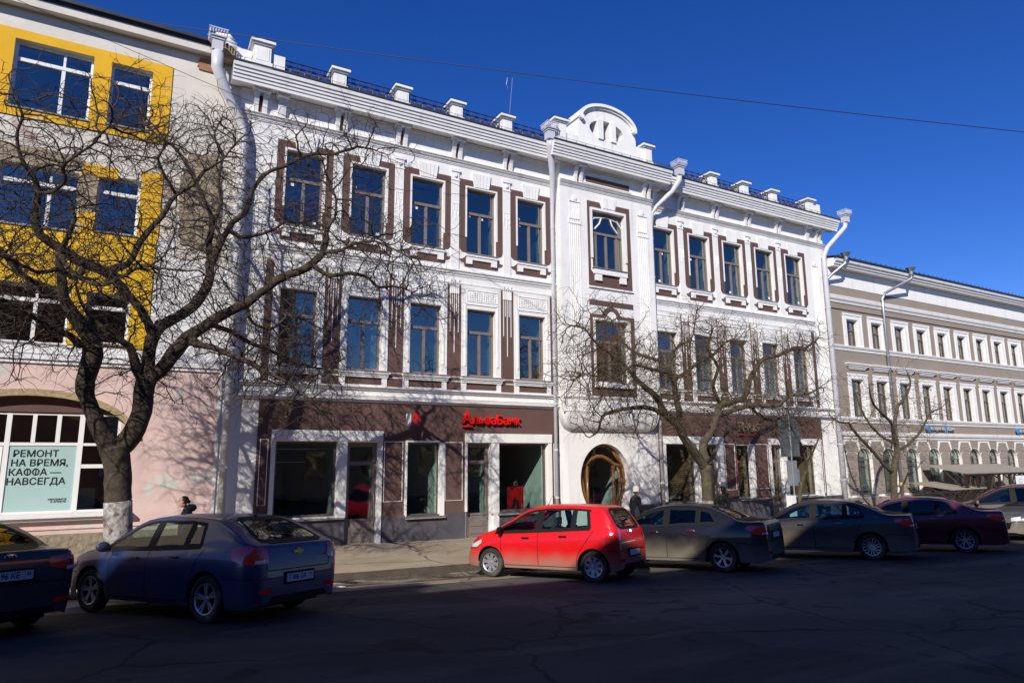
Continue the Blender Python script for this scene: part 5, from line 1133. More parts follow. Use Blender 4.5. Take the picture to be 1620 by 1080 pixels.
ICE = [(3.78, -5.6, .18, .06, .02, 'small white ice patch by the rear of the blue hatchback'), (3.45, -5.55, .08, .05, .015, 'tiny ice crumb beside the larger ice patch'),
 (-.5, -5.75, .35, .14, .05, 'dirty ice lump between the front wheels of the two left cars'), (-1.3, -5.6, .45, .15, .04, 'dirty ice strip under the brown saloon')]
OPPOSITE = [('opposite_building', -50, -11.85, 15.8, -23.5, M['facing_ochre'], 'tall ochre building across the street, out of the picture to the left', None, [(8, 9, 17.5, 18.6), (30, 31.2, 17.5, 18.4)]),
 ('opposite_building', -11.8, -1.0, 14.5, -23.5, M['facing_brick'], 'brick building across the street that shades the parked cars', None, None),
 ('opposite_building', -.95, 4.6, 15.0, -23.5, M['facing_ochre'], 'narrow ochre building across the street next to the brick one', None, None),
 ('opposite_building', 4.65, 8.5, 14.0, -23.5, M['facing_ochre'], 'third ochre building across the street, lower than its left neighbour', None, None),
 ('opposite_building', 8.55, 24, 8.0, -24.5, M['facing_ochre'], 'low ochre building across the street', None, None),
 ('opposite_building', 27, 60, 7.5, -24.0, M['facing_brick'], 'gabled brick building across the street mirrored in the panes', (2, 14, 5), None)]
# ------------------------------------------------------------------ trees
def grow(limbs, seed, natt, spread, R_inf, kill, step, iters, box, near=.25):
    rg = random.Random(seed)
    P_, par, rad = [], [], []
    ends = []
    for li, L in enumerate(limbs):
        pts = [Vector(p[:3]) for p in L]; rr = [p[3] for p in L]
        # Catmull-Rom resampling
        prev = -1
        if P_:
            prev = min(range(len(P_)), key=lambda i: (P_[i]-pts[0]).length)
        for i in range(len(pts)-1):
            p0 = pts[max(i-1, 0)]; p1 = pts[i]; p2 = pts[i+1]; p3 = pts[min(i+2, len(pts)-1)]
            n = max(1, int((p2-p1).length/.14))
            for k in range(n):
                t = k/n
                q = .5*((2*p1)+(p2-p0)*t+(2*p0-5*p1+4*p2-p3)*t*t+(3*p1-p0-3*p2+p3)*t**3)
                r = rr[i]+(rr[i+1]-rr[i])*t
                if r < .11: q = q+Vector((rg.uniform(-1, 1), rg.uniform(-1, 1), rg.uniform(-1, 1)))*.02
                P_.append(q); par.append(prev); rad.append(r); prev = len(P_)-1
        P_.append(pts[-1]); par.append(prev); rad.append(rr[-1]); ends.append(len(P_)-1)
    nl = len(P_)
    # attraction points around the outer limbs
    outer = [i for i in range(nl) if rad[i] < .12]
    att = []
    x0, x1, y0, y1, z0, z1 = box
    tries = 0
    while len(att) < natt and tries < natt*40:
        tries += 1
        i = rg.choice(outer); k = spread*(.35+.65*rg.random())
        d = Vector((rg.gauss(0, 1), rg.gauss(0, .8), rg.gauss(.12, .8))); d.normalize(); q = P_[i]+d*k*rg.random()**.5
        if x0 < q.x < x1 and y0 < q.y < min(y1, -.25) and z0 < q.z < z1: att.append(q)
    for it in range(iters):
        kd = kdtree.KDTree(len(P_))
        for i, p in enumerate(P_): kd.insert(p, i)
        kd.balance(); acc = {}; keep = []
        for a in att:
            co, i, d = kd.find(a)
            if d < kill: continue
            keep.append(a)
            if d > R_inf: continue
            if rad[i] > .16: continue
            v = (a-P_[i]).normalized(); acc.setdefault(i, Vector()); acc[i] += v
        att = keep
        if not acc: break
        for i, v in acc.items():
            d = v.normalized()
            pd = (P_[i]-P_[par[i]]).normalized() if par[i] >= 0 else Vector((0, 0, 1))
            d = (d+pd*.35+Vector((rg.uniform(-1, 1), rg.uniform(-1, 1), rg.uniform(-1, 1)))*.38+Vector((0, 0, -.06))).normalized()
            q = P_[i]+d*step
            P_.append(q); par.append(i); rad.append(0)
    # thickness of the grown part
    kids = {}
    for i in range(nl, len(P_)): kids.setdefault(par[i], []).append(i)
    for i in range(len(P_)-1, nl-1, -1):
        ks = kids.get(i, [])
        rad[i] = .0065 if not ks else min(.05, sum(rad[k]**2.25 for k in ks)**(1/2.25)+.00012)
    return P_, par, rad, nl, kids, limbs
def tree(name, limbs, seed, label, m_trunk, base, lime=None, twn=1.0, **k):
    P_, par, rad, nl, kids, L_ = grow(limbs, seed, **k)
    t = empty(name, base); tag(t, label, 'tree', None)
    off = Vector(base)
    rg = random.Random(seed+1)
    # trunk and main limbs: one mesh swept along each limb
    def sweep(L, kk, r0=0.):
        b = MB()
        for li, pts in enumerate(L):
            v = [Vector(p[:3]) for p in pts]; path = []; rr = []
            for i in range(len(v)-1):
                p0 = v[max(i-1, 0)]; p1 = v[i]; p2 = v[i+1]; p3 = v[min(i+2, len(v)-1)]; n = max(2, int((p2-p1).length/.14))
                for q in range(n):
                    s = q/n; x = .5*((2*p1)+(p2-p0)*s+(2*p0-5*p1+4*p2-p3)*s*s+(3*p1-p0-3*p2+p3)*s**3)
                    r = pts[i][3]+(pts[i+1][3]-pts[i][3])*s
                    jj = r*.04
                    if r < .11: jj = .014
                    path.append(x-off+Vector((rg.uniform(-jj, jj), rg.uniform(-jj, jj), rg.uniform(-jj, jj)*.7))); rr.append(r*(1+rg.uniform(-.08, .10)*(1 if r < .16 else .5)))
            path.append(v[-1]-off); rr.append(pts[-1][3])
            b.tube(path, rr, kk if rr[0] > .1 else (10 if rr[0] > .04 else 6))
        return b
    big = [l for i, l in enumerate(L_) if i < 3]
    mesh1 = sweep(L_[:1], 22); mesh2 = sweep(L_[1:], 16)
    tr = mesh1.build('trunk', m_trunk, t, smooth=True)
    bm = mesh2.build('bough', m_trunk, t, smooth=True)
    if lime:
        z0, z1, c, r = lime; b = MB(); n = 10; ring = []
        for i in range(n+1):
            z = z0+(z1-z0)*i/n; ring.append(z)
        v = L_[0]
        def at(z):
            for i in range(len(v)-1):
                if v[i][2] <= z <= v[i+1][2]:
                    s = (z-v[i][2])/(v[i+1][2]-v[i][2]); return (v[i][0]+(v[i+1][0]-v[i][0])*s, v[i][1]+(v[i+1][1]-v[i][1])*s, v[i][3]+(v[i+1][3]-v[i][3])*s)
            p = v[0] if z < v[0][2] else v[-1]; return p[0], p[1], p[3]
        path = []; rr = []
        for z in ring: x, y, r_ = at(z); path.append(Vector((x, y, z))-off); rr.append(r_*1.03+.012+(.22*max(0, .45-(z-z0)))) 
        b.tube(path, rr, 22); b.build('limewash_band', M['lime'], t, smooth=True)
    # branches
    b = MB(); starts = []
    done = set()
    roots = [i for i in range(nl, len(P_)) if par[i] < nl or len(kids.get(par[i], [])) > 1]
    for s0 in roots:
        path = [P_[par[s0]]-off, P_[s0]-off]; rr = [min(rad[s0]*1.15, max(rad[par[s0]], rad[s0])), rad[s0]]; i = s0
        while len(kids.get(i, [])) == 1:
            i = kids[i][0]; path.append(P_[i]-off); rr.append(rad[i])
        b.tube(path, rr, 5 if rr[0] > .012 else 3, False)
    # fine twigs
    for i in range(nl if twn < .01 else 0, len(P_)):
        if i < nl and rad[i] > .06: continue
        pr_ = (.9 if i >= nl and not kids.get(i) else .42)*twn
        while rg.random() < pr_:
            pr_ *= .45
            d = (P_[i]-P_[par[i]]).normalized() if par[i] >= 0 else Vector((0, 0, 1))
            d = (d*.7+Vector((rg.gauss(0, 1), rg.gauss(0, 1), rg.gauss(-.1, .9)))*.6).normalized()
            p = P_[i]-off; path = [p.copy()]; n = rg.randint(3, 7); st = rg.uniform(.05, .10)
            for q in range(n):
                d = (d+Vector((rg.gauss(0, .25), rg.gauss(0, .25), rg.gauss(-.10, .2)))).normalized(); p = p+d*st; path.append(p.copy())
            r0 = rg.uniform(.0038, .0060); b.tube(path, [r0*(1-.5*q/n) for q in range(n+1)], 3, False)
    o = b.build('twigs', M['twig'] if m_trunk is M['bark'] else M['twig2'], t); tag(o, kind='stuff')
    return t
M['twig2'] = mat('pale_twig_bark', (.085, .06, .038), .9)
T1 = TREES[1]
tree('old_elm', T1, 11, 'large gnarled leafless tree forking low in front of the pink wall', M['bark'], (.02, -3.55, gb(0)-.1), lime=(gb(0)-.12, 1.74, 0, 0),
     natt=16000, spread=1.65, R_inf=1.15, kill=.17, step=.11, iters=42, box=(-6.5, 8.2, -7.5, -.3, 2.9, 11.6), twn=1.2)
tree('old_elm', TREES[2], 22, 'medium leafless tree with crooked spreading boughs before the right shop windows', M['bark2'], (TREES[2][0][0][0], -3.5, gb(14)-.1), lime=(gb(14)-.1, 1.18, 0, 0),
     natt=13000, spread=1.3, R_inf=1.0, kill=.16, step=.105, iters=30, box=(8, 26, -7, -.3, 3.2, 9.5), twn=1.2)
tree('young_tree', TREES[3], 33, 'thin young tree standing beside the road sign post', M['bark2'], (TREES[3][0][0][0], -2.6, 0),
     natt=450, spread=.8, R_inf=.9, kill=.2, step=.1, iters=16, box=(5, 30, -6, -.3, 1.6, 5), twn=.8)
tree('young_tree', TREES[4], 44, 'slim leafless tree in front of the taupe building', M['bark2'], (TREES[4][0][0][0], -3.2, gb(24)-.1),
     natt=2000, spread=1.15, R_inf=1.0, kill=.24, step=.11, iters=22, box=(15, 40, -7, -.3, 2.5, 6.9), twn=1.0)
# ------------------------------------------------------------------ cars
def pchip(pts):
    xs = [p[0] for p in pts]; ys = [p[1] for p in pts]; n = len(xs)
    d = [(ys[i+1]-ys[i])/(xs[i+1]-xs[i]) for i in range(n-1)]
    m_ = [d[0]]+[0 if d[i-1]*d[i] <= 0 else 2*d[i-1]*d[i]/(d[i-1]+d[i]) for i in range(1, n-1)]+[d[-1]]
    def f(x):
        if x <= xs[0]: return ys[0]
        if x >= xs[-1]: return ys[-1]
        i = 0
        while x > xs[i+1]: i += 1
        h = xs[i+1]-xs[i]; t = (x-xs[i])/h
        return ys[i]*(1+2*t)*(1-t)**2+m_[i]*h*t*(1-t)**2+ys[i+1]*t*t*(3-2*t)+m_[i+1]*h*t*t*(t-1)
    return f
def inside(p, poly):
    c = False; j = len(poly)-1
    for i in range(len(poly)):
        a, b_ = poly[i], poly[j]
        if (a[1] > p[1]) != (b_[1] > p[1]) and p[0] < (b_[0]-a[0])*(p[1]-a[1])/(b_[1]-a[1])+a[0]: c = not c
        j = i
    return c
TYPES = {
 'small_hatch': dict(L=3.75, W=1.695, H=1.53, rear=.56, front=3.02, R=.30,
    top=[(0, .52), (.015, .74), (.05, .90), (.09, 1.03), (.13, 1.10), (.30, 1.36), (.40, 1.46), (.55, 1.495), (1.0, 1.525), (1.5, 1.53), (1.9, 1.505), (2.15, 1.45), (2.55, 1.24), (2.95, 1.03), (3.2, .94), (3.5, .80), (3.66, .66), (3.75, .50)],
    belt=[(0, 1.0), (.6, 1.0), (1.4, .965), (2.2, .93), (2.9, .90), (3.75, .82)],
    wins=[((1.02, 1.78), None, None), ((.60, .98), .52, .60), ((1.86, 2.90), None, None)], tum=.42,
    rg=[(-.56, 1.08), (-.50, 1.36), (-.40, 1.42), (.40, 1.42), (.50, 1.36), (.56, 1.08), (.45, 1.03), (-.45, 1.03)],
    tail_side=[(.02, 1.02), (.30, 1.06), (.27, .84), (.04, .80)], tail_back=[(.60, .84), (.56, 1.04), (.74, 1.04), (.86, 1.0), (.86, .80), (.68, .78)],
    plate_z=.56, split=1.82, doors=(.86, 2.72), seam_hatch=[(-.62, 1.04), (-.56, .62), (.56, .62), (.62, 1.04)]),
 'hatch': dict(L=4.51, W=1.797, H=1.477, rear=.92, front=3.605, R=.325,
    top=[(0, .50), (.015, .72), (.05, .94), (.09, 1.045), (.20, 1.10), (.60, 1.285), (.90, 1.40), (1.05, 1.435), (1.6, 1.47), (2.1, 1.477), (2.45, 1.455), (2.7, 1.40), (3.1, 1.20), (3.5, 1.01), (3.9, .93), (4.25, .80), (4.42, .66), (4.51, .48)],
    belt=[(0, 1.03), (1.0, 1.0), (2.0, .96), (3.3, .92), (4.51, .80)],
    wins=[((1.48, 2.20), None, None), ((1.12, 1.44), 1.02, 1.20), ((2.28, 3.42), None, None)], tum=.44,
    rg=[(-.60, 1.10), (-.46, 1.37), (-.36, 1.40), (.36, 1.40), (.46, 1.37), (.60, 1.10), (.50, 1.075), (-.50, 1.075)],
    tail_side=[(.03, 1.0), (.16, 1.04), (.48, 1.0), (.40, .86), (.16, .80), (.04, .82)], tail_back=[(.58, .82), (.60, 1.0), (.72, 1.03), (.90, 1.0), (.90, .80), (.70, .79)],
    plate_z=.58, split=2.24, doors=(1.35, 3.12), seam_hatch=[(-.66, 1.06), (-.60, .70), (.60, .70), (.66, 1.06)]),
 'sedan': dict(L=4.40, W=1.72, H=1.47, rear=.98, front=3.56, R=.315,
    top=[(0, .50), (.012, .76), (.035, .97), (.07, 1.065), (.14, 1.085), (.40, 1.09), (.56, 1.11), (.80, 1.22), (1.1, 1.35), (1.35, 1.425), (1.8, 1.465), (2.2, 1.468), (2.5, 1.43), (2.72, 1.375), (3.1, 1.18), (3.42, 1.01), (3.8, .93), (4.15, .81), (4.33, .66), (4.40, .48)],
    belt=[(0, 1.03), (1.0, 1.01), (2.0, .965), (3.3, .91), (4.4, .80)],
    wins=[((1.52, 2.22), None, None), ((1.05, 1.48), .92, 1.18), ((2.30, 3.36), None, None)], tum=.44,
    rg=[(-.62, 1.12), (-.46, 1.37), (-.36, 1.395), (.36, 1.395), (.46, 1.37), (.62, 1.12), (.50, 1.10), (-.50, 1.10)],
    tail_side=[(.03, .97), (.36, 1.0), (.44, .93), (.20, .82), (.04, .80)], tail_back=[(.44, .86), (.46, .98), (.70, 1.0), (.87, .97), (.87, .80), (.66, .80)],
    plate_z=.78, split=2.26, doors=(1.38, 3.10), seam_hatch=[(-.70, 1.05), (-.64, .68), (.64, .68), (.70, 1.05)]),
 'suv': dict(L=4.62, W=1.84, H=1.70, rear=.92, front=3.68, R=.345,
    top=[(0, .62), (.02, .9), (.06, 1.12), (.12, 1.22), (.30, 1.50), (.42, 1.62), (.7, 1.67), (1.6, 1.70), (2.2, 1.69), (2.5, 1.64), (3.0, 1.42), (3.45, 1.17), (3.9, 1.08), (4.3, .96), (4.5, .82), (4.62, .60)],
    belt=[(0, 1.14), (1.0, 1.12), (2.0, 1.08), (3.4, 1.05), (4.62, .95)],
    wins=[((1.50, 2.22), None, None), ((.62, 1.44), .50, .66), ((2.30, 3.40), None, None)], tum=.40,
    rg=[(-.64, 1.24), (-.56, 1.54), (-.46, 1.58), (.46, 1.58), (.56, 1.54), (.64, 1.24), (.5, 1.22), (-.5, 1.22)],
    tail_side=[(.03, 1.2), (.24, 1.24), (.24, .98), (.04, .96)], tail_back=[(.66, .96), (.66, 1.2), (.90, 1.2), (.90, .96)],
    plate_z=.80, split=2.26, doors=(1.38, 3.15), seam_hatch=[(-.66, 1.2), (-.62, .66), (.62, .66), (.66, 1.2)]),
}
body_cache = {}
def car_body(T):
    L, W, R_ = T['L'], T['W'], T['R']; top = pchip(T['top']); belt = pchip(T['belt'])
    ar = R_+.055
    st = set()
    for a in fr(0, L, 70): st.add(round(a, 4))
    for k in range(18): u = .30*(1-cos(pi/2*k/17)); st.add(round(u, 4)); st.add(round(L-u*1.6, 4))
    for c in (T['rear'], T['front']):
        for k in range(25): st.add(round(c-ar*cos(pi*k/24), 4))
    st = sorted(st); rings = []
    st2 = [st[0]]
    for a in st[1:]:
        if a-st2[-1] > .004: st2.append(a)
    prof = pchip([(0, .935), (.12, .962), (.35, .985), (.62, 1.0), (.80, .993), (.93, .965), (1, .935)])
    for X in st2:
        ur = min(1, X/.34); uf = min(1, (L-X)/.85)
        hw = W/2*(.76+.24*sqrt(max(0, 1-(1-ur)**2)))*(.70+.30*(1-(1-uf)**2.6)) 
        zt = top(X); zs = min(belt(X), zt-.03)
        zb = .215+.05*(1-min(1, X/.2))**2+.04*(1-min(1, (L-X)/.25))**2
        arch = False
        for c in (T['rear'], T['front']):
            dx = abs(X-c)
            if dx < ar: z_ = R_+sqrt(ar*ar-dx*dx); zb = max(zb, z_); 
        zb = min(zb, zs-.05)
        rg = []
        for j in range(11):
            t = j/10; z = zb+(zs-zb)*t; tt = (z-.2)/(zs-.2)
            rg.append((X-L/2, hw*prof(max(0, min(1, tt))), z))
        yS = rg[-1][1]; h = zt-zs; g = min(1, max(0, (h-.04)/.20)); g = g*g*(3-2*g)
        zR = zs+h*(.45*(1-g))+(h-.065)*g; yR = yS-.02*(1-g)-T['tum']*(zR-zs)-.012*g
        for j in range(1, 9): t = j/8; rg.append((X-L/2, yS+(yR-yS)*t+.012*sin(pi*t)*g, zs+(zR-zs)*t))
        for j in range(1, 13):
            a = pi/2*j/12; rg.append((X-L/2, yR*(cos(a)**.75 if j < 12 else 0), zR+(zt-zR)*sin(a)**.8))
        rings.append(rg)
    b = MB(); n = len(rings[0]); full = []
    for rg in rings: full.append([(p[0], -p[1], p[2]) for p in rg[:-1]]+[rg[-1]]+[p for p in rg[:-1][::-1]])
    m_ = len(full[0])
    for rg in full: b.v += rg
    for i in range(len(full)-1):
        for j in range(m_-1): b.f.append([i*m_+j, (i+1)*m_+j, (i+1)*m_+j+1, i*m_+j+1]); b.m.append(0)
    for base, flip in ((0, False), ((len(full)-1)*m_, True)):
        for j in range(n-1):
            q = [base+j, base+j+1, base+m_-2-j, base+m_-1-j]
            if j == n-2: q = [base+j, base+j+1, base+m_-1-j]
            b.f.append(q if not flip else q[::-1]); b.m.append(0)
    bm = bmesh.new(); me = bpy.data.meshes.new('body'); me.from_pydata(b.v, [], b.f); bm.from_mesh(me)
    bmesh.ops.recalc_face_normals(bm, faces=bm.faces[:]); 
    # make sure they point outwards
    f0 = max(bm.faces, key=lambda f: f.calc_center_median().z)
    if f0.normal.z < 0: bmesh.ops.reverse_faces(bm, faces=bm.faces[:])
    bm.to_mesh(me); bvh = BVHTree.FromBMesh(bm); bm.free()
    me.polygons.foreach_set('use_smooth', [True]*len(me.polygons)); me.update()
    return me, bvh, top, belt
def cast(bvh, L, axis, a, c):
    if axis == 'L': o, d = Vector((a-L/2, 3, c)), Vector((0, -1, 0))
    elif axis == 'R': o, d = Vector((a-L/2, -3, c)), Vector((0, 1, 0))
    elif axis == 'B': o, d = Vector((-L/2-2, a, c)), Vector((1, 0, 0))
    elif axis == 'F': o, d = Vector((L/2+2, a, c)), Vector((-1, 0, 0))
    else: o, d = Vector((a-L/2, c, 4)), Vector((0, 0, -1))
    h = bvh.ray_cast(o, d)
    if h[0] is None: return None
    n = h[1] if h[1].dot(d) < 0 else -h[1]
    return h[0], n
def decal(b, bvh, L, poly, axis, off=.005, g=.055):
    dens = []
    for i in range(len(poly)):
        p, q = poly[i], poly[(i+1) % len(poly)]; n = max(1, int(math.dist(p, q)/g))
        dens += [(p[0]+(q[0]-p[0])*k/n, p[1]+(q[1]-p[1])*k/n) for k in range(n)]
    xs = [p[0] for p in dens]; ys = [p[1] for p in dens]; pts = [Vector(p) for p in dens]; ne = len(pts)
    x = min(xs)+g/2
    while x < max(xs):
        y = min(ys)+g/2
        while y < max(ys):
            if inside((x, y), dens) and min((p[0]-x)**2+(p[1]-y)**2 for p in dens) > (g*.4)**2: pts.append(Vector((x, y)))
            y += g
        x += g
    vs, es, fs = delaunay_2d_cdt(pts, [(i, (i+1) % ne) for i in range(ne)], [], 1, 1e-5)[:3]
    o = len(b.v); ok = []
    for v in vs:
        h = cast(bvh, L, axis, v[0], v[1]); ok.append(h is not None)
        b.v.append(tuple(h[0]+h[1]*off) if h else (0, 0, 0))
    for f in fs:
        if all(ok[i] for i in f):
            P3 = [Vector(b.v[o+i]) for i in f]
            if max((P3[i]-P3[i-1]).length for i in range(len(P3))) > g*7: continue
            nn = (P3[1]-P3[0]).cross(P3[2]-P3[0]); hn = cast(bvh, L, axis, vs[f[0]][0], vs[f[0]][1])[1]
            f = list(f) if nn.dot(hn) > 0 else list(f)[::-1]
            b.f.append([o+i for i in f]); b.m.append(b.mi)
def seam(b, bvh, L, line, axis, w=.012, off=.0025):
    pts = []
    for i in range(len(line)-1):
        n = max(1, int(math.dist(line[i], line[i+1])/.05)); pts += [(line[i][0]+(line[i+1][0]-line[i][0])*k/n, line[i][1]+(line[i+1][1]-line[i][1])*k/n) for k in range(n)]
    pts.append(line[-1]); prev = None
    for i, p in enumerate(pts):
        a, c = pts[max(0, i-1)], pts[min(len(pts)-1, i+1)]; dx, dy = c[0]-a[0], c[1]-a[1]; l = math.hypot(dx, dy) or 1
        nx, ny = -dy/l*w/2, dx/l*w/2
        h1 = cast(bvh, L, axis, p[0]+nx, p[1]+ny); h2 = cast(bvh, L, axis, p[0]-nx, p[1]-ny)
        if h1 is None or h2 is None: prev = None; continue
        o = len(b.v); b.v += [tuple(h1[0]+h1[1]*off), tuple(h2[0]+h2[1]*off)]
        if prev is not None: b.f.append([prev, prev+1, o+1, o]); b.m.append(b.mi)
        prev = o
def wheel_meshes(R_, style):
    ro = R_; ri = R_*.66; wd = .19
    b = MB(); b.lathe([(ri, -wd/2+.015), (ri+.01, -wd/2), (ro*.93, -wd/2), (ro*.985, -wd/2+.02), (ro, -wd/2+.045), (ro, wd/2-.045), (ro*.985, wd/2-.02), (ro*.93, wd/2), (ri+.01, wd/2), (ri, wd/2-.015)], 48, 'y')
    ty = b.mesh('tyre', M['tyre'], smooth=True)
    ds = MB(); ds.lathe([(0, wd/2-.075), (ri*.98, wd/2-.075)], 32, 'y'); disc = ds.mesh('brake_disc', M['black'])
    r = MB(); r.lathe([(ri*.90, wd/2-.05), (ri*.91, wd/2-.012), (ri*1.0, wd/2-.004), (ri*1.03, wd/2-.012), (ri*1.0, wd/2-.05)], 48, 'y')
    n, w0, w1, dbl = style
    for i in range(n):
        a0 = 2*pi*i/n+.2
        for s_ in ((-.5, .5) if dbl else (0,)):
            a = a0+s_*dbl
            c_, s2 = cos(a), sin(a); pc, ps = -s2, c_
            p = []
            for rr, hw_ in ((ri*.16, w0), (ri*.93, w1)):
                for q in (-hw_, hw_):
                    p.append((rr*c_+q*pc, rr*s2+q*ps))
            yo = wd/2-.018; yi = wd/2-.055
            vs = [(p[0][0], yo-.012, p[0][1]), (p[1][0], yo-.012, p[1][1]), (p[3][0], yo, p[3][1]), (p[2][0], yo, p[2][1]), (p[0][0], yi, p[0][1]), (p[1][0], yi, p[1][1]), (p[3][0], yi, p[3][1]), (p[2][0], yi, p[2][1])]
            r.add(vs, [(0, 1, 2, 3), (1, 0, 4, 5), (3, 2, 6, 7), (0, 3, 7, 4), (2, 1, 5, 6)])
    r.lathe([(0, wd/2-.016), (ri*.15, wd/2-.018), (ri*.20, wd/2-.035), (ri*.20, wd/2-.06)], 20, 'y')
    return ty, disc, r.mesh('rim', M['rim'])
def car(name, typ, paint, pos, heading, label, rims=(5, .03, .02, 0), glass=None, plate=None, emblem=None, rim_m=None, scl=(1, 1, 1), extra=None, trim='black', plate_dark=False, cat='car'):
    T = TYPES[typ]; L, W, R_ = T['L'], T['W'], T['R']
    if typ not in body_cache: body_cache[typ] = car_body(T)
    me0, bvh, top, belt = body_cache[typ]
    root = empty(name, (0, 0, 0)); tag(root, label, cat, 'cars parked nose to the kerb')
    gl, glr = glass or (M['carglass_clear'], M['carglass_clear'])
    holes = []
    def zR(X):
        zt = top(X); zs = min(belt(X), zt-.03); h = zt-zs; g = min(1, max(0, (h-.04)/.20)); g = g*g*(3-2*g); return zs+h*(.45*(1-g))+(h-.065)*g
    surround = MB()
    for ax in ('L', 'R'):
        for (a, c), rt_, rb_ in T['wins']:
            n = 14; up_ = []; lo = []
            for k in range(n+1):
                X = a+(c-a)*k/n; up_.append((X, zR(X)-.035)); lo.append((X, belt(X)+.028))
            if rt_ is not None:
                up_ = [p for p in up_ if p[0] >= rb_]; 
                if typ == 'small_hatch': up_[0] = (a+.08, zR(a+.08)-.05)
            poly = [p for i, p in enumerate(lo)]+[p for p in up_[::-1] if p[1] > belt(p[0])+.035]
            b = MB(); decal(b, bvh, L, poly, ax, .004)
            b.build('side_window', gl if a > 1.8 else glr, root, smooth=True)
            if ax == 'L': holes.append(('S', poly))
            b = MB(); cx_, cz_ = sum(p[0] for p in poly)/len(poly), sum(p[1] for p in poly)/len(poly)
            inn_ = []
            for p in poly: dx, dz = cx_-p[0], cz_-p[1]; l_ = math.hypot(dx, dz) or 1; inn_.append((p[0]+dx/l_*.022, p[1]+dz/l_*.022))
            seam(b, bvh, L, inn_+[inn_[0]], ax, .046, .009); b.build('window_seal', M['black'], root)
        # black surround strip joining the panes
        a = min(w_[0][0] for w_ in T['wins']); c = max(w_[0][1] for w_ in T['wins'])
        b = MB(); line = [(a+.02, belt(a)+.012)]+[(X, belt(X)+.012) for X in fr(a+.1, c+.02, 12)]
        seam(b, bvh, L, line, ax, .028, .008)
        for w_ in T['wins']:
            pass
        xsp = T['split']; seam(b, bvh, L, [(xsp, belt(xsp)+.02), (xsp, zR(xsp)-.03)], ax, .10, .0085)
        a2 = T['wins'][1][0][1]+.02; seam(b, bvh, L, [(a2, belt(a2)+.02), (a2, zR(a2)-.03)], ax, .035, .007)
        b.build('window_trim', M[trim], root)
        s_ = MB(); d0, d1 = T['doors']; w = T['rear']; ar = R_+.055
        seam(s_, bvh, L, [(xsp, .27), (xsp, belt(xsp))], ax)
        seam(s_, bvh, L, [(d1-.02, .27), (d1+.02, .7), (d1-.0, belt(d1)-.01)], ax)
        seam(s_, bvh, L, [(w+ar+.02, .27), (w+ar+.0, R_+.15), (w+ar*.75+.03, R_+.28), (d0-.18, .80), (d0-.32, belt(d0-.3)-.01)], ax)
        seam(s_, bvh, L, [(w+ar+.02, .275), (d1-.02, .275)], ax)
        seam(s_, bvh, L, [(.02, .60), (w-ar+.05, .62)], ax); seam(s_, bvh, L, [(L-.05, .58), (T['front']+ar-.03, .60)], ax)
        s_.build('door_seam', M['black'], root)
        sgn = 1 if ax == 'L' else -1
        for X in (xsp-.62, xsp+.32) if False else (xsp-.60, xsp+.30):
            h = cast(bvh, L, ax, X, belt(X)-.10)
            if h:
                hb = MB(); hb.box(-.085, .085, -.012, .022, -.013, .013); hb.box(-.085, -.06, -.02, .0, -.01, .01)
                hb.build('door_handle', extra.get('handle', M['chrome']) if extra else paint, root, loc=tuple(h[0]+h[1]*.012), rot=(0, 0, 0 if sgn > 0 else pi))
        # mirror
        Xm = T['wins'][2][0][1]-.16; h = cast(bvh, L, ax, Xm, belt(Xm)+.04)
        mb = MB(); mb.lathe([(0, -.05), (.05, -.045), (.075, -.02), (.08, .02), (.07, .035), (0, .035)], 14, 'y')
        mb.v = [(v[1]*-1, v[0]*1.35, v[2]) for v in mb.v]
        mb.box(-.02, .03, -sgn*.13, 0, -.05, -.02)
        mb.build('wing_mirror', paint if not (extra and extra.get('mirror')) else M['black'], root, loc=(Xm-L/2-.02, sgn*(abs(h[0].y)+.13) if h else sgn*.9, belt(Xm)+.075), smooth=True)
        b = MB(); decal(b, bvh, L, T['tail_side'], ax, .010); 
        b.build('tail_light', M['redlens'], root, smooth=True)
        b = MB(); decal(b, bvh, L, [(L-.50, .78), (L-.20, .67), (L-.20, .61), (L-.36, .62), (L-.50, .71)], ax, .01); b.build('headlight', M['clearlens'], root, smooth=True)
    for sgn in (-1, 1):
        b = MB(); decal(b, bvh, L, [(sgn*p[0], p[1]) for p in T['tail_back']], 'B', .010); b.build('tail_light', M['redlens'], root, smooth=True)
        b = MB(); decal(b, bvh, L, [(sgn*p[0], p[1]) for p in ([(.66, .805), (.80, .805), (.79, .85), (.66, .85)])], 'B', .014)
        if typ != 'small_hatch': b.build('reversing_light', M['clearlens'], root, smooth=True)
        b = MB(); decal(b, bvh, L, [(sgn*.52, .40), (sgn*.74, .40), (sgn*.74, .46), (sgn*.52, .46)], 'B', .008); b.build('reflector', M['redlens'], root)
        b = MB(); decal(b, bvh, L, [(sgn*.5, .60), (sgn*.72, .62), (sgn*.70, .74), (sgn*.48, .70)], 'F', .012); b.build('headlight', M['clearlens'], root, smooth=True)
    b = MB(); decal(b, bvh, L, T['rg'], 'B', .004); b.build('rear_window', glr, root, smooth=True); holes.append(('B', T['rg']))
    b = MB(); q_ = T['rg']; zc_ = sum(p[1] for p in q_)/len(q_); seam(b, bvh, L, [(p[0]*.97, zc_+(p[1]-zc_)*.93) for p in q_+[q_[0]]], 'B', .05, .009); b.build('window_seal', M['black'], root)
    zt_, zc = top(T['front']-.85)-.0, 0
    ztop_ws = T['H']-.10; zbot = top(T['wins'][2][0][1]+.02)+.03
    hwb = W/2-.16; hwt = W/2-.30
    ws = [(-hwb, zbot), (hwb, zbot), (hwt, ztop_ws), (-hwt, ztop_ws)]
    b = MB(); decal(b, bvh, L, ws, 'F', .004); b.build('windscreen', gl, root, smooth=True); holes.append(('F', ws))
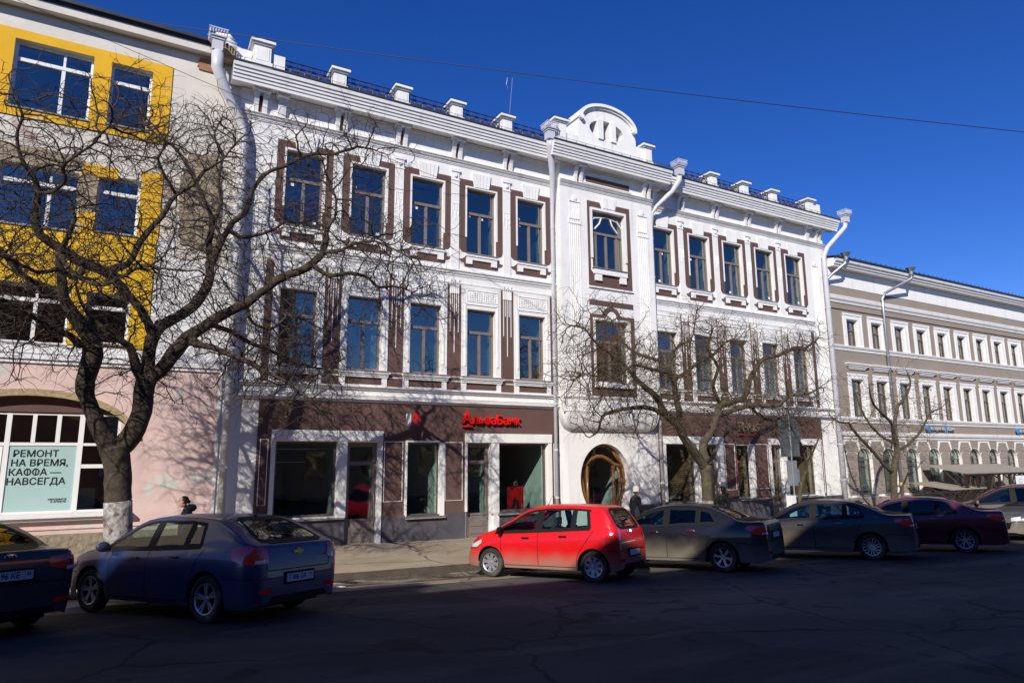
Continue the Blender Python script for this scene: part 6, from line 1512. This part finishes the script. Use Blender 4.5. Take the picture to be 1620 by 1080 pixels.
    b = MB(); zc_ = (zbot+ztop_ws)/2; seam(b, bvh, L, [(p[0]*.975, zc_+(p[1]-zc_)*.93) for p in ws+[ws[0]]], 'F', .05, .009); b.build('window_seal', M['black'], root)
    bm = bmesh.new(); bm.from_mesh(me0); kill_ = []
    def dist_(p, poly):
        best = 9
        for i in range(len(poly)):
            a, c = poly[i-1], poly[i]; vx, vy = c[0]-a[0], c[1]-a[1]; l2 = vx*vx+vy*vy or 1; t = max(0, min(1, ((p[0]-a[0])*vx+(p[1]-a[1])*vy)/l2))
            best = min(best, math.hypot(p[0]-a[0]-vx*t, p[1]-a[1]-vy*t))
        return best
    for f_ in bm.faces:
        c = f_.calc_center_median(); nn = f_.normal
        for kind, poly in holes:
            if kind == 'S' and abs(nn.y) > .55: p = (c.x+L/2, c.z)
            elif kind == 'B' and nn.x < -.15 and c.x < 0 and abs(nn.y) < .75: p = (c.y, c.z)
            elif kind == 'F' and nn.x > .15 and c.x > 0 and abs(nn.y) < .75: p = (c.y, c.z)
            else: continue
            if inside(p, poly) and dist_(p, poly) > .014: kill_.append(f_); break
    bmesh.ops.delete(bm, geom=kill_, context='FACES'); me = bpy.data.meshes.new('body'); bm.to_mesh(me); bm.free(); me.materials.append(paint); put('body', me, root)
    fl_ = belt(2.0)-.16; b = MB(); b.box(-L/2+.35, L/2-.95, -(W/2-.13), W/2-.13, fl_-.02, fl_); b.build('cabin_floor', M['black'], root)
    for X, yy in ((T['split']-.12, .36), (T['split']-.12, -.36), (T['doors'][0]+.02, .38), (T['doors'][0]+.02, -.38)):
        b = MB(); b.v += [(-.07, -.22, fl_), (.07, -.22, fl_), (.07, .22, fl_), (-.07, .22, fl_), (-.16, -.17, fl_+.28), (-.07, -.17, fl_+.30), (-.07, .17, fl_+.30), (-.16, .17, fl_+.28)]
        b.f += [[0, 1, 5, 4], [1, 2, 6, 5], [2, 3, 7, 6], [3, 0, 4, 7], [4, 5, 6, 7]]; b.m += [0]*5
        b.box(-.17, -.09, -.12, .12, fl_+.33, fl_+.47); b.box(-.13, -.12, -.05, .05, fl_+.28, fl_+.33)
        b.build('seat', M['seat'], root, loc=(X-L/2, yy, 0))
    b = MB(); b.box(T['wins'][2][0][1]-.75-L/2, T['wins'][2][0][1]-.1-L/2, -(W/2-.2), W/2-.2, fl_, fl_+.10); b.build('dashboard', M['seat'], root)
    b = MB(); b.tube([(.17*sin(t)*.35, .17*cos(t), .17*sin(t)) for t in fr(0, 2*pi, 20)], .014, 6); b.build('steering_wheel', M['black'], root, loc=(T['wins'][2][0][1]-.95-L/2, .36, fl_+.16))
    s_ = MB(); seam(s_, bvh, L, T['seam_hatch'], 'B', .014); seam(s_, bvh, L, [(-.7, .60), (.7, .60)] if typ != 'sedan' else [(-.72, .66), (.72, .66)], 'B', .010); s_.build('boot_seam', M['black'], root)
    b = MB(); decal(b, bvh, L, [(-.62, .24), (.62, .24), (.50, .36), (-.50, .36)], 'B', .006); b.build('bumper_valance', M['black'], root)
    b = MB(); decal(b, bvh, L, [(-.45, .36), (.45, .36), (.52, .56), (-.52, .56)], 'F', .006); b.build('grille', M['black'], root)
    if typ in ('small_hatch', 'hatch', 'suv'):
        b = MB(); z0 = T['rg'][0][1]; h = cast(bvh, L, 'B', 0, z0+.02); h2 = cast(bvh, L, 'B', .30, z0+.06)
        if h and h2: b.tube([h[0]+h[1]*.03, (h[0]+h2[0])*.5+h[1]*.035, h2[0]+h2[1]*.03], .010, 6); b.build('rear_wiper', M['black'], root)
    h = cast(bvh, L, 'B', 0, T['plate_z'])
    rb_ = MB(); rb_.box(-.015, 0, -.29, .29, -.085, .085); rb_.build('plate_recess', M['black'], root, loc=(h[0].x-.001, 0, T['plate_z']))
    pb_ = MB(); pb_.box(-.022, -.012, -.26, .26, -.056, .056); po_ = pb_.build('number_plate', M['plate'], root, loc=(h[0].x-.002, 0, T['plate_z']))
    if plate:
        put_text(plate[0], .10, M['ink'], po_, (-.0235, .06, 0), name='plate_text', rot=(pi/2, 0, -pi/2), depth=.001, bold=.0015, sx=.85)
        if plate[1]: put_text(plate[1], .06, M['ink'], po_, (-.0235, -.21, .012), name='plate_text', rot=(pi/2, 0, -pi/2), depth=.001, bold=.001)
        b = MB(); b.box(-.0235, -.022, -.166, -.163, -.05, .05); b.build('plate_divider', M['ink'], po_)
    if emblem:
        h = cast(bvh, L, 'B', 0, emblem[1]); em = MB()
        if emblem[0] == 'oval':
            em.lathe([(0, -.004), (.07, -.004), (.075, .004), (0, .01)], 24, 'y'); em.v = [(-v[1], v[0]*1.0, v[2]*.52) for v in em.v]
            e_ = em.build('emblem', M['chrome'], root, loc=tuple(h[0]+h[1]*.008)); put_text('KIA', .055, M['ink'], e_, (-.013, 0, 0), rot=(pi/2, 0, -pi/2), depth=.001, bold=.002, sx=1.3)
        elif emblem[0] == 'cross':
            p = [(-.10, -.02), (-.035, -.02), (-.03, -.038), (.05, -.038), (.045, -.02), (.10, -.02), (.085, .02), (.035, .02), (.03, .038), (-.05, .038), (-.045, .02), (-.115, .02)]
            em.prism(p, -.006, 0); em.v = [(v[1], -v[0], v[2]) for v in em.v]; em.f = em.f; em.build('emblem', M['gold'], root, loc=tuple(h[0]+h[1]*.006))
        else:
            em.tube([(-.006, .045*cos(t), .03*sin(t)) for t in fr(0, 2*pi, 17)], .005, 5); em.tube([(-.006, .018*cos(t), .03*sin(t)) for t in fr(0, 2*pi, 13)], .004, 5); em.tube([(-.006, -.04, .012), (-.006, .04, .012)], .004, 5)
            em.build('emblem', M['chrome'], root, loc=tuple(h[0]+h[1]*.006))
    if extra and extra.get('antenna'):
        h = cast(bvh, L, 'T', extra['antenna'], 0); b = MB(); b.tube([h[0], h[0]+Vector((-.02, 0, .03))], [.025, .012], 8); b.tube([h[0]+Vector((-.02, 0, .03)), h[0]+Vector((-.14, 0, .24))], .004, 5); b.build('aerial', M['black'], root)
    if extra and extra.get('lightbar'):
        b = MB(); decal(b, bvh, L, [(-.86, .925), (.86, .925), (.86, .955), (-.86, .955)], 'B', .012); b.build('light_bar', M['redlens'], root, smooth=True)
    if extra and extra.get('badge'):
        h = cast(bvh, L, 'B', -.52, extra['badge'][1]); put_text(extra['badge'][0], .045, M['chrome'], root, tuple(h[0]+h[1]*.006), name='badge', rot=(pi/2, 0, -pi/2), depth=.002, bold=.001, sx=1.3)
    if extra and extra.get('roofline'):
        b = MB()
        for ax in ('L', 'R'): seam(b, bvh, L, [(X, zR(X)-.018) for X in fr(1.0, 3.3, 16)], ax, .016, .010)
        b.build('chrome_strip', M['chrome'], root)
    # underbody and wheels
    ub = MB(); ub.box(-L/2+.25, L/2-.3, -(W/2-.27), W/2-.27, .19, .62); ub.box(-(T['front']-T['rear'])/2+.1+((T['rear']+T['front'])/2-L/2)-.0, ((T['rear']+T['front'])/2-L/2)+(T['front']-T['rear'])/2-R_-.1, -(W/2-.07), W/2-.07, .22, .27)
    for c in (T['rear'], T['front']):
        ub.box(c-L/2-R_-.03, c-L/2+R_+.03, -(W/2-.10), -(W/2-.26), R_+.30, R_+.32)
    ub.build('underbody', M['black'], root)
    k = (round(R_, 3), rims)
    if k not in wheel_cache: wheel_cache[k] = wheel_meshes(R_, rims)
    ty, disc, rm = wheel_cache[k]
    for c in (T['rear'], T['front']):
        for sgn in (1, -1):
            w_ = put('wheel', ty, root, (c-L/2, sgn*(W/2-.12), R_), (0, 0, 0 if sgn > 0 else pi)); put('brake_disc', disc, w_)
            if rim_m: rm2 = rm.copy(); rm2.materials.clear(); rm2.materials.append(rim_m); put('rim', rm2, w_)
            else: put('rim', rm, w_)
    # stand it on the sloping road: pos = contact point of the rear left (or given) wheel
    f = Vector((cos(heading), sin(heading), 0)); lf = Vector((-f.y, f.x, 0))
    which, px, py = pos; cx = (T['rear'] if which[1] == 'r' else T['front'])-L/2; sy_ = (1 if which[0] == 'l' else -1)*(W/2-.03)
    c2 = Vector((px, py, 0))-f*cx-lf*sy_
    zz = [gz(*(c2+f*(c-L/2)+lf*s__*(W/2-.12))[:2]) for c in (T['rear'], T['front']) for s__ in (1, -1)]
    zr_, zf_ = (zz[0]+zz[1])/2, (zz[2]+zz[3])/2; zl_, zr2 = (zz[0]+zz[2])/2, (zz[1]+zz[3])/2; wb = T['front']-T['rear']
    pit = atan2(zf_-zr_, wb); rol = atan2(zl_-zr2, W-.24)
    fv = (f*cos(pit)+Vector((0, 0, sin(pit)))).normalized(); lv = (lf*cos(rol)+Vector((0, 0, sin(rol)))).normalized(); uv = fv.cross(lv).normalized(); lv = uv.cross(fv)
    mw = Matrix((fv, lv, uv)).transposed().to_4x4()
    zmid = zr_+(zf_-zr_)*(L/2-T['rear'])/wb
    mw.translation = Vector((c2.x, c2.y, zmid)); root.matrix_world = mw@Matrix.Diagonal((*scl, 1))
    return root
wheel_cache = {}
def paint(name, col, dirtc=(.30, .26, .20), z0=.30, z1=.85, st=.9, rough=.33, metal=.0, var=0.):
    return mat(name, col, rough, .5, metal, dirt=(dirtc, z0, z1, st), coat=.35, var=var)
def cglass(name, base, rough=.05):
    m = mat(name, base, rough, .8, coat=.0, ior=1.6); return m
M['carglass_clear'] = glass_mat('clear_car_glass', (.62, .76, .72), .07); M['carglass_teal'] = glass_mat('teal_car_glass', (.45, .68, .68), .08); M['carglass_dark'] = glass_mat('tinted_car_glass', (.035, .045, .055), .06); M['seat'] = mat('seat_cloth', (.035, .035, .038), .9)
M['gold'] = mat('gold_emblem', (.55, .42, .16), .25, metal=.9)
M['rim_dark'] = mat('dirty_rim', (.22, .22, .24), .45, metal=.5, var=.3, vscale=10)
rad_ = radians
car('red_hatchback', 'small_hatch', paint('red_paint', (.62, .006, .008), dirtc=(.25, .21, .15), z0=.16, z1=.66, st=.85), ('lr', *CARS['red']), rad_(CARS['red_h']), 'bright red small hatchback with pale dust along its lower doors', rims=(8, .022, .028, .16), plate=None, emblem=('oval3', .97), extra=dict(handle=M['black'], mirror=True, antenna=2.0))
car('blue_hatchback', 'hatch', paint('blue_paint', (.007, .021, .085), dirtc=(.09, .095, .11), z0=.1, z1=.7, st=.3), ('lr', *CARS['blue']), rad_(CARS['blue_h']), 'dark blue hatchback with round red tail lamps and gold cross emblem', rims=(5, .016, .018, .30), plate=('Т 006 ОХ', '77'), emblem=('cross', .93), extra=dict(antenna=1.0, handle=M['chrome'], badge=('CRUZE', .86)))
car('black_sedan', 'sedan', paint('black_paint', (.005, .005, .008), dirtc=(.24, .21, .165), z0=.15, z1=.80, st=.75), ('lr', *CARS['black']), rad_(CARS['black_h']), 'black dusty saloon car directly behind the red hatchback', rims=(6, .02, .03, 0), glass=(M['carglass_teal'], M['carglass_dark']), emblem=None, extra=dict(handle=M['chrome']))
car('grey_sedan', 'sedan', paint('grey_brown_paint', (.018, .016, .016), dirtc=(.24, .19, .14), z0=.2, z1=.88, st=.75), ('lr', *CARS['grey']), rad_(CARS['grey_h']), 'dark grey brown saloon car between the black saloon and the maroon saloon', rims=(7, .012, .016, .42), glass=(M['carglass_teal'], M['carglass_teal']), emblem=None, extra=dict(handle=M['chrome'], mirror=True), scl=(1.0, 1.0, 1.0))
car('maroon_sedan', 'sedan', paint('maroon_paint', (.10, .004, .012), dirtc=(.10, .06, .06), z0=.1, z1=.6, st=.4), ('lr', *CARS['maroon']), rad_(CARS['maroon_h']), 'dark maroon saloon car with chrome window line and bright spoked wheels', rims=(5, .014, .014, .42), glass=(M['carglass_dark'], M['carglass_dark']), emblem=None, extra=dict(roofline=True), scl=(1.0, 1.0, 1.0))
car('burgundy_estate', 'suv', paint('burgundy_paint', (.055, .016, .020), dirtc=(.26, .22, .17), z0=.1, z1=.5, st=.5), ('lf', *CARS['suv']), rad_(CARS['suv_h']), 'tall burgundy estate car at the right picture edge by the stair canopies', rims=(5, .03, .02, 0), glass=(M['carglass_teal'], M['carglass_dark']), extra=dict(handle=M['chrome']), scl=(1.05, 1.02, 1.03))
car('grey_saloon_nose', 'sedan', paint('silver_grey_paint', (.06, .06, .06), dirtc=(.2, .17, .14)), ('lf', *CARS['nose']), rad_(CARS['nose_h']), 'grey car of which only the nose enters at the right edge', rims=(5, .03, .02, 0))
car('dusty_sedan', 'sedan', paint('dusty_brown_paint', (.018, .015, .014), dirtc=(.055, .047, .04), z0=.2, z1=1.1, st=.8, rough=.4), ('rr', *CARS['kia']), rad_(CARS['kia_h']), 'dusty dark brown saloon with an oval emblem and red light bar at the left edge', rims=(5, .03, .02, 0), plate=('О 196 КЕ', '35'), emblem=('oval', 1.01), extra=dict(lightbar=True), scl=(1.08, 1.05, 1.0), glass=(M['carglass_dark'], M['carglass_dark']))
# ------------------------------------------------------------------ people
def skin_body(verts, edges, radii, name, m, parent, lvl=2, root=0):
    me = bpy.data.meshes.new(name); me.from_pydata([tuple(v) for v in verts], edges, []); o = bpy.data.objects.new('tmp', me); COL.objects.link(o)
    sk = o.modifiers.new('s', 'SKIN'); me.skin_vertices[0] if me.skin_vertices else None
    bm = bmesh.new(); bm.from_mesh(me); lay = bm.verts.layers.skin.verify(); bm.verts.ensure_lookup_table()
    for i, v in enumerate(bm.verts):
        r = radii[i]; v[lay].radius = r if isinstance(r, tuple) else (r, r); v[lay].use_root = (i == root)
    bm.to_mesh(me); bm.free()
    ss = o.modifiers.new('u', 'SUBSURF'); ss.levels = lvl; ss.render_levels = lvl
    bpy.context.view_layer.update()
    me2 = bpy.data.meshes.new_from_object(o.evaluated_get(bpy.context.evaluated_depsgraph_get()))
    bpy.data.objects.remove(o, do_unlink=True); me2.materials.clear(); me2.materials.append(m); me2.name = name
    me2.polygons.foreach_set('use_smooth', [True]*len(me2.polygons)); me2.update()
    return put(name, me2, parent)
def person(x, y, heading, h, label, hat=None, hood=False, bun=False, bow=0., coat=None, stride=.18):
    t = empty('person', (x, y, pav(x, y)), heading); tag(t, label, 'person', 'passers-by on the pavement'); k = h/1.72
    # faces +X locally
    def P(*a): return Vector((a[0]*k, a[1]*k, a[2]*k))
    body = skin_body([P(0, 0, .95), P(.0, 0, 1.12), P(.01, 0, 1.32), P(.0, 0, 1.42), P(.02+bow, 0, 1.50),
        P(.0, .10, .88), P(stride*.6, .09, .50), P(stride, .09, .09), P(stride+.14, .10, .04),
        P(.0, -.10, .88), P(-stride*.2, -.09, .50), P(-stride-.12, -.09, .11), P(-stride+.03, -.10, .04)],
        [(0, 1), (1, 2), (2, 3), (3, 4), (0, 5), (5, 6), (6, 7), (7, 8), (0, 9), (9, 10), (10, 11), (11, 12)],
        [.14*k, .125*k, .15*k, .10*k, .055*k, .095*k, .06*k, .045*k, .04*k, .095*k, .06*k, .045*k, .04*k], 'body', M['trouser'], t)
    jk = skin_body([P(0, 0, .84), P(.0, 0, 1.0), P(.0, 0, 1.2), P(.01, 0, 1.36), P(.01, 0, 1.43),
        P(.0, .17, 1.39), P(-.04, .225, 1.13), P(.06, .23, .90), P(.0, -.17, 1.39), P(.02, -.225, 1.13), P(.12, -.22, .92)],
        [(0, 1), (1, 2), (2, 3), (3, 4), (3, 5), (5, 6), (6, 7), (3, 8), (8, 9), (9, 10)],
        [(.17*k, .14*k), (.175*k, .14*k), (.165*k, .13*k), (.17*k, .12*k), .08*k, .075*k, .06*k, .05*k, .075*k, .06*k, .05*k], 'jacket', coat or M['blackcloth'], t, root=1)
    hx, hz = (.05+bow*1.6)*k, 1.605*k
    hd = MB(); prof_ = [(0, -.125), (.045, -.115), (.062, -.08), (.073, -.03), (.078, .02), (.074, .065), (.055, .10), (.03, .115), (0, .12)]
    hd.lathe(prof_, 20, 'z'); vs = []
    for v in hd.v:
        X, Y_, Z = v; X *= 1.22 if X < 0 else 1.12
        if X > 0 and -.03 < Z < .02 and abs(Y_) < .02: X += .018*(1-abs(Y_)/.02)+.004
        if X > .05 and .01 < Z < .05 and .015 < abs(Y_) < .05: X -= .008
        if X > 0 and Z < -.08: X += .012
        vs.append((X*k, Y_*k, Z*k))
    hd.v = vs
    head = hd.build('head', M['skin'], t, loc=(hx, 0, hz), smooth=True)
    for sg_ in (-1, 1):
        e = MB(); e.lathe([(0, -.009), (.009, 0), (0, .009)], 8, 'z'); e.build('eye', M['ink'], head, loc=(.078*k, sg_*.03*k, .012*k))
        e = MB(); e.lathe([(0, -.028), (.012, -.01), (.014, .012), (0, .028)], 8, 'z'); e.build('ear', M['skin'], head, loc=(-.005*k, sg_*.078*k, -.005*k))
        hnd = [(.06, .23, .90), (.12, -.22, .92)][0 if sg_ > 0 else 1]
        fv = [P(*hnd), P(hnd[0]+.02, hnd[1], hnd[2]-.09)]; fe = [(0, 1)]; fr__ = [.026*k, .032*k]
        for i_ in range(4):
            y_ = hnd[1]+(-.024+.016*i_); fv += [P(hnd[0]+.025, y_, hnd[2]-.13), P(hnd[0]+.02, y_, hnd[2]-.17+.008*abs(i_-1.5))]; fe += [(1, len(fv)-2), (len(fv)-2, len(fv)-1)]; fr__ += [.009*k, .008*k]
        fv += [P(hnd[0]+.05, hnd[1]-sg_*.01, hnd[2]-.09), P(hnd[0]+.055, hnd[1]-sg_*.01, hnd[2]-.125)]; fe += [(0, len(fv)-2), (len(fv)-2, len(fv)-1)]; fr__ += [.010*k, .009*k]
        skin_body(fv, fe, fr__, 'hand', M['skin'], t, 1)
    mo = MB(); mo.box(.079*k, .085*k, -.02*k, .02*k, -.062*k, -.056*k); mo.build('mouth', M['redlens'], head)
    def cap_(nm, m_, sc_, zlo, back=0., dz=0):
        c = MB(); c.lathe([(r_*sc_, z_*sc_+dz) for r_, z_ in prof_ if z_ >= zlo], 20, 'z'); vs = []
        for v in c.v: vs.append(((v[0]*(1.24 if v[0] < 0 else 1.12)-back)*k, v[1]*k, v[2]*k))
        c.v = vs; return c.build(nm, m_, head, smooth=True)
    if hat: cap_('hat', hat, 1.16, -.03 if hat is M['knit'] else .0, .012, .01); cap_('hair', M['hair'], 1.04, -.08, .02)
    elif hood: 
        cap_('hood', M['blackcloth'], 1.30, -.08, .03); 
    else:
        cap_('hair', M['hair'], 1.07, -.03, .022, .0)
        bn = MB(); bn.lathe([(0, -.045), (.03, -.035), (.045, 0), (.03, .035), (0, .045)], 12, 'z'); bn.build('hair_bun', M['hair'], head, loc=(-.115*k, 0, .0))
    if bun or hood:
        hc = MB(); hc.lathe([(0, -.09), (.08, -.07), (.12, -.01), (.10, .05), (.05, .075), (0, .07)], 16, 'z'); hc.build('hood_fold', coat or M['blackcloth'], t, loc=(-.07*k, 0, 1.47*k), smooth=True)
    return t
person(1.22, -3.3, radians(176), 1.62, 'woman in a black hooded jacket walking left past the pink wall', bun=True, bow=.03)
person(13.25, -3.4, radians(-8), 1.66, 'man in a black leather jacket and pale knit hat by the arched doorway', hat=M['knit'])
person(16.9, -3.4, radians(170), 1.60, 'person in a dark hood and puffer jacket beside the shop window', hood=True)

# ------------------------------------------------------------------ street furniture
sp = empty('sign_post', (19.9, -3.75, pav(19.9, -3.75))); tag(sp, 'two grey square road signs seen from the back on one galvanised post', 'road sign')
b = MB(); b.tube([(0, 0, 0), (0, 0, 4.15)], .03, 10); b.build('post', M['galv'], sp)
b = MB(); b.box(-.11, .11, -.11, .11, 0, 1.3); b.build('post_base', M['sticker'], sp, loc=(-.12, .05, 0))
M['signback'] = mat('sign_back', (.09, .105, .11), .55, metal=.2, var=.35, vscale=5)
b = MB(); b.box(-.42, .42, .03, .05, -.42, .42); b.box(-.45, .45, .025, .03, .3, .34); b.box(-.45, .45, .025, .03, -.34, -.3); b.build('sign_panel', M['signback'], sp, loc=(0, 0, 3.50), rot=(0, 0, radians(-14)))
b = MB(); b.box(-.38, .38, .03, .05, -.25, .25); b.build('sign_panel', M['signback'], sp, loc=(0, 0, 2.85), rot=(0, 0, radians(-14)))
b = MB(); b.box(-.20, .20, .03, .05, -.42, .42); b.build('sign_panel', M['galv'], sp, loc=(.02, 0, 2.05), rot=(0, 0, radians(-14)))
b = MB(); b.box(-.12, .12, .03, .10, -.22, .22); b.build('junction_box', M['galv'], sp, loc=(.30, .02, 1.95))
b = MB(); b.lathe([(.083, 0), (.083, .22)], 14, 'z', (35.04, -.15, 1.25)); pb(b, 'yellow_sticker', 'yellow_clean', parent=rb)
# stair canopies in front of the taupe building
M['canopy_roof'] = mat('canopy_sheet', (.30, .27, .22), .8, var=.12)
M['canopy_steel'] = mat('brown_steel', (.028, .018, .014), .6)
def canopy(x0, x1, z0, z1, zlow, label, y0=-2.2, y1=-.3):
    t = empty('stair_canopy', (x0, y0, z0)); tag(t, label, 'canopy')
    b = MB(); Lx = x1-x0; D = y1-y0; s_ = z1-zlow
    b.v += [(0, 0, zlow-z0), (Lx, 0, zlow-z0), (Lx, D, z1-z0), (0, D, z1-z0), (0, 0, zlow-z0+.05), (Lx, 0, zlow-z0+.05), (Lx, D, z1-z0+.05), (0, D, z1-z0+.05)]
    b.f += [[4, 5, 6, 7], [3, 2, 1, 0], [0, 1, 5, 4], [1, 2, 6, 5], [3, 0, 4, 7], [2, 3, 7, 6]]; b.m += [0]*6; b.build('roof', M['canopy_roof'], t)
    n = max(2, int(Lx/1.0))
    for i in range(n+1):
        x = Lx*i/n
        q = MB(); q.box(x-.05, x+.05, .02, .12, -.9, zlow-z0); q.build('post', M['canopy_steel'], t)
        q = MB(); q.tube([(x, .07, (zlow-z0)*.45), (x, D*.55, (zlow+s_*.5)-z0)], .03, 4); q.build('brace', M['canopy_steel'], t)
        if i < n:
            q = MB(); q.tube([(x, .07, (zlow-z0)*.35), (x+Lx/n*.5, .07, zlow-z0-.04)], .028, 4); q.tube([(x, .07, (zlow-z0)*.55), (x+Lx/n, .07, (zlow-z0)*.55)], .02, 4); q.build('brace', M['canopy_steel'], t)
    q = MB(); q.box(0, Lx, .02, .10, zlow-z0-.08, zlow-z0); q.build('beam', M['canopy_steel'], t)
    return t
canopy(32.6, 35.6, .2, 1.25, 1.0, 'lower brown stair canopy with a beige sheet roof, mostly behind the burgundy car')
cn = canopy(34.0, 41, .2, 2.05, 1.70, 'upper long brown stair canopy with a beige roof and a white board on its front')
wb_ = MB(); wb_.box(0, 1.5, -.05, 0, 0, .55); wbo = wb_.build('notice_board', M['sticker'], None, loc=(38.3, -2.25, 1.0)); tag(wbo, 'white notice board fixed on the front edge of the upper stair canopy', 'board')
q = MB(); q.box(-.05, 1.55, -.0, .03, -.05, .60); q.build('board_frame', M['canopy_steel'], wbo)
q = MB(); q.tube([(.35+.14*cos(t), -.055, .30+.10*sin(t)) for t in fr(0, 2*pi, 13)], .012, 4); q.build('emblem', M['bluesign'], wbo)
# greenery and flowers standing behind the right-hand shop panes
M['leaf'] = mat('leaf_green', (.045, .085, .02), .6, var=.4, vscale=9); M['flower'] = mat('flower_red', (.45, .02, .05), .6); M['flower2'] = mat('flower_pink', (.55, .28, .30), .6)
def plant(x, z, w, h, label, n=260, flowers=None, y=.42):
    rg = random.Random(int(x*37)); b = MB(); fl = MB()
    t = empty('potted_plant', (x*S, y*S, z*S+W0)); tag(t, label, 'plant')
    for i in range(n):
        u, v = rg.gauss(0, .38), rg.random(); c = Vector((u*w, rg.uniform(-.10, .14), v*h)); r = rg.uniform(.025, .06)
        d = Vector((rg.gauss(0, 1), rg.gauss(0, 1), rg.gauss(0, 1))).normalized(); e = d.orthogonal().normalized()
        tgt = fl if flowers and rg.random() < .18 else b
        tgt.add([c-d*r, c+e*r*.4, c+d*r, c-e*r*.4], [(0, 1, 2, 3)])
    o = b.build('foliage', M['leaf'], t); tag(o, kind='stuff')
    if flowers: o = fl.build('flowers', M[flowers], t); tag(o, kind='stuff')
    p = MB(); p.lathe([(0, -.12), (.06, -.12), (.08, .03), (0, .03)], 12, 'z'); p.build('pot', M['chrome'] if flowers else M['brown'], t)
plant(19.55, 1.9, .42, .9, 'hanging green plant behind the pane left of the medium tree', 420)
plant(20.15, 1.15, .22, .30, 'low leafy pot behind the pane left of the medium tree trunk', 160, 'flower')
plant(23.45, 2.05, .22, 1.0, 'tall narrow green plant in the slim middle window', 240)
plant(23.72, 1.15, .16, .22, 'small bunch of pink flowers on the sill of the slim middle window', 110, 'flower2')
plant(27.15, 1.9, .40, 1.1, 'hanging green plant behind the pane right of the road sign post', 420)
plant(27.25, 1.15, .34, .25, 'low row of plants with red flowers behind the rightmost shop pane', 220, 'flower')
b = MB(); b.v += [(0, 0, 0), (.10, 0, 0), (.12, .02, 1.2), (.02, .02, 1.2)]; b.f.append([0, 1, 2, 3]); b.m.append(0); b.box(-.02, .12, -.01, .02, 1.2, 1.24)
rd = b.build('red_drape', M['redsign'], None, loc=(23.62*S, .36*S, 1.45*S)); tag(rd, 'narrow red drape hanging inside the slim middle window', 'drape')
# overhead wires
def wire(p0, p1, sag, r, label, name='overhead_cable'):
    p0, p1 = Vector(p0), Vector(p1); pts = []
    for i in range(41):
        t = i/40; p = p0.lerp(p1, t); p.z -= 4*sag*t*(1-t); pts.append(p-p0)
    b = MB(); b.tube(pts, r, 5); o = b.build(name, M['cable'], None, loc=tuple(p0)); tag(o, label, 'cable'); return o
for i, (a, c, sg_, r, lb_) in enumerate(WIRES): wire(a, c, sg_, r, lb_)
# lumps of old snow, stones and dirt in the gutter
rg = random.Random(9)
b = MB()
for i in range(900):
    x = rg.uniform(-3, 30) if i > 350 else rg.uniform(3, 9); y = rg.gauss(-4.85, .28); r = rg.uniform(.006, .022)*(1.6 if rg.random() < .08 else 1)
    z = rz(x, y) if y < -4.45 else pav(x, y)
    p = [Vector((rg.gauss(0, 1), rg.gauss(0, 1), abs(rg.gauss(0, .6)))).normalized()*r for _ in range(5)]
    o = len(b.v); b.v += [tuple(Vector((x, y, z))+q) for q in p]
    for q in ((0, 1, 2), (0, 2, 3), (0, 3, 4), (1, 2, 4), (1, 3, 4), (2, 3, 4)): b.f.append([o+k for k in q]); b.m.append(0)
g_ = b.build('gravel', M['kerb']); tag(g_, 'scattered grit and small stones along the muddy gutter', 'gravel', kind='stuff')
M['snow'] = mat('dirty_ice', (.62, .62, .62), .6, var=.35, vscale=12, bump=.01, bscale=20)
def ice(x, y, sx, sy, h, label):
    b = MB(); n = 18; rr_ = random.Random(int(x*10)); k_ = [1+.3*rr_.uniform(-1, 1) for _ in range(n)]
    rings = []
    for s_, hh in ((1, 0), (.8, .6), (.4, .9), (.05, 1)): rings.append([(sx*s_*k_[j]*cos(2*pi*j/n), sy*s_*k_[j]*sin(2*pi*j/n), hh*h) for j in range(n)])
    for rg_ in rings: b.v += rg_
    for i in range(3):
        for j in range(n): b.f.append([i*n+j, i*n+(j+1) % n, (i+1)*n+(j+1) % n, (i+1)*n+j]); b.m.append(0)
    o = b.build('ice_patch', M['snow'], None, loc=(x, y, (rz(x, y) if y < -4.45 else pav(x, y))-.005), smooth=True); tag(o, label, 'ice'); return o
for a in ICE: ice(*a)
# houses across the street: they shade the carriageway and are mirrored in the windows
OPP = OPPOSITE
for a in OPP: opposite(*a)
